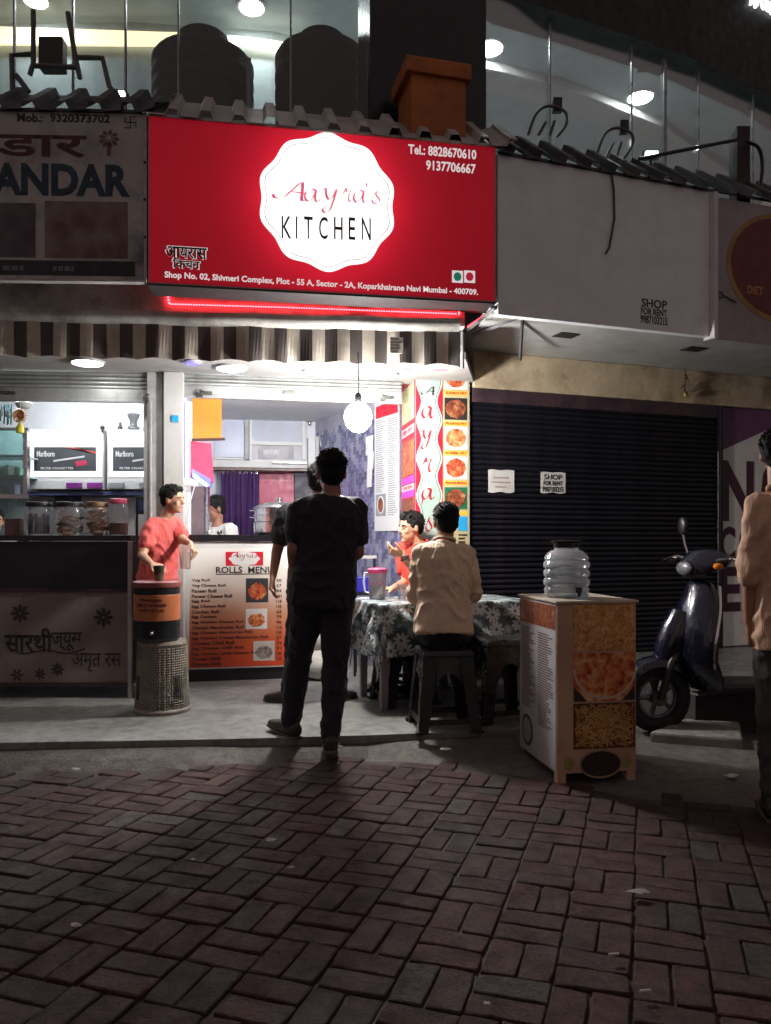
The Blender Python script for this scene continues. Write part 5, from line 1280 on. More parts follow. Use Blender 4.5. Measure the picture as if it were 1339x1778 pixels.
# glass showcase with goods on the left
sg = Thing('glass_showcase', 'tall greenish glass showcase at the left edge of the tobacco shop', 'showcase', P(-40, 1050, 6.5))
for q_ in ((-120, 742, 49, 747), (-120, 858, 49, 866), (40, 747, 47, 858)): pbox(sg, 'frame', *q_, 6.5, 6.55, steel)
pbox(sg, 'pane', -120, 747, 40, 858, 6.52, 6.526, clear('showcase_glass', (.8, .95, .93), .08, .03), 0)
for y in (790, 825): pbox(sg, 'shelf', -120, y, 40, y + 3, 6.56, 6.85, M('glass_shelf', (.45, .6, .6), .2), 0)
pbox(sg, 'back', -120, 742, 47, 930, 6.9, 6.93, M('showcase_back', (.38, .5, .5), .4), 0)
rn = random.Random(5)
for k, (cn, cc_) in enumerate((('pale teal', (.25, .55, .55)), ('white', (.7, .7, .68)), ('lilac', (.5, .42, .62)), ('mint green', (.4, .65, .5)))):
    x = -4 + k * 11; yb = 825 if k % 2 else 858; q_ = P(x, yb, 6.65); t_ = Thing('goods_packet', f'small {cn} packet behind the greenish showcase glass', 'packet', q_, group='packets in the glass showcase')
    m = MB(); m.box(q_.x, q_.x + .03 + rn.random() * .012, 6.65, 6.75, q_.z, q_.z + .05 + rn.random() * .04); t_.add('packet', m, M('packet_' + cn.replace(' ', '_'), cc_, .4), bevel=.002)
gar = Thing('garland', 'sparkling festive rosette with yellow tassel hanging at the shop edge', 'decoration', P(33, 750, 6.0)); q_ = P(35, 722, 6.0)
for k in range(16):
    a = 2 * PI * k / 16; m = MB(); dx, dz = math.cos(a), math.sin(a); m.tube([q_ + Vector((dx * .02, -.01, dz * .02)), q_ + Vector((dx * .042, -.02, dz * .042)), q_ + Vector((dx * .058, 0, dz * .058))], [.006, .011, .002], 6); gar.add('petal', m, M('petal_gold', (.5, .28, .14), .3, .3))
m = MB(); m.ell(q_ + Vector((0, -.012, 0)), (.02, .012, .02)); gar.add('centre', m, M('centre_red', (.4, .08, .04), .4), True)
m = MB(); m.lathe([(.012, .0), (.028, -.03), (.03, -.075), (.01, -.08)], q_ + Vector((0, 0, -.055)), 14); gar.add('tassel', m, M('tassel_yellow', (.6, .52, .05), .6), True)
m = MB(); m.tube([q_ + Vector((0, 0, .05)), P(35, 690, 6.0)], .003, 5); gar.add('string', m, black_print)
tinsel = Thing('tinsel', 'glittering teal and silver tinsel strands at the top left of the shop', 'decoration', P(8, 740, 6.02))
for k in range(26):
    x = -30 + k * 2.0; q_ = P(x, 702, 6.02 + .03 * (k % 3)); L_ = rn.uniform(.08, .16); m = MB(); m.tube([q_, q_ + Vector((.006 * math.sin(k), 0, -L_ * .5)), q_ + Vector((-.004, 0, -L_))], .006, 5)
    tinsel.add('strand', m, (steel, M('tinsel_teal', (.05, .25, .3), .2, .6), chrome)[k % 3])

# counter
lc = Thing('tobacco_counter', 'dark shop counter with worn painted writing on its front', 'counter', (-2.3, 5.54, FLR))
xr = P(222, 1200, 5.54).x
m = MB(); m.box(-4, xr, 5.56, 6.05, FLR + .10, 1.20); lc.add('body', m, M('counter_body', (.05, .04, .04), .6))
m = MB(); m.box(-4, xr + .02, 5.53, 6.08, 1.203, 1.243); lc.add('top_slab', m, granite, bevel=.004)
m = MB(); m.box(-4, xr, 5.548, 5.559, .86, 1.20); lc.add('upper_panel', m, M('counter_black', (.014, .012, .018), .4, var=.4))
m = MB(); m.box(-4, xr, 5.54, 5.559, .21, .856); lp = lc.add('lower_panel', m, M('counter_brown', (.21, .165, .15), .6, var=.25, sc=3, dirt=((.12, .09, .085), 3)))
m = MB(); m.box(-4, xr, 5.53, 5.559, .845, .865); m.box(-4, xr, 5.53, 5.559, .185, .21); lc.add('trim', m, M('trim_maroon', (.04, .02, .022), .5))
m = MB(); m.box(-4, xr + .01, 5.55, 6.0, FLR + .085, FLR + .105); lc.add('bottom_rail', m, steel)
m = MB(); m.box(xr + .002, xr + .03, 5.53, 5.56, FLR, 1.2); lc.add('corner_post', m, grey_paint, bevel=.003)
ink = M('painted_black', (.012, .009, .010), .6, var=.3)
def ltext(s_, x0, y0, x1, y1, bd): a, b = P(x0, y1, 5.539), P(x1, y0, 5.539); lc.text(s_, (a.x, a.z, b.x, b.z), 5.5392, ink, bold=bd, under=lp)
ltext('सारथी', 8, 1090, 92, 1133, .02); ltext('ज्यूस', 90, 1098, 142, 1130, .01); ltext('अमृत रस', 126, 1134, 210, 1166, .0)
m = MB(); pts = catmull([P(20, 1128, 5.539), P(40, 1136, 5.539), P(80, 1130, 5.539), P(115, 1136, 5.539), P(148, 1128, 5.539)], 5)
for a, b in zip(pts[:-1], pts[1:]): m.prism([a, b, b + Vector((0, 0, .012)), a + Vector((0, 0, .008))], (0, -.0008, 0))
lc.add('painted_swash', m, ink, under=lp)
fl_d = M('painted_flower', (.035, .022, .024), .7); fl_l = M('painted_petal', (.16, .14, .13), .7)
def flower(px, py, s_, n=8):
    c = P(px, py, 5.539); m = MB()
    for k in range(n):
        a = 2 * PI * k / n; m.prism([c + Vector((s_ * r * math.cos(a + da), 0, s_ * r * math.sin(a + da))) for r, da in ((.15, -.6), (.7, -.28), (1, 0), (.7, .28), (.15, .6))], (0, -.0006 - .0001 * k, 0))
    lc.add('painted_flower', m, fl_d, under=lp)
flower(180, 1072, .075); flower(35, 1065, .07); flower(100, 1162, .05); flower(30, 1172, .05, 6); flower(70, 1170, .045, 7)
m = MB()
for px, py, s_ in ((162, 1092, .03), (136, 1118, .03), (148, 1110, .02)):
    m = MB(); c = P(px, py, 5.539); m.prism([c + Vector((s_ * math.cos(a) * (1 + .4 * math.sin(3 * a)), 0, s_ * .6 * math.sin(a))) for a in np.linspace(0, 2 * PI, 13)[:-1]], (0, -.0016, 0)); lc.add('painted_petal', m, fl_l, under=lp)
# things on the tobacco counter
jar_clear = clear('jar_plastic', (.95, .96, .97), .07, .08, .10)
def jar(x0, x1, y0, lab, lid, fill, fh, kind, square=True):
    Y = 5.74; a, b = P(x0, 930, Y), P(x1, y0, Y); r = (b.x - a.x) / 2; c = Vector(((a.x + b.x) / 2, Y, 1.244)); h_ = b.z - 1.244
    t_ = Thing('snack_jar', lab, 'jar', c, group='snack jars on the tobacco counter')
    n = 24
    m = MB(); m.lathe([(r * .94, .002), (r, .02), (r, h_ * .72), (r * .97, h_ * .78), (r * .82, h_ * .86), (r * .8, h_ * .9)], c, n, close=False); t_.add('jar', m, jar_clear, True)
    m = MB(); m.lathe([(r * .86, h_ * .86), (r * .88, h_ * .9), (r * .88, h_ * .99), (r * .8, h_)], c, n); t_.add('lid', m, lid, True)
    rn = random.Random(x0)
    if kind == 'sticks':
        for k in range(26):
            a_ = rn.random() * 2 * PI; rr = rn.random() ** .5 * r * .75; q_ = c + Vector((rr * math.cos(a_), rr * math.sin(a_), .01)); m = MB(); m.tube([q_, q_ + Vector((rn.uniform(-.015, .015), rn.uniform(-.015, .015), fh * rn.uniform(.8, 1)))], .007, 6); t_.add('stick', m, fill)
    elif kind == 'cookies':
        for k in range(34):
            a_ = rn.random() * 2 * PI; rr = rn.random() ** .5 * r * .62; q_ = c + Vector((rr * math.cos(a_), rr * math.sin(a_), .012 + fh * (k / 34)))
            m = MB(); m.lathe([(.02, -.006), (.038, -.004), (.038, .004), (.02, .007)], (0, 0, 0), 12, M=Matrix.Translation(q_) @ Matrix.Rotation(rn.uniform(-.5, .5), 4, 'X') @ Matrix.Rotation(rn.uniform(-.5, .5), 4, 'Y')); t_.add('biscuit', m, fill, True)
    else:
        m = MB(); m.lathe([(r * .9, .006), (r * .95, .02), (r * .95, fh), (r * .3, fh + .006)], c, n); t_.add('contents', m, fill, True)
jar(43, 93, 872, 'snack jar packed with dark sticks under a black lid', black_plastic, M('stick_dark', (.05, .045, .05), .5), .15, 'sticks')
jar(95, 148, 872, 'snack jar of brown biscuits under a black lid', black_plastic, M('biscuit_brown', (.34, .16, .08), .8, rand=.3), .13, 'cookies')
jar(150, 190, 872, 'snack jar of pale biscuits under a brown lid', M('lid_brown', (.22, .12, .05), .5), M('biscuit_tan', (.55, .34, .19), .8, rand=.25), .17, 'cookies')
jar(190, 222, 866, 'slim jar half full of brown tea under a pink lid', M('lid_pink', (.62, .09, .2), .4), M('tea_brown', (.20, .10, .04), .6, bump=.5), .09, 'fill')
bb_ = Thing('brown_box', 'brown card box on the tobacco counter at the left edge', 'box', P(21, 930, 5.75)); a, b = P(8, 930, 5.7), P(33, 900, 5.7); m = MB(); m.box(a.x, b.x, 5.7, 5.82, 1.244, b.z); bb_.add('carton', m, M('card_brown', (.16, .09, .08), .7), bevel=.003)
# dark shelf and screen behind the jars
bs = Thing('back_shelf', 'dark shelf unit with blue boxes behind the snack jars', 'shelf', P(150, 930, 6.9))
pbox(bs, 'cupboard', 50, 862, 235, 1000, 6.95, 7.2, M('shelf_pale', (.38, .36, .34), .5)); pbox(bs, 'top_rail', 48, 853, 256, 860, 6.85, 7.1, M('rail_blue', (.08, .09, .2), .4)); pbox(bs, 'gap_shade_panel', 95, 862, 140, 885, 6.93, 6.95, M('gap_shade', (.03, .03, .06), .5), 0)  # thin dark panel paints the shade of a gap onto the cupboard
dp = Thing('dark_screen', 'dark blue framed screen near the doorway behind the boy', 'screen', P(246, 950, 6.4)); pbox(dp, 'frame', 236, 862, 258, 1000, 6.4, 6.44, black_plastic); pbox(dp, 'screen', 240, 868, 258, 888, 6.392, 6.3995, M('screen_blue', (.03, .05, .12), .2), 0); pbox(dp, 'lower_card', 240, 893, 258, 990, 6.392, 6.3995, white_print, 0)

# ================================================================ furniture on the shop floor
FT = Frame(-.05, 5.04, 18); TL, TD, TZ = 1.10, .65, .80
tbl = Thing('dining_table', 'plain table with grey legs under the flowered cloth', 'table', (TL / 2, TD / 2, FLR), FT)
m = MB(); m.box(0, TL, 0, TD, TZ - .03, TZ - .004); tbl.add('tabletop', m, grey_paint, bevel=.004)
for u in (.07, TL - .07):
    for v_ in (.09, TD - .09):
        m = MB(); m.hexa([(u - .022, v_ - .022, FLR), (u + .022, v_ - .022, FLR), (u + .022, v_ + .022, FLR), (u - .022, v_ + .022, FLR), (u - .03, v_ - .03, TZ - .03), (u + .03, v_ - .03, TZ - .03), (u + .03, v_ + .03, TZ - .03), (u - .03, v_ + .03, TZ - .03)]); tbl.add('leg', m, M('leg_grey', (.28, .26, .25), .5), bevel=.004)
# cloth: daisies on dark ground, draped with folds
t = NT('daisy_cloth'); uvn = t.node('ShaderNodeUVMap'); uvn.uv_map = 'cloth'
nzv = t.node('ShaderNodeTexNoise'); nzv.inputs['Scale'].default_value = 9; t.link(uvn.outputs[0], nzv.inputs['Vector'])
vec = t.mix(.05, uvn.outputs[0], nzv.outputs['Color'], 'ADD')
def daisies(scale, petals, rad, seed):
    vo = t.node('ShaderNodeTexVoronoi', voronoi_dimensions='2D'); vo.inputs['Scale'].default_value = scale; vo.inputs['Randomness'].default_value = .75
    of = t.node('ShaderNodeVectorMath', operation='ADD'); of.inputs[1].default_value = (seed, seed * .7, 0); t.link(uvn.outputs[0], of.inputs[0]); t.link(of.outputs[0], vo.inputs['Vector'])
    df = t.node('ShaderNodeVectorMath', operation='SUBTRACT'); t.link(of.outputs[0], df.inputs[0]); t.link(vo.outputs['Position'], df.inputs[1])
    sx = t.node('ShaderNodeSeparateXYZ'); t.link(df.outputs[0], sx.inputs[0])
    ang = t.math('ARCTAN2', sx.outputs[1], sx.outputs[0]); ln = t.node('ShaderNodeVectorMath', operation='LENGTH'); t.link(df.outputs[0], ln.inputs[0])
    pet = t.math('ADD', t.math('MULTIPLY', t.math('ABSOLUTE', t.math('COSINE', t.math('MULTIPLY', ang, petals / 2))), rad * .6), rad * .4)
    return t.math('LESS_THAN', ln.outputs['Value'], pet), t.math('LESS_THAN', ln.outputs['Value'], rad * .22)
ground_c = t.ramp(t.noise(uvn.outputs[0], 16, 5, .65), [(.38, (.008, .014, .02)), (.48, (.03, .07, .085)), (.55, (.015, .03, .035)), (.62, (.2, .26, .27))])
a1, c1 = daisies(7.5, 9, .058, 0); a2, c2 = daisies(11, 8, .034, 3.3)
cc = t.mix(a2, ground_c, (.30, .36, .37)); cc = t.mix(a1, cc, (.56, .60, .60)); cc = t.mix(c1, cc, (.06, .10, .12))
t.col(cc); t.set(Roughness=.38, Specular_IOR_Level=1.0, Coat_Weight=.6, Coat_Roughness=.35)
cloth_mat = t.mat
tc_ = Thing('tablecloth', 'dark glossy tablecloth with white daisies draped over the table', 'tablecloth', (TL / 2, TD / 2, TZ), FT)
ov = .36; nx, ny = 110, 86; verts, uvs, faces = [], [], []
for j in range(ny + 1):
    for i in range(nx + 1):
        s_ = -ov + (TL + 2 * ov) * i / nx; q_ = -ov + (TD + 2 * ov) * j / ny
        rc = .05; cxn = min(max(s_, rc), TL - rc); cyn = min(max(q_, rc), TD - rc)
        dx, dy = s_ - cxn, q_ - cyn; dd = math.hypot(dx, dy)
        wob = noise.noise(Vector((s_ * 3, q_ * 3, 5))) * .003
        if dd <= rc: verts.append((s_, q_, TZ + wob * .4)); 
        else:
            nx_, ny_ = dx / dd, dy / dd; ex = dd - rc
            bx_, by_ = cxn + nx_ * rc, cyn + ny_ * rc
            per = (math.atan2(ny_, nx_) * .5 + (s_ + q_ * 1.3)) * 9
            fold = min(1, ex / .14)
            out = .014 + .028 * fold * (math.sin(per * 1.6) + .5 * math.sin(per * 3.7 + 1)) + .05 * ex
            arc = min(ex, .03)
            out = max(out, .008)
            zz = TZ - .002 - max(0, ex - .012) * .97
            verts.append((bx_ + nx_ * out, by_ + ny_ * out, zz + wob))
        uvs.append((s_, q_))
for j in range(ny):
    for i in range(nx): a = j * (nx + 1) + i; faces.append((a, a + 1, a + nx + 2, a + nx + 1))
me = bpy.data.meshes.new('cloth'); me.from_pydata([Vector(v_) - tc_.base for v_ in verts], [], faces); me.materials.append(cloth_mat)
uvl = me.uv_layers.new(name='cloth')
for lp_ in me.loops: uvl.data[lp_.index].uv = uvs[lp_.vertex_index]
me.polygons.foreach_set('use_smooth', [True] * len(me.polygons)); new_obj('cloth', me, tc_.o)

def stool(label, c, yaw, mat, h_=.47, top=.145, bot=.185, lattice=False, group='plastic stools'):
    c = Vector(c); t_ = Thing('plastic_stool', label, 'stool', c, group=group); t_.o.rotation_euler = (0, 0, R(yaw))
    def add(name, mm, mt=mat, bevel=.004): return new_obj(name, mm.mesh(name, mt, bevel=bevel), t_.o)
    m = MB(); m.hexa([(-top - .012, -top - .012, h_ - .035), (top + .012, -top - .012, h_ - .035), (top + .012, top + .012, h_ - .035), (-top - .012, top + .012, h_ - .035), (-top, -top, h_), (top, -top, h_), (top, top, h_), (-top, top, h_)]); add('seat', m, bevel=.012)
    def rad(z): return bot + (top - bot) * z / h_
    for sx in (-1, 1):
        for sy in (-1, 1):
            m = MB(); w_ = .085
            for (ax, ay) in ((1, 0), (0, 1)):
                r0_, r1_ = rad(0), rad(h_ - .036); th_ = .008
                if ax: pts = [(sx * r0_, sy * r0_, 0), (sx * (r0_ - w_ * .7), sy * r0_, 0), (sx * (r0_ - w_ * .7), sy * (r0_ - th_), 0), (sx * r0_, sy * (r0_ - th_), 0), (sx * r1_, sy * r1_, h_ - .036), (sx * (r1_ - w_), sy * r1_, h_ - .036), (sx * (r1_ - w_), sy * (r1_ - th_), h_ - .036), (sx * r1_, sy * (r1_ - th_), h_ - .036)]
                else: pts = [(sx * (r0_ - .0005), sy * (r0_ - th_ - .0005), 0), (sx * (r0_ - .0005), sy * (r0_ - w_ * .7), 0), (sx * (r0_ - th_), sy * (r0_ - w_ * .7), 0), (sx * (r0_ - th_), sy * (r0_ - th_ - .0005), 0), (sx * (r1_ - .0005), sy * (r1_ - th_ - .0005), h_ - .036), (sx * (r1_ - .0005), sy * (r1_ - w_), h_ - .036), (sx * (r1_ - th_), sy * (r1_ - w_), h_ - .036), (sx * (r1_ - th_), sy * (r1_ - th_ - .0005), h_ - .036)]
                m.hexa(pts)
            m.box(sx * rad(0) - .028, sx * rad(0) + .012, sy * rad(0) - .028 if sy > 0 else sy * rad(0) - .012, sy * rad(0) + .012 if sy > 0 else sy * rad(0) + .028, 0, .018) if sx > 0 else m.box(sx * rad(0) - .012, sx * rad(0) + .028, sy * rad(0) - .028 if sy > 0 else sy * rad(0) - .012, sy * rad(0) + .012 if sy > 0 else sy * rad(0) + .028, 0, .018)
            add('leg', m, bevel=.002)
    for k in range(4):      # arched side panels with ribs
        Rz = Matrix.Rotation(k * PI / 2, 4, 'Z'); m = MB(); n = 12; hw0 = rad(h_ * .6) - (.075 if not (lattice and k == 0) else .02)
        for i in range(n):
            x0, x1 = -hw0 + 2 * hw0 * i / n, -hw0 + 2 * hw0 * (i + 1) / n
            def arch(x): return h_ * .46 + (h_ * .26) * math.sqrt(max(0, 1 - (x / hw0) ** 2))
            za, zb_ = (arch(x0), arch(x1))
            if lattice and k == 0: za = zb_ = h_ * .5
            y0_, y1_ = -rad(h_ * .8) + .003, -rad(h_ * .8) + .009
            m.hexa([Rz @ Vector(q) for q in ((x0, y0_ - .01, za), (x1, y0_ - .01, zb_), (x1, y1_ - .01, zb_), (x0, y1_ - .01, za), (x0, y0_ + .012, h_ - .037), (x1, y0_ + .012, h_ - .037), (x1, y1_ + .012, h_ - .037), (x0, y1_ + .012, h_ - .037))])
        add('side_panel', m, bevel=0)
        m = MB(); z_ = .05; r_ = rad(z_) - .012
        m.hexa([Rz @ Vector(q) for q in ((-r_ + .02, -r_ - .006, z_), (r_ - .02, -r_ - .006, z_), (r_ - .02, -r_ + .004, z_), (-r_ + .02, -r_ + .004, z_), (-r_ + .02, -r_ - .004, z_ + .03), (r_ - .02, -r_ - .004, z_ + .03), (r_ - .02, -r_ + .006, z_ + .03), (-r_ + .02, -r_ + .006, z_ + .03))]); add('stretcher', m, bevel=0)
    if lattice:
        m = MB()
        for i in range(12):
            x = -.135 + .27 * i / 11; m.box(x - .003, x + .003, -rad(.1) + .005, -rad(.1) + .011, .04, h_ * .52)
        for i in range(12):
            z = .045 + (h_ * .5 - .045) * i / 11; m.box(-.14, .14, -rad(.1) + .003, -rad(.1) + .0045, z - .003, z + .003)
        add('lattice', m, bevel=0)
        for i in range(14):
            z = h_ * .42 + i * .014
            m = MB(); m.hexa([(rad(z) - .004, -rad(z) + .06, z), (rad(z) + .002, -rad(z) + .06, z), (rad(z) + .002, rad(z) - .06, z + .012), (rad(z) - .004, rad(z) - .06, z + .012), (rad(z) - .004, -rad(z) + .06, z + .008), (rad(z) + .002, -rad(z) + .06, z + .008), (rad(z) + .002, rad(z) - .06, z + .02), (rad(z) - .004, rad(z) - .06, z + .02)]); add('woven_rib', m, bevel=0)
    return t_
black_stool = M('stool_black', (.014, .014, .016), .3, var=.3, bump=.3, bsc=120)
grey_stool = M('stool_beige', (.24, .205, .165), .5, var=.3, bump=.6, bsc=130, dirt=((.06, .048, .04), 5))
s1 = P(282, 1240, 5.13)
def round_stool(label, c, h_, r0_, r1_):
    c = Vector(c); t_ = Thing('plastic_stool', label, 'stool', c, group='plastic stools')
    m = MB(); m.lathe([(r1_ * .6, h_ - .03), (r1_ * 1.0, h_ - .035), (r1_ * 1.04, h_ - .02), (r1_ * 1.0, h_), (.02, h_ + .002)], c, 36); t_.add('seat', m, grey_stool, True)
    m = MB(); m.lathe([(r0_ * 1.05, 0), (r0_ * 1.07, .02), (r0_ * 1.0, .035), (r0_ * .95, .03), (r0_ * .96, .0)], c, 36); t_.add('foot_ring', m, grey_stool, True)
    def rr(z): return r0_ + (r1_ - r0_) * (z / h_) ** .8
    holes = lambda a, z: (abs((a % (PI / 2)) - PI / 4) < .28 and .08 < z < .24 and not (math.sin(a) < -.75))
    m = MB(); n = 66
    for k in range(n):
        a = 2 * PI * k / n + .03; zs = [z for z in np.linspace(.03, h_ - .03, 14)]
        run = []
        for z in zs + [None]:
            if z is None or holes(a, z):
                if len(run) > 1: m.tube(run, .0042, 5)
                run = []
            else: run.append(c + Vector((rr(z) * math.cos(a), rr(z) * math.sin(a), z)))
    t_.add('weave_uprights', m, grey_stool, True, kind='stuff')
    m = MB()
    for z in np.arange(.045, h_ - .03, .0155):
        run = []; first = []
        for k in range(73):
            a = 2 * PI * k / 72; q = c + Vector(((rr(z) + .003 * (-1) ** k) * math.cos(a), (rr(z) + .003 * (-1) ** k) * math.sin(a), z))
            if holes(a, z) or k == 72:
                if k == 72 and not holes(a, z): run.append(q)
                if len(run) > 1: m.tube(run, .0045 if z > .2 else .0032, 4)
                run = []
            else: run.append(q)
    t_.add('weave_rings', m, grey_stool, True, kind='stuff')
    m = MB(); m.lathe([(rr(.24) - .012, .24), (rr(h_ - .04) - .012, h_ - .04)], c, 36, close=False); t_.add('inner_wall', m, grey_stool, True)
round_stool('beige woven-look round stool carrying the black drum', (s1.x, 5.13, FLR), .46, .172, .152)
s2 = P(770, 1000, 4.68); stool('black plastic stool under the man in the tan shirt', (s2.x, 4.68, FLR), 8, black_stool)
s3 = P(868, 1000, 4.92); stool('empty black plastic stool beside the food-picture stand', (s3.x, 4.92, FLR), 16, black_stool, .50)
s4 = P(706, 1000, 5.40); stool('black plastic stool pushed under the daisy tablecloth', (s4.x - .02, 5.42, FLR), 20, black_stool, .45)
stool('black plastic stool under the man in the red shirt', (.22, 6.02 - .07, FLR), 30, black_stool, .46)

# jug and tumbler on the table
jc = G(655, 1040, TZ + .003)
jg = Thing('water_jug', 'clear plastic jug with a pink lid and handle on the table', 'jug', jc)
m = MB(); m.lathe([(.05, 0), (.056, .01), (.062, .17), (.064, .185)], jc, 24, close=False); m.lathe([(.05, .0), (.01, .002)], jc, 24, close=False); jg.add('body', m, clear('jug_plastic', (.95, .95, .96), .08, .12, .35, (.75, .74, .76)), True)
m = MB(); m.lathe([(.051, .003), (.054, .02), (.057, .085), (.01, .086)], jc, 24); jg.add('water', m, clear('jug_water', (.85, .9, .92), .10, .03, .12), True)
m = MB(); m.lathe([(.067, .178), (.068, .205), (.060, .212), (.02, .216), (.01, .216)], jc, 24); jg.add('lid', m, M('lid_hot_pink', (.62, .07, .18), .35), True)
m = MB(); m.tube([jc + Vector(q) for q in ((-.058, 0, .18), (-.085, 0, .18), (-.092, 0, .12), (-.085, 0, .05), (-.056, 0, .04))], .008, 8); jg.add('handle', m, M('handle_white', (.7, .7, .72), .3), True)
m = MB()
for k in range(9):
    a = -PI / 2 - .8 + k * .2; m.tube([jc + Vector((.0635 * math.cos(a), .0635 * math.sin(a), .10)), jc + Vector((.0637 * math.cos(a), .0637 * math.sin(a), .115 + .012 * math.sin(k * 2)))], .004, 5)
jg.add('printed_pattern', m, M('jug_print', (.4, .12, .15), .5))
cc_ = G(698, 1041, TZ + .003); cp = Thing('plastic_cup', 'clear plastic cup of water beside the jug', 'cup', cc_)
m = MB(); m.lathe([(.024, .0), (.026, .004), (.034, .105)], cc_, 20, close=False); cp.add('cup', m, jar_clear, True); m = MB(); m.lathe([(.023, .004), (.029, .06), (.005, .061)], cc_, 20); cp.add('water', m, clear('cup_water', (.85, .92, .95), .12, .03, .1), True)

# black drum with orange band on the beige stool
dc = Vector((s1.x - .025, 5.10, FLR + .461)); dr_ = .145
dm = Thing('drink_drum', 'black drink drum with orange label band and maroon lid', 'drum', dc)
m = MB(); m.lathe([(dr_ * .9, 0), (dr_ * .97, .01), (dr_, .03), (dr_, .36), (dr_ * .97, .365)], dc, 36); dm.add('body', m, M('drum_black', (.012, .012, .016), .3), True)
m = MB(); m.lathe([(dr_ + .0005, .135), (dr_ + .002, .137), (dr_ + .002, .298), (dr_ + .0005, .30)], dc, 36, close=False); dm.add('label_band', m, M('band_orange', (.42, .13, .05), .45, var=.15), True)
m = MB(); m.lathe([(dr_ + .006, .345), (dr_ + .008, .35), (dr_ + .008, .378), (dr_ - .004, .386), (dr_ - .02, .382), (.02, .384)], dc, 36); dm.add('lid', m, M('lid_maroon', (.24, .07, .07), .4), True)
ink2 = M('drum_ink', (.10, .02, .015), .5)
def ontext(s_, z0, z1, span, mt):
    me = text_mesh(s_, mt, .03, 0, .0008); co = np.empty(len(me.vertices) * 3); me.vertices.foreach_get('co', co); co = co.reshape(-1, 3); lo, hi = co.min(0), co.max(0)
    a = -PI / 2 + ((co[:, 0] - lo[0]) / (hi[0] - lo[0]) - .5) * span; rr = dr_ + .003 + co[:, 2]
    out = np.stack([rr * np.cos(a), rr * np.sin(a), z0 + (co[:, 1] - lo[1]) / (hi[1] - lo[1]) * (z1 - z0)], 1); me.vertices.foreach_set('co', out.ravel()); new_obj('lettering', me, dm.o)
ontext('Pineapple', .255, .28, .95, ink2); ontext('JUICE MAKERS', .222, .245, 1.35, ink2); ontext('cold drink', .198, .212, 1.2, ink2)
m = MB(); m.lathe([(.012, 0), (.016, .004), (.016, .012), (.008, .03)], (0, 0, 0), 14, M=Matrix.Translation(dc + Vector((.01, -dr_ + .004, .06))) @ Matrix.Rotation(R(90), 4, 'X')); dm.add('tap', m, steel, True)
gc = dc + Vector((.012, .0, .3865)); gt = Thing('steel_tumbler', 'steel tumbler standing on the drum lid', 'tumbler', gc)
m = MB(); m.lathe([(.026, 0), (.028, .004), (.036, .095), (.034, .096), (.026, .01)], gc, 20, close=False); m.lathe([(.028, .004), (.005, .0045)], gc, 20, close=False); gt.add('cup', m, M('tumbler_green', (.10, .11, .07), .3, .5), True)

# food-picture stand with water dispenser
FB = Frame(.847, 3.89, 9.7); BW, BD, BH = .417, .55, .905
bs_ = Thing('picture_stand', 'tall box stand with pictures of noodles and rice on its front', 'stand', (BW / 2, BD / 2, 0), FB)
stand_c = M('stand_cream', (.50, .32, .21), .5, var=.2, dirt=((.30, .17, .09), 3))
m = MB(); m.box(0, BW, 0, BD, .05, BH - .012)
for u in (0, BW - .05):
    for v_ in (0, BD - .05): m.box(u + .002, u + .048, v_ + .002, v_ + .048, 0, .05)
bs_.add('box', m, stand_c, bevel=.003)
m = MB(); m.box(-.01, BW + .01, -.012, BD + .01, BH - .012, BH); bs_.add('top', m, M('stand_top', (.50, .44, .36), .4, dirt=((.3, .26, .22), 4)), bevel=.003)
def fbx(x0, y0, x1, y1): u0, w0 = FB.to(x0, y1, -.002); u1, w1 = FB.to(x1, y0, -.002); return u0, w0, u1, w1
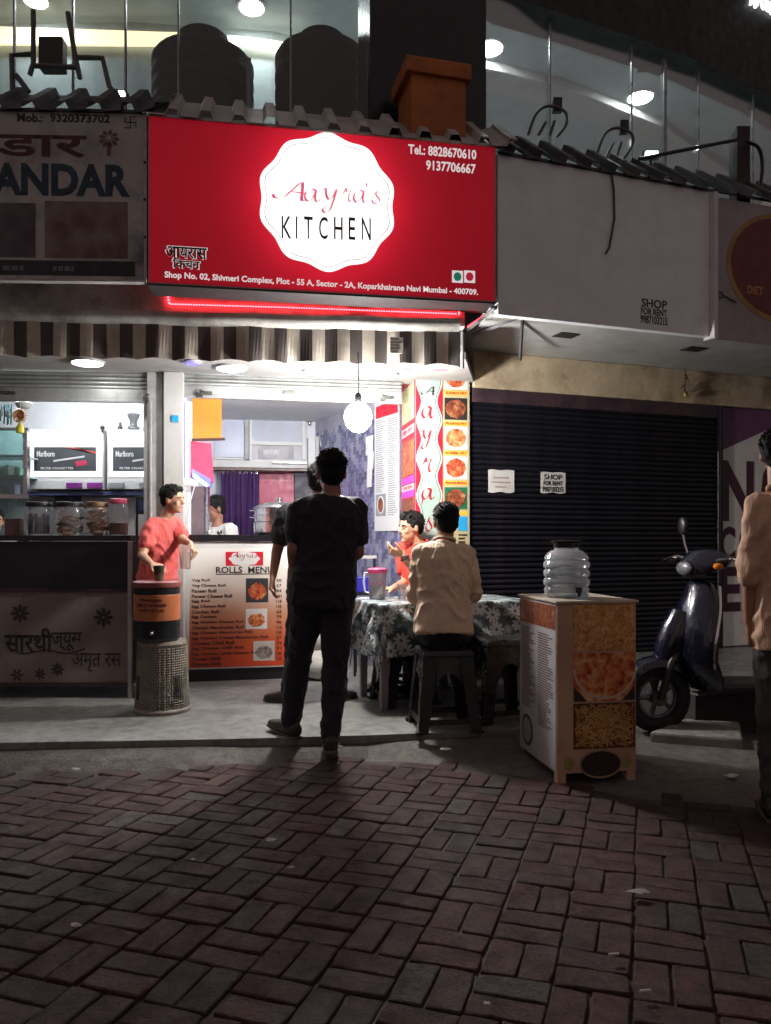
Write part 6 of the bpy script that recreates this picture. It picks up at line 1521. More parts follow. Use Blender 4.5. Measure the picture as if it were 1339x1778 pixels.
for k, (z0, z1, mt, bgm) in enumerate(((.655, .885, food_rice, food_rice), (.405, .645, food_orange, food_orange), (.17, .395, food_noodle, M('pic_dark2', (.10, .03, .012), .5)))):
    m = MB(); m.box(.085, BW - .006, -.003, 0, z0, z1); o = bs_.add('picture', m, bgm)
    rn = random.Random(k); cu_, cw_ = (.085 + BW) / 2, (z0 + z1) / 2
    if k == 1:      # pale plate rim sweeping across the lower corners of the picture
        m = MB(); n_ = 24
        for q in range(n_):
            a0, a1 = PI * (1.02 + .96 * q / n_), PI * (1.02 + .96 * (q + 1) / n_)
            m.poly([(cu_ + (.158 + r_) * math.cos(a_), -.0034, z1 - .07 + (.150 + r_) * math.sin(a_)) for a_, r_ in ((a0, 0), (a1, 0), (a1, .012), (a0, .012))])
        bs_.add('plate_rim', m, M('dish_plate', (.55, .46, .36), .4), under=o)
        for sg in (0, 1):
            xs = .086 if sg == 0 else BW - .007; m = MB(); m.prism([(xs, -.0033, z0 + .001), (xs + (.07 if sg == 0 else -.07), -.0033, z0 + .001), (xs, -.0033, z0 + .075)][::1 if sg == 0 else -1], (0, -.0004, 0)); bs_.add('dark_corner', m, M('pic_corner', (.03, .02, .015), .5), under=o)
        continue
    if k == 2:
        m = MB(); rn2 = random.Random(8)
        for q in range(420):
            x0_, z0_ = rn2.uniform(.105, BW - .025), rn2.uniform(z0 + .02, z1 - .02); a0 = rn2.uniform(0, 2 * PI); kk = rn2.uniform(-30, 30); pts = []; L_ = rn2.uniform(.04, .09); vv_ = -.0036 - q * .000006
            for i in range(7):
                t1 = L_ * i / 6; aa = a0 + kk * t1; pts.append((x0_, z0_, aa)); x0_ += math.cos(aa) * L_ / 6; z0_ += math.sin(aa) * L_ / 6
            for (xa, za, aa), (xb, zb, ab) in zip(pts[:-1], pts[1:]):
                if min(xa, xb) < .09 or max(xa, xb) > BW - .01 or min(za, zb) < z0 + .004 or max(za, zb) > z1 - .004: continue
                w_ = .0026; m.poly([(xa - math.sin(aa) * w_, vv_, za + math.cos(aa) * w_), (xb - math.sin(ab) * w_, vv_, zb + math.cos(ab) * w_), (xb + math.sin(ab) * w_, vv_, zb - math.cos(ab) * w_), (xa + math.sin(aa) * w_, vv_, za - math.cos(aa) * w_)], q % 4)
        o2 = bs_.add('printed_noodles', m, [M('noodle_a', (.50, .30, .09), .4, bump=0), M('noodle_b', (.42, .22, .06), .4, bump=0), M('noodle_c', (.58, .38, .14), .4, bump=0), M('noodle_d', (.34, .10, .03), .4, bump=0)], under=o, kind='stuff'); continue
    m = MB(); m.prism([(cu_ + .155 * math.cos(a) * rn.uniform(.93, 1.03), -.0044, cw_ + .110 * math.sin(a) * rn.uniform(.9, 1.03)) for a in np.linspace(0, 2 * PI, 61)[:-1]], (0, -.001, 0)); bs_.add('dish', m, mt, under=o)
disc(bs_, (.115, .02, BW - .075, .165), -.001, M('plate_rim', (.30, .22, .14), .5), 'round_plate', 36); disc(bs_, (.125, .03, BW - .085, .155), -.0022, M('plate_dark', (.03, .012, .010), .5), 'round_plate', 36)
for u in (.06, BW - .05): disc(bs_, (u - .03, .06, u + .03, .14), -.001, M('leaf_print', (.30, .24, .08), .5), 'leaf_print', 5)
qb = FB.world(0, BD, 0); FBS = Frame(qb.x, qb.y, 9.7 - 90)
sm_ = Thing('stand_menu', 'white printed menu sheet on the side of the picture stand', 'menu', (BD / 2, -.003, .1), FBS)
m = MB(); m.box(.015, BD - .012, -.003, -.0005, .06, BH - .02); sm_.add('sheet', m, M('menu_sheet', (.42, .40, .40), .5, var=.2, dirt=((.26, .24, .24), 3)))
pict(sm_, (.02, .76, BD - .018, BH - .026), -.0032, food_dark)
dkp = M('menu_print_dark', (.08, .06, .06), .6)
oblique_lines(sm_, (.05, .30, BD * .46, .74), -.0035, 34, dkp, seed=11, h=.45); oblique_lines(sm_, (BD * .54, .24, BD - .04, .73), -.0035, 38, dkp, seed=12, h=.45)
disc(sm_, (.05, .09, .22, .26), -.0045, dkp, 'plate_print'); disc(sm_, (.07, .11, .20, .24), -.0058, M('plate_print_light', (.3, .28, .27), .5), 'plate_print')
wd = Vector((.958, 4.17, BH)); wj = Thing('water_dispenser', 'ribbed clear water jar with a black lid and tap on the picture stand', 'water jar', wd)
prof = [(.09, 0), (.108, .006), (.115, .02), (.118, .045), (.110, .055), (.110, .06)]
for k in range(3): z = .06 + k * .045; prof += [(.119, z + .008), (.122, z + .022), (.119, z + .036), (.110, z + .043), (.110, z + .047)]
prof += [(.118, .205), (.108, .225), (.085, .245), (.064, .252), (.062, .27)]
m = MB(); m.lathe(prof, wd, 40, close=False); wj.add('jar', m, clear('dispenser_plastic', (.93, .95, .97), .16, .07, .24, (.8, .84, .88)), True, angle=60)
m = MB(); m.lathe([(.10, .004), (.106, .02), (.106, .16), (.01, .161)], wd, 40); wj.add('water', m, clear('dispenser_water', (.82, .87, .9), .12, .02, .12, (.6, .65, .7)), True)
m = MB(); m.lathe([(.066, .262), (.068, .268), (.068, .288), (.08, .290), (.082, .297), (.07, .30), (.02, .302)], wd, 36); wj.add('lid', m, black_plastic, True)
m = MB(); m.box(.982 - .008, .982 + .022, 4.055 - .03, 4.055, BH + .03, BH + .06); m.box(.982, .982 + .014, 4.02, 4.034, BH + .012, BH + .035); wj.add('tap', m, black_plastic, bevel=.003)

# ================================================================ scooter
sc_paint = M('scooter_blue', (.005, .008, .022), .25, .2, var=.2, coat=.8, bump=.02); tyre = M('tyre', (.012, .012, .012), .8, bump=.5, bsc=60)
SW = Vector((1.66, 4.83, .03)); SY = 186
sco = Thing('scooter', 'parked dark blue scooter with round mirrors facing the picture stand', 'scooter', SW); sco.o.rotation_euler = (0, 0, R(SY)); sco.o.scale = (1.02,) * 3
def sadd(name, mm, mt, smooth=True, under=None, bevel=0): return new_obj(name, mm.mesh(name, mt, smooth, bevel), under or sco.o)
def ringpts(cx, cz, r, y, n=28): return [Vector((cx + r * math.cos(2 * PI * k / n), y, cz + r * math.sin(2 * PI * k / n))) for k in range(n)]
for cx in (0, -1.24):
    wh = None
    m = MB(); m.tube(ringpts(cx, .21, .165, 0), .046, 10, cyc=True); wh = sadd('wheel', m, tyre)
    m = MB(); m.tube(ringpts(cx, .21, .118, 0), .014, 8, cyc=True); m.lathe([(.045, -.05), (.045, .05)], (0, 0, 0), 14, M=Matrix.Translation((cx, 0, .21)) @ Matrix.Rotation(R(90), 4, 'X'))
    for k in range(5): a = 2 * PI * k / 5; m.tube([(cx, 0, .21), (cx + .115 * math.cos(a), 0, .21 + .115 * math.sin(a))], .014, 6)
    sadd('rim', m, M('rim_grey', (.12, .12, .13), .35, .7), under=wh)
def arc_shell(cx, cz, r, a0, a1, w_, n=16, drop=.05):
    m = MB(); rs_ = []
    for i in range(n + 1):
        a = R(a0 + (a1 - a0) * i / n); ca, sa = math.cos(a), math.sin(a); ring = []
        for yy, dr2 in ((-w_, -drop), (-w_ * .85, -.012), (-w_ * .4, .004), (0, .008), (w_ * .4, .004), (w_ * .85, -.012), (w_, -drop), (w_ * .8, -.03), (0, -.008), (-w_ * .8, -.03)):
            ring.append(Vector((cx + (r + dr2) * ca, yy, cz + (r + dr2) * sa)))
        rs_.append(ring)
    m.rings(rs_); return m
sadd('front_fender', arc_shell(0, .21, .245, -8, 158, .075), sc_paint)
for sg in (-1, 1): m = MB(); m.tube([(0, sg * .062, .21), (-.05, sg * .066, .40), (-.12, sg * .05, .52)], [.022, .026, .03], 8); sadd('fork_leg', m, dark_frame)
def slabloft(secs, n=18, sq=3.0):      # (x, z, half width, half thickness, tilt)
    m = MB(); rs_ = []
    for x, z, hw, ht, tl in secs:
        ring = []
        for q in range(n):
            th_ = 2 * PI * q / n; c_, s_ = math.cos(th_), math.sin(th_); yy = hw * math.copysign(abs(c_) ** (2 / sq), c_); tt = ht * math.copysign(abs(s_) ** (2 / sq), s_) - .35 * ht * 0
            bow = -.10 * (yy / max(hw, .01)) ** 2 * min(1, hw / .2)
            ring.append(Vector((x + tt * math.cos(R(tl)) + bow, yy, z + tt * math.sin(R(tl)))))
        rs_.append(ring)
    return m.rings(rs_)
sadd('steering_cover', slabloft([(-.03, .40, .06, .05, 10), (-.06, .50, .085, .07, 15), (-.10, .62, .09, .07, 20), (-.14, .72, .07, .05, 25)]), sc_paint)
sadd('front_apron', slabloft([(-.24, .27, .17, .035, 0), (-.20, .34, .21, .05, 5), (-.15, .46, .225, .06, 12), (-.165, .60, .215, .06, 20), (-.20, .74, .18, .055, 25), (-.245, .86, .12, .05, 25), (-.26, .90, .08, .04, 25)]), sc_paint)
sadd('cowl', slabloft([(-.16, .96, .03, .02, 80), (-.17, .98, .10, .055, 80), (-.22, 1.01, .15, .075, 85), (-.28, 1.03, .17, .075, 95), (-.34, 1.03, .13, .06, 100), (-.38, 1.02, .05, .03, 100)], sq=2.4), M('cowl_dark', (.014, .016, .03), .2, coat=.6, bump=0))
m = MB(); m.ell((-.175, 0, .985), (.03, .085, .045)); sadd('headlight', m, M('headlight_glass', (.35, .36, .38), .08, .6, bump=0))
for sg in (-1, 1):
    m = MB(); m.ell((-.30, sg * .165, 1.0), (.03, .022, .02)); sadd('indicator', m, M('indicator_amber', (.8, .25, .02), .2))
    m = MB(); m.tube([(-.29, sg * .12, 1.03), (-.32 - .06 * sg, sg * .24, 1.05), (-.36 - .10 * sg, sg * .30, 1.045)], .013, 8); sadd('handlebar', m, dark_frame)
    m = MB(); m.tube([(-.35 - .08 * sg, sg * .26, 1.047), (-.40 - .14 * sg, sg * .37, 1.03)], .019, 10); sadd('grip', m, black_plastic)
    m = MB(); m.tube([(-.29 - .05 * sg, sg * .22, 1.045), (-.28 - .07 * sg, sg * .28, 1.04), (-.33 - .12 * sg, sg * .38, 1.02)], .007, 6); sadd('brake_lever', m, chrome)
    if sg > 0: continue
    m = MB(); m.tube([(-.31, sg * .22, 1.06), (-.30, sg * .25, 1.14), (-.30, sg * .27, 1.20)], .007, 6); st = sadd('mirror_stalk', m, chrome)
    m = MB(); m.ell((-.30, sg * .275, 1.245), (.018, .05, .06)); sadd('mirror', m, black_plastic, under=st)
    m = MB(); m.ell((-.316, sg * .275, 1.245), (.006, .043, .052)); sadd('mirror_glass', m, chrome, under=st)
sadd('floorboard', MB().hexa([(-.78, -.16, .25), (-.24, -.16, .25), (-.24, .16, .25), (-.78, .16, .25), (-.78, -.16, .30), (-.24, -.16, .31), (-.24, .16, .31), (-.78, .16, .30)]), black_plastic, False, bevel=.02)
sadd('rear_body', slabloft([(-.74, .36, .12, .05, 90), (-.80, .50, .17, .14, 90), (-1.05, .55, .18, .16, 90), (-1.35, .60, .16, .13, 95), (-1.62, .68, .09, .07, 100), (-1.70, .70, .04, .03, 100)], sq=2.6), sc_paint)
sadd('seat', slabloft([(-.76, .70, .10, .03, 90), (-.84, .735, .14, .05, 90), (-1.15, .765, .15, .055, 90), (-1.45, .80, .13, .05, 95), (-1.58, .80, .07, .03, 95)], sq=2.8), M('seat_black', (.015, .014, .014), .55))
sadd('rear_fender', arc_shell(-1.24, .21, .255, 20, 150, .07), black_plastic)
m = MB(); m.box(-1.72, -1.66, -.08, .08, .62, .68); sadd('tail_light', m, M('tail_red', (.4, .01, .01), .2), False, bevel=.01)
m = MB(); m.tube([(-1.0, -.15, .20), (-1.45, -.16, .26)], .05, 10); sadd('exhaust', m, dark_frame)
m = MB(); m.tube([(-.85, .12, .26), (-.83, .26, -.0)], .012, 6); sadd('side_stand', m, dark_frame)
m = MB(); m.tube(catmull([(-.22, -.155, .30), (-.155, -.22, .45), (-.175, -.212, .6), (-.215, -.178, .74), (-.25, -.11, .88)], 4), .008, 6); m2 = MB(); m2.tube(catmull([(-.22, .155, .30), (-.155, .22, .45), (-.175, .212, .6), (-.215, .178, .74), (-.25, .11, .88)], 4), .008, 6)
for q in (m, m2): q.v = [(a - .09, b, c) for a, b, c in q.v]; sadd('apron_trim', q, chrome)

# ================================================================ people
clouds = bpy.data.textures.new('folds', 'CLOUDS'); clouds.noise_scale = .10; clouds.noise_depth = 2
hairtex = bpy.data.textures.new('hair', 'CLOUDS'); hairtex.noise_scale = .018; hairtex.noise_depth = 2
def blob(name, mb, mat, parent, base, voxel=.007, smooth=3, disp=0.0, tex=None, label=None):
    me = mb.mesh(name, mat, off=base); o = new_obj(name, me, None)
    r = o.modifiers.new('r', 'REMESH'); r.mode = 'VOXEL'; r.voxel_size = voxel
    if smooth: s = o.modifiers.new('s', 'SMOOTH'); s.iterations = smooth; s.factor = .5
    if disp and tex: d = o.modifiers.new('d', 'DISPLACE'); d.texture = tex; d.strength = disp; d.mid_level = .5
    dg = bpy.context.evaluated_depsgraph_get(); me2 = bpy.data.meshes.new_from_object(o.evaluated_get(dg))
    o.modifiers.clear(); old = o.data; o.data = me2; bpy.data.meshes.remove(old); me2.name = name
    if not me2.materials: me2.materials.append(mat)
    if disp and not tex:        # cloth folds: slanting ridges pushed along the normals
        n = len(me2.vertices); co = np.empty(n * 3, np.float32); me2.vertices.foreach_get('co', co); co = co.reshape(-1, 3)
        nm = np.array([tuple(v_.vector) for v_ in me2.vertex_normals], np.float32)
        sd = len(name) * 3.7 + base[0] * 11; hgt = np.empty(n, np.float32); nf = noise.noise
        for i in range(n):
            x, y, z = co[i]; w = nf((x * 4 + sd, y * 4, z * 4)) * .5
            a = abs(nf(((x + y) * 9 + z * 3 + w + sd, (y - x) * 7, z * 10 + w * 2))); b = abs(nf((x * 16 + sd, y * 16 - z * 5, z * 9 + w)))
            hgt[i] = (.55 - 2.2 * a) * .7 + (.4 - 1.6 * b) * .4
        hgt = np.clip(hgt, -.22, .6); co += nm * (hgt * disp * .55 + (.004 if name == 'shirt' else -.002))[:, None]; me2.vertices.foreach_set('co', co.ravel()); me2.update()
    me2.polygons.foreach_set('use_smooth', [True] * len(me2.polygons)); o.parent = parent
    tag(o, label); return o
V = Vector
def hand(mb, wrist, d, nrm, thumb, curl=18, s=1.0):
    d = V(d).normalized(); nrm = (V(nrm) - d * V(nrm).dot(d)).normalized(); sd = d.cross(nrm).normalized()
    if sd.dot(V(thumb)) < 0: sd = -sd
    wrist = V(wrist); palm = wrist + d * .085 * s
    mb.loft([(wrist - d * .01, .026 * s, .019 * s), (wrist + d * .03 * s, .036 * s, .018 * s), (palm, .041 * s, .014 * s), (palm + d * .008, .038 * s, .011 * s)], sd, n=14)
    for k, (o_, L) in enumerate(((.030, .070), (.011, .080), (-.009, .074), (-.028, .058))):
        p = palm + sd * o_ * s - d * .004; r = .0088 * s; dd = (d + sd * o_ * 1.6).normalized(); a = R(curl * (.8 + .15 * k))
        for q, f in enumerate((.45, .32, .23)):
            dd = (dd * math.cos(a) + nrm * math.sin(a)).normalized(); e = p + dd * L * f * s; mb.cap(p, e, r, r * .9, 8); p = e; r *= .9
    p = wrist + d * .025 * s + sd * .03 * s; dd = (d * .75 + sd * .65 + nrm * .25).normalized()
    e = p + dd * .04 * s; mb.cap(p, e, .013 * s, .011 * s, 8); dd = (dd + d * .5 + nrm * .2).normalized(); mb.cap(e, e + dd * .032 * s, .0105 * s, .0085 * s, 8)
def head(mb, c, f, s=1.0):
    c = V(c); f = V(f).normalized(); up = (V((0, 0, 1)) - f * f.z).normalized(); sd = f.cross(up).normalized()
    Rm = Matrix((sd, f, up)).transposed()
    mb.ell(c + up * .022 * s - f * .008 * s, (.074 * s, .094 * s, .098 * s), Rm, n=20, k=14)
    mb.ell(c + f * .022 * s - up * .048 * s, (.056 * s, .066 * s, .066 * s), Rm, n=18, k=12)
    mb.ell(c + f * .066 * s - up * .094 * s, (.024 * s, .018 * s, .016 * s), Rm)            # chin
    mb.ell(c + f * .074 * s + up * .020 * s, (.048 * s, .014 * s, .012 * s), Rm)            # brow
    for q in (-1, 1):
        mb.ell(c + sd * q * .036 * s + f * .060 * s - up * .024 * s, (.02 * s, .02 * s, .02 * s), Rm)      # cheeks
        mb.ell(c + sd * q * .076 * s - f * .006 * s - up * .006 * s, (.010 * s, .019 * s, .032 * s), Rm)   # ears
    mb.cap(c + f * .084 * s + up * .012 * s, c + f * .101 * s - up * .022 * s, .009 * s, .0125 * s, 10)
    mb.ell(c + f * .094 * s - up * .027 * s, (.019 * s, .012 * s, .009 * s), Rm)
    mb.ell(c + f * .078 * s - up * .053 * s, (.025 * s, .012 * s, .006 * s), Rm)
    mb.ell(c + f * .077 * s - up * .064 * s, (.022 * s, .011 * s, .007 * s), Rm)
    return up, sd, Rm
skin_tones = {}
def person(name, label, J, shirt, trousers, shoe, skin, hair, sleeve='short', s=1.0, seated=False, hair_len=1.0, face=True, cat='person', wrinkle=.028, belly=0.0, cuffs=False, collar=None, bare=False):
    fb_ = V(J['front']).normalized(); sdb = V((fb_.y, -fb_.x, 0)).normalized()      # his right-hand side
    nb, pel, hc = V(J['neck']), V(J['pelvis']), V(J['head'])
    base = V((pel.x, pel.y, J.get('ground', FLR))); t_ = Thing(name, label, cat, base)
    sR, sL = V(J['sR']), V(J['sL']); sx = (sR - sL).normalized()
    spine = nb - pel
    b = MB(); up, sdh, Rm = head(b, hc, J['face'], s); ff = V(J['face']).normalized()
    b.cap(nb - V((0, 0, .02)), hc - up * .06 * s - ff * .018 * s, .056 * s, .05 * s, 14)
    chest = pel + spine * .68
    b.loft([(pel - spine.normalized() * .05, .13 * s, .10 * s), (pel + spine * .12, .145 * s, .10 * s), (pel + spine * .38, .13 * s, .095 * s), (chest, .155 * s, .105 * s), (pel + spine * .88, .15 * s, .085 * s), (nb - V((0, 0, .005)), .07 * s, .055 * s)], sx)
    for q in 'RL':
        S, E, Wr = V(J['s' + q]), V(J['e' + q]), V(J['w' + q]); b.cap(S, E, .048 * s, .039 * s); b.cap(E, Wr, .038 * s, .025 * s)
        b.cap(chest + (S - chest) * .3 + V((0, 0, .05)), S, .06 * s, .05 * s)
        hd = V(J.get('h' + q, Wr - E)); hn = V(J.get('n' + q, -sdb if q == 'R' else sdb)); hand(b, Wr, hd, hn, J.get('t' + q, fb_), J.get('c' + q, 20), s)
        Hp, K, A = V(J['p' + q]), V(J['k' + q]), V(J['a' + q]); b.cap(Hp, K, .075 * s, .055 * s); b.cap(K, A, .05 * s, .028 * s)
        td = V(J.get('f' + q, fb_)).normalized(); b.cap(A - V((0, 0, .045)), A + td * .10 - V((0, 0, .062)), .024 * s, .016 * s)
    blob('body', b, skin, t_.o, base, .0065, 2)
    # shirt
    m = MB(); bl = belly
    hem = pel - spine.normalized() * J.get('hem', .10)
    m.loft([(hem, .186 * s, (.135 + bl) * s), (pel + spine * .05, .180 * s, (.130 + bl) * s), (pel + spine * .3, .162 * s, (.118 + bl * .8) * s), (pel + spine * .55, .172 * s, .122 * s), (pel + spine * .76, .186 * s, .116 * s), (pel + spine * .9, .166 * s, .095 * s), (nb - V((0, 0, .012)), .085 * s, .07 * s)], sx, n=26)
    for q in 'RL':
        S, E, Wr = V(J['s' + q]), V(J['e' + q]), V(J['w' + q]); m.cap(chest + (S - chest) * .3 + V((0, 0, .055)), S, .075 * s, .066 * s)
        if sleeve == 'short': m.cap(S, S.lerp(E, .62), .066 * s, .064 * s)
        elif sleeve == 'elbow': m.cap(S, E, .066 * s, .058 * s); m.cap(E, E.lerp(Wr, .16), .056 * s, .052 * s)
        else: m.cap(S, E, .066 * s, .055 * s); m.cap(E, E.lerp(Wr, .93), .054 * s, .038 * s)
    blob('shirt', m, shirt, t_.o, base, .0075, 3, wrinkle)
    if collar:
        m = MB(); m.tube([nb + (sx * .072 * math.cos(a) + fb_ * .062 * math.sin(a)) * s + V((0, 0, .004 - .022 * math.sin(a))) for a in np.linspace(0, 2 * PI, 21)[:-1]], .009, 8, cyc=True); t_.add('collar', m, collar, True)
    # trousers
    m = MB(); m.loft([(pel + spine.normalized() * .03, .135 * s, .095 * s), (pel - spine.normalized() * .03, .155 * s, .108 * s), ((V(J['pR']) + V(J['pL'])) / 2 - V((0, 0, .03)), .158 * s, .112 * s)], (V(J['pR']) - V(J['pL'])).normalized(), n=22)
    for q in 'RL':
        Hp, K, A = V(J['p' + q]), V(J['k' + q]), V(J['a' + q]); m.cap(Hp, K, .098 * s, .073 * s); m.cap(K, A + V((0, 0, .0)), .072 * s, .055 * s); m.cap(A + (K - A).normalized() * .03, A + (K - A).normalized() * .09, .06 * s, .06 * s)
    blob('trousers', m, trousers, t_.o, base, .0085, 3, wrinkle * 1.1)
    for q in 'RL':
        A = V(J['a' + q]); td = V(J.get('f' + q, fb_)); td.z = 0; td.normalize(); fl_ = A.z - .085
        td3 = V(J.get('f' + q, fb_)).normalized(); side = td3.cross(V((0, 0, 1))).normalized(); dn = -side.cross(td3).normalized() if side.cross(td3).z > 0 else side.cross(td3).normalized()
        m = MB(); h0 = A + dn * .045
        m.loft([(h0 - td3 * .075, .028, .03), (h0 - td3 * .05, .038, .046), (h0 + td3 * .02, .042, .046), (h0 + td3 * .09 + dn * .012, .046, .034), (h0 + td3 * .155 + dn * .018, .040, .025), (h0 + td3 * .185 + dn * .022, .022, .015)], side, n=16); m.cap(A + V((0, 0, .02)), h0, .045, .045)
        sh = blob('shoe', m, shoe, t_.o, base, .006, 2)
        m = MB(); m.loft([(h0 - td3 * .08 + dn * .037, .03, .008), (h0 + td3 * .02 + dn * .038, .044, .008), (h0 + td3 * .10 + dn * .038, .049, .008), (h0 + td3 * .185 + dn * .036, .03, .008)], side, n=16); new_obj('sole', m.mesh('sole', M('sole', (.10, .09, .08), .8), True, off=base), sh)
    # hair
    m = MB(); ff = V(J['face']).normalized()
    m.ell(hc + up * .05 * s - ff * .020 * s, (.083 * s, .098 * s, .083 * s), Rm, n=20, k=14)
    m.ell(hc - ff * .050 * s + up * (.0 - .012 * (hair_len - 1)) * s, (.073 * s, .058 * s, .078 * s * hair_len), Rm, n=18, k=12)
    for q in (-1, 1): m.ell(hc + sdh * q * .066 * s + up * .03 * s - ff * .012 * s, (.016 * s, .052 * s, .045 * s), Rm)
    rn = random.Random(len(label))
    for k in range(16):
        a = rn.uniform(-1.3, 1.3); p0 = hc + up * (.105 + rn.uniform(-.015, .012)) * s + (ff * math.cos(a) * .05 + sdh * math.sin(a) * .055) * s; m.cap(p0, p0 + (ff * .03 + sdh * rn.uniform(-.02, .02) + up * rn.uniform(-.02, .012)) * s, .013 * s, .007 * s, 8)
    hr = blob('hair', m, hair, t_.o, base, .006, 2, .011, hairtex)
    m = MB()                    # loose strands that break the outline
    for k in range(420):
        u1, u2 = rn.uniform(0, 2 * PI), rn.uniform(-.35, 1); q_ = math.sqrt(max(0, 1 - u2 * u2))
        dl = V((q_ * math.cos(u1), q_ * math.sin(u1), u2))
        if dl.y > .45 and dl.z < .55: continue
        if dl.z < -.05 and dl.y > -.3: continue
        rad_ = V((.083 * dl.x, .098 * dl.y, .083 * dl.z)) * s; p0 = hc + up * .05 * s - ff * .02 * s + Rm @ (rad_ * .97)
        fl = (Rm @ dl) * .5 + ff * rn.uniform(-.3, .7) * max(0, dl.z) - up * rn.uniform(.1, .9) * (1 - max(0, dl.z)) + sdh * rn.uniform(-.5, .5)
        L_ = rn.uniform(.006, .017) * s; fl = fl.normalized(); m.tube([p0, p0 + fl * L_ * .5 + (Rm @ dl) * .004, p0 + fl * L_], [.0032, .0024, .0004], 4, close=False)
    o_ = new_obj('strands', m.mesh('strands', hair, True, off=base), hr); tag(o_, kind='stuff')
    if face:
        for q in (-1, 1):
            m = MB(); e = hc + sdh * q * .033 * s + ff * .0775 * s + up * .002 * s; m.ell(e, (.0115 * s, .006 * s, .0048 * s), Rm, n=12, k=8); ey = t_.add('eye', m, M('eye_white', (.22, .19, .17), .3), True)
            m = MB(); m.ell(e + ff * .0045 * s, (.005 * s, .003 * s, .0047 * s), Rm, n=10, k=6); t_.add('iris', m, black_print, True, under=ey)
            m = MB(); m.tube([hc + sdh * q * x * s + ff * y * s + up * z * s for x, y, z in ((.014, .087, .020), (.032, .084, .027), (.052, .070, .020))], [.004 * s, .0048 * s, .003 * s], 6); t_.add('eyebrow', m, hair, True)
        m = MB(); m.tube([hc + sdh * x * s + ff * y * s - up * .0585 * s for x, y in ((-.022, .078), (0, .0905), (.022, .078))], .0028 * s, 6); t_.add('mouth', m, M('lip', (.22, .06, .05), .5), True)
    return t_
def SK(name, c):
    t = NT(name); v = t.coord('Object'); f = t.noise(v, 18, 4)
    t.col(t.ramp(f, [(.3, tuple(x * .85 for x in c)), (.7, tuple(min(1, x * 1.1) for x in c))])); t.set(Roughness=.48, Subsurface_Weight=.08); t.b.inputs['Subsurface Radius'].default_value = (.012, .005, .003)
    t.bump(t.noise(v, 220, 3), .12, .002); return t.mat
def CL(name, c, var=.25, rough=.85, wv=260, fold=.7):
    t = NT(name); v = t.coord('Object'); f = t.noise(v, 9, 5)
    t.col(t.ramp(f, [(.3, tuple(x * (1 - var) for x in c)), (.7, tuple(min(1, x * (1 + var * .4)) for x in c))])); t.set(Roughness=rough, Sheen_Weight=.05)
    w = t.noise(t.coord('Object', (1, 1, .35)), 17, 4, .6); fine = t.noise(v, wv, 2)
    t.bump(t.math('ADD', w, t.math('MULTIPLY', fine, .06)), fold, .022); return t.mat
skin_a = SK('skin_brown', (.34, .17, .10)); skin_b = SK('skin_light_brown', (.46, .25, .16)); skin_c = SK('skin_deep_brown', (.28, .13, .08))
hair_m = M('hair_black', (.010, .009, .009), .75, var=.5, sc=60, bump=1.0, bsc=200, spec=.2)
black_tee = CL('tee_black', (.010, .011, .016)); black_tee2 = CL('tee_charcoal', (.012, .012, .016)); jeans = CL('jeans_dark', (.014, .016, .026)); jeans2 = CL('jeans_black', (.012, .013, .018))
tan_shirt = CL('shirt_tan', (.74, .56, .40), .12); red_shirt = CL('shirt_red', (.58, .045, .025), .2); coral_tee = CL('tee_coral', (.62, .10, .09), .2); peach_shirt = CL('shirt_peach', (.60, .38, .26), .15); white_shirt = CL('shirt_white', (.6, .58, .55), .15)
navy = CL('trousers_navy', (.012, .012, .018)); grey_tr = CL('trousers_grey', (.05, .045, .045)); shoe_m = M('shoe_dark', (.03, .026, .024), .5); shoe_b = M('shoe_black', (.015, .014, .014), .4)

# walking man in black, seen from behind
Y = 4.33
J = dict(front=(-.12, 1, 0), face=(-.2, 1, .02), neck=P(576, 858, Y), head=P(575, 821, Y + .015), pelvis=P(560, 1022, Y), sL=P(523, 886, Y), sR=P(617, 886, Y + .02), eL=P(510, 957, Y - .04), wL=P(511, 1008, Y + .02), eR=P(621, 960, Y + .02), wR=P(594, 985, Y + .2),
         pL=P(537, 1045, Y), pR=P(585, 1045, Y), kL=P(519, 1150, Y + .14), aL=P(505, 1250, Y + .14), kR=P(581, 1158, Y + .02), aR=P(574, 1274, Y - .03), fL=(-.66, .66, .12), fR=(-.05, 1, 0), ground=.07, hem=.09, cL=24, cR=40)
person('person', 'man in black T-shirt and dark jeans walking toward the kitchen', J, black_tee, jeans, shoe_m, skin_c, hair_m, face=False, belly=.015, s=1.0)
# man standing ahead of him
Y = 5.42
J = dict(front=(0, 1, 0), face=(.12, 1, 0), neck=P(545, 872, Y), head=P(556, 836, Y + .01), pelvis=P(545, 1018, Y), sL=P(497, 893, Y), sR=P(592, 893, Y), eL=P(481, 958, Y + .02), wL=P(474, 1002, Y - .03), eR=P(606, 955, Y), wR=P(606, 1004, Y + .1),
         pL=P(524, 1040, Y), pR=P(566, 1040, Y), kL=P(512, 1122, Y + .02), aL=P(502, 1196, Y - .04), kR=P(584, 1122, Y + .02), aR=P(590, 1196, Y), fL=(-.85, .3, 0), fR=(.5, .8, 0), hem=.09, cL=30)
person('person', 'man in charcoal T-shirt standing at the menu counter, mostly hidden', J, black_tee2, jeans2, shoe_m, skin_c, hair_m, face=False, s=1.0)
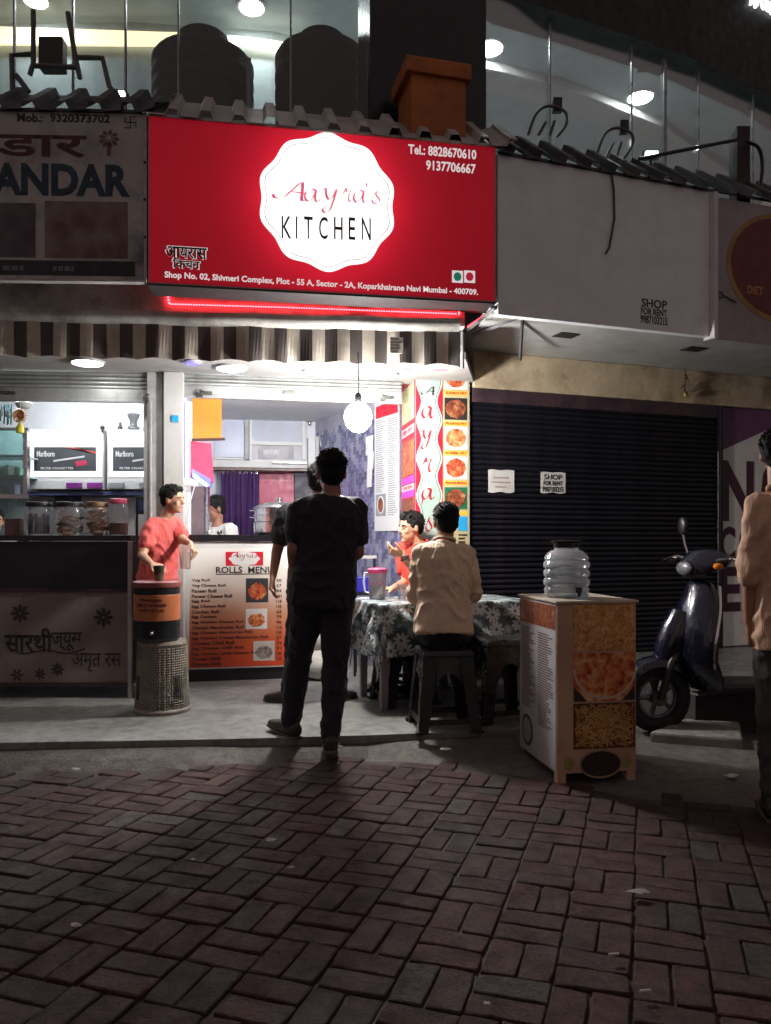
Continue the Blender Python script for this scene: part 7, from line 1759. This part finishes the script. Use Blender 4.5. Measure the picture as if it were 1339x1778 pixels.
# boy in coral T-shirt
Y = 5.62
J = dict(front=(.8, -.55, 0), face=(.97, -.24, -.06), neck=P(287, 899, Y), head=P(300, 868, Y - .02), pelvis=P(272, 1008, Y), sR=P(264, 914, Y - .10), sL=P(304, 911, Y + .08), eR=P(247, 964, Y - .22), wR=P(264, 980, Y - .38), eL=P(318, 938, Y - .06), wL=P(331, 944, Y - .20),
         pR=P(266, 1022, Y - .06), pL=P(284, 1022, Y + .05), kR=P(270, 1110, Y - .10), aR=P(268, 1190, Y - .06), kL=P(288, 1110, Y + .02), aL=P(286, 1190, Y + .05), hem=.10, hR=(.85, -.45, -.18), nR=(.3, .2, -1), cR=28, hL=(.5, -.3, -.8), nL=(-.8, .2, -.3), cL=38, tL=(0, -1, .2))
boy = person('person', 'smiling boy in a coral red T-shirt leaning over the black drum', J, coral_tee, navy, shoe_b, skin_b, hair_m, s=.83, hair_len=.9, wrinkle=.03)
m = MB(); a, b = P(286, 915, Y - .16), P(300, 945, Y - .16)
hc_ = P(322, 966, Y - .24); ct = Thing('plastic_container', 'clear plastic container held by the boy', 'container', hc_ - V((0, 0, .09)))
m = MB(); m.lathe([(.032, -.085), (.036, -.08), (.043, .075), (.045, .08)], hc_, 20, close=False); ct.add('cup', m, clear('container_plastic', (.95, .88, .86), .10, .1, .3, (.8, .6, .55)), True)
# man in tan shirt seated with his back to us
Y = 4.66
J = dict(front=(.02, 1, 0), face=(-.15, 1, -.12), neck=P(771, 940, Y + .06), head=P(774, 908, Y + .10), pelvis=P(770, 1082, Y), sL=P(735, 962, Y + .05), sR=P(808, 962, Y + .05), eL=P(722, 1035, Y + .10), wL=P(738, 1036, Y + .36), eR=P(822, 1030, Y + .12), wR=P(802, 1036, Y + .38),
         pL=P(748, 1096, Y + .04), pR=P(792, 1096, Y + .04), kL=P(735, 1093, Y + .44), aL=P(738, 1208, Y + .34), kR=P(808, 1093, Y + .44), aR=P(806, 1208, Y + .34), hem=.06, cL=25, cR=25, nL=(0, 0, -1), nR=(0, 0, -1), tL=(1, 0, 0), tR=(-1, 0, 0))
person('person', 'man in a tan shirt sitting on a black stool, seen from behind', J, tan_shirt, navy, shoe_b, skin_a, hair_m, sleeve='long', s=.92, face=False, collar=tan_shirt, wrinkle=.034, hair_len=1.05)
# man in red shirt across the table
Y = 5.95; Y0 = 5.92
fr2 = V((-.72, -.69, 0)); rt = V((-.69, .72, 0))
nk = P(727, 943, Y0); 
J = dict(front=fr2, face=(-.86, -.5, -.05), neck=nk, head=P(713, 917, Y0 - .03), pelvis=V((nk.x + .03, Y0 + .02, .66)), sR=nk + rt * .16 - V((0, 0, .055)), sL=nk - rt * .16 - V((0, 0, .055)), eL=P(726, 1000, 5.66), wL=P(699, 963, 5.62), eR=P(705, 1010, 5.93), wR=P(682, 1022, 5.72),
         pR=V((nk.x - .02, Y0 + .05, .64)), pL=V((nk.x + .10, Y0 - .03, .64)), kR=V((nk.x - .26, Y0 - .12, .60)), aR=V((nk.x - .28, Y0 - .05, .18)), kL=V((nk.x - .05, Y0 - .30, .60)), aL=V((nk.x - .08, Y0 - .22, .18)), hem=.05, hL=(-.9, -.1, .3), nL=(0, .6, .6), tL=(0, 0, 1), cL=38, hR=(-.8, -.5, -.05), nR=(0, 0, -1), tR=(-.3, -1, 0), cR=22)
rm = person('person', 'man in a red shirt eating at the table in front of the column', J, red_shirt, jeans, shoe_b, skin_b, hair_m, s=.97, hair_len=.85, collar=red_shirt, wrinkle=.02)
wl_, el_ = J['wL'], J['eL']; d_ = (wl_ - el_).normalized(); c0 = wl_ - d_ * .03
wt = Thing('wrist_watch', 'dark wrist watch on the raised arm of the man in red', 'watch', c0); x_ = d_.orthogonal().normalized(); y_ = d_.cross(x_)
m = MB(); m.tube([c0 + (x_ * math.cos(a) + y_ * math.sin(a)) * .031 for a in np.linspace(0, 2 * PI, 17)[:-1]], .008, 6, cyc=True); wt.add('strap', m, black_plastic, True)
m = MB(); m.ell(c0 + V((-.1, -1, .1)).normalized() * .034, (.02, .008, .02)); wt.add('dial', m, M('watch_dial', (.08, .06, .05), .2, .5), True)
# man at the right edge
Y = 3.42
J = dict(front=(.35, .93, 0), face=(.5, .85, -.1), neck=P(1355, 850, Y), head=P(1351, 790, Y + .02), pelvis=P(1369, 1075, Y), sL=P(1319, 880, Y - .02), sR=P(1417, 880, Y + .03), eL=P(1302, 985, Y - .02), wL=P(1301, 1085, Y + .02), eR=P(1443, 990, Y), wR=P(1443, 1080, Y + .1),
         pL=P(1343, 1110, Y), pR=P(1397, 1110, Y), kL=P(1341, 1250, Y), aL=P(1341, 1385, Y), kR=P(1395, 1250, Y), aR=P(1393, 1385, Y), hem=.12, ground=0, cL=26)
person('person', 'man in a peach shirt and grey trousers at the right edge', J, peach_shirt, grey_tr, shoe_b, skin_a, hair_m, sleeve='elbow', s=.86, face=False, wrinkle=.03, collar=peach_shirt)
# shopkeeper at the left edge and cook in the kitchen
Y = 6.2
q = P(-12, 905, Y)
J = dict(front=(.6, -.8, 0), face=(.6, -.75, -.1), head=q, neck=q - V((.01, 0, .16)), pelvis=q - V((0, -.02, .66)), sR=q + V((-.13, -.1, -.21)), sL=q + V((.12, .08, -.21)), eR=q + V((-.16, -.14, -.45)), wR=q + V((-.03, -.25, -.45)), eL=q + V((.16, .05, -.45)), wL=q + V((.18, -.15, -.45)),
         pR=q + V((-.07, -.05, -.68)), pL=q + V((.07, .05, -.68)), kR=q + V((.1, -.28, -.70)), aR=q + V((.08, -.22, -1.1)), kL=q + V((.25, -.12, -.70)), aL=q + V((.22, -.1, -1.1)))
person('person', 'seated shopkeeper at the left edge behind the tobacco counter, only dark hair and cheek showing', J, white_shirt, navy, shoe_b, skin_b, hair_m, s=.95)
q = P(373, 884, 7.35)
J = dict(front=(-.5, -.85, 0), face=(-.75, -.6, -.25), head=q, neck=q - V((-.02, -.02, .15)), pelvis=q - V((-.06, -.05, .63)), sR=q + V((-.13, .1, -.20)), sL=q + V((.16, -.08, -.20)), eR=q + V((-.16, 0, -.44)), wR=q + V((-.12, -.22, -.44)), eL=q + V((.2, -.1, -.44)), wL=q + V((.1, -.28, -.44)),
         pR=q + V((-.03, .1, -.66)), pL=q + V((.12, .0, -.66)), kR=q + V((-.03, .08, -1.0)), aR=q + V((-.03, .1, -1.28)), kL=q + V((.12, -.02, -1.0)), aL=q + V((.12, 0, -1.28)))
person('person', 'cook in a white shirt half hidden beside the purple curtain', J, white_shirt, navy, shoe_b, skin_c, hair_m, s=.97)

# ================================================================ litter on the ground
lit = M('litter_paper', (.42, .41, .38), .7)
spots = ((1107, 1551, .045, 'crumpled wrapper lying on the bricks at lower right'), (130, 1336, .03, 'small paper scrap near the kerb at far left'), (775, 1302, .035, 'small crumpled paper on the apron near the picture stand'), (472, 1459, .03, 'paper scrap on the bricks below the walking man'), (1066, 1660, .03, 'white cigarette stub on the bricks at lower right'), (1121, 1724, .03, 'white cigarette stub nearest the lower right corner'), (131, 1607, .022, 'paper scrap on the dark bricks at lower left'), (590, 1298, .03, 'thin straw scrap beside the walking man\'s shoe'), (1269, 1348, .04, 'crushed paper on the concrete strip near the peach shirt man'), (335, 1492, .014, 'tiny white pebble on the dark bricks, left of the middle'), (845, 1742, .012, 'tiny white crumb on the bricks near the bottom'), (505, 1506, .018, 'twisted wrapper scrap on the reddish bricks'))
for k, (px, py, s_, lab) in enumerate(spots):
    z = .02 if py > 1340 else .06
    c = G(px, py, z); t_ = Thing('litter', lab, 'litter', c, group='scraps of litter on the ground'); rn = random.Random(k); m = MB()
    if 'stub' in lab or 'straw' in lab: m.tube([c + V((-s_ * .5, 0, .004)), c + V((s_ * .5, s_ * .1, .005))], .004, 6)
    else:
        n_ = 9; top = c + V((rn.uniform(-.3, .3) * s_, 0, .35 * s_)); ring = [c + V((math.cos(2 * PI * q / n_) * s_ * rn.uniform(.5, 1.1), math.sin(2 * PI * q / n_) * s_ * .5 * rn.uniform(.5, 1.1), rn.uniform(0, .3) * s_)) for q in range(n_)]
        for q in range(n_): m.poly([ring[q], ring[(q + 1) % n_], top])
        m.poly([p - V((0, 0, .002)) for p in ring[::-1]])
    t_.add('scrap', m, lit)
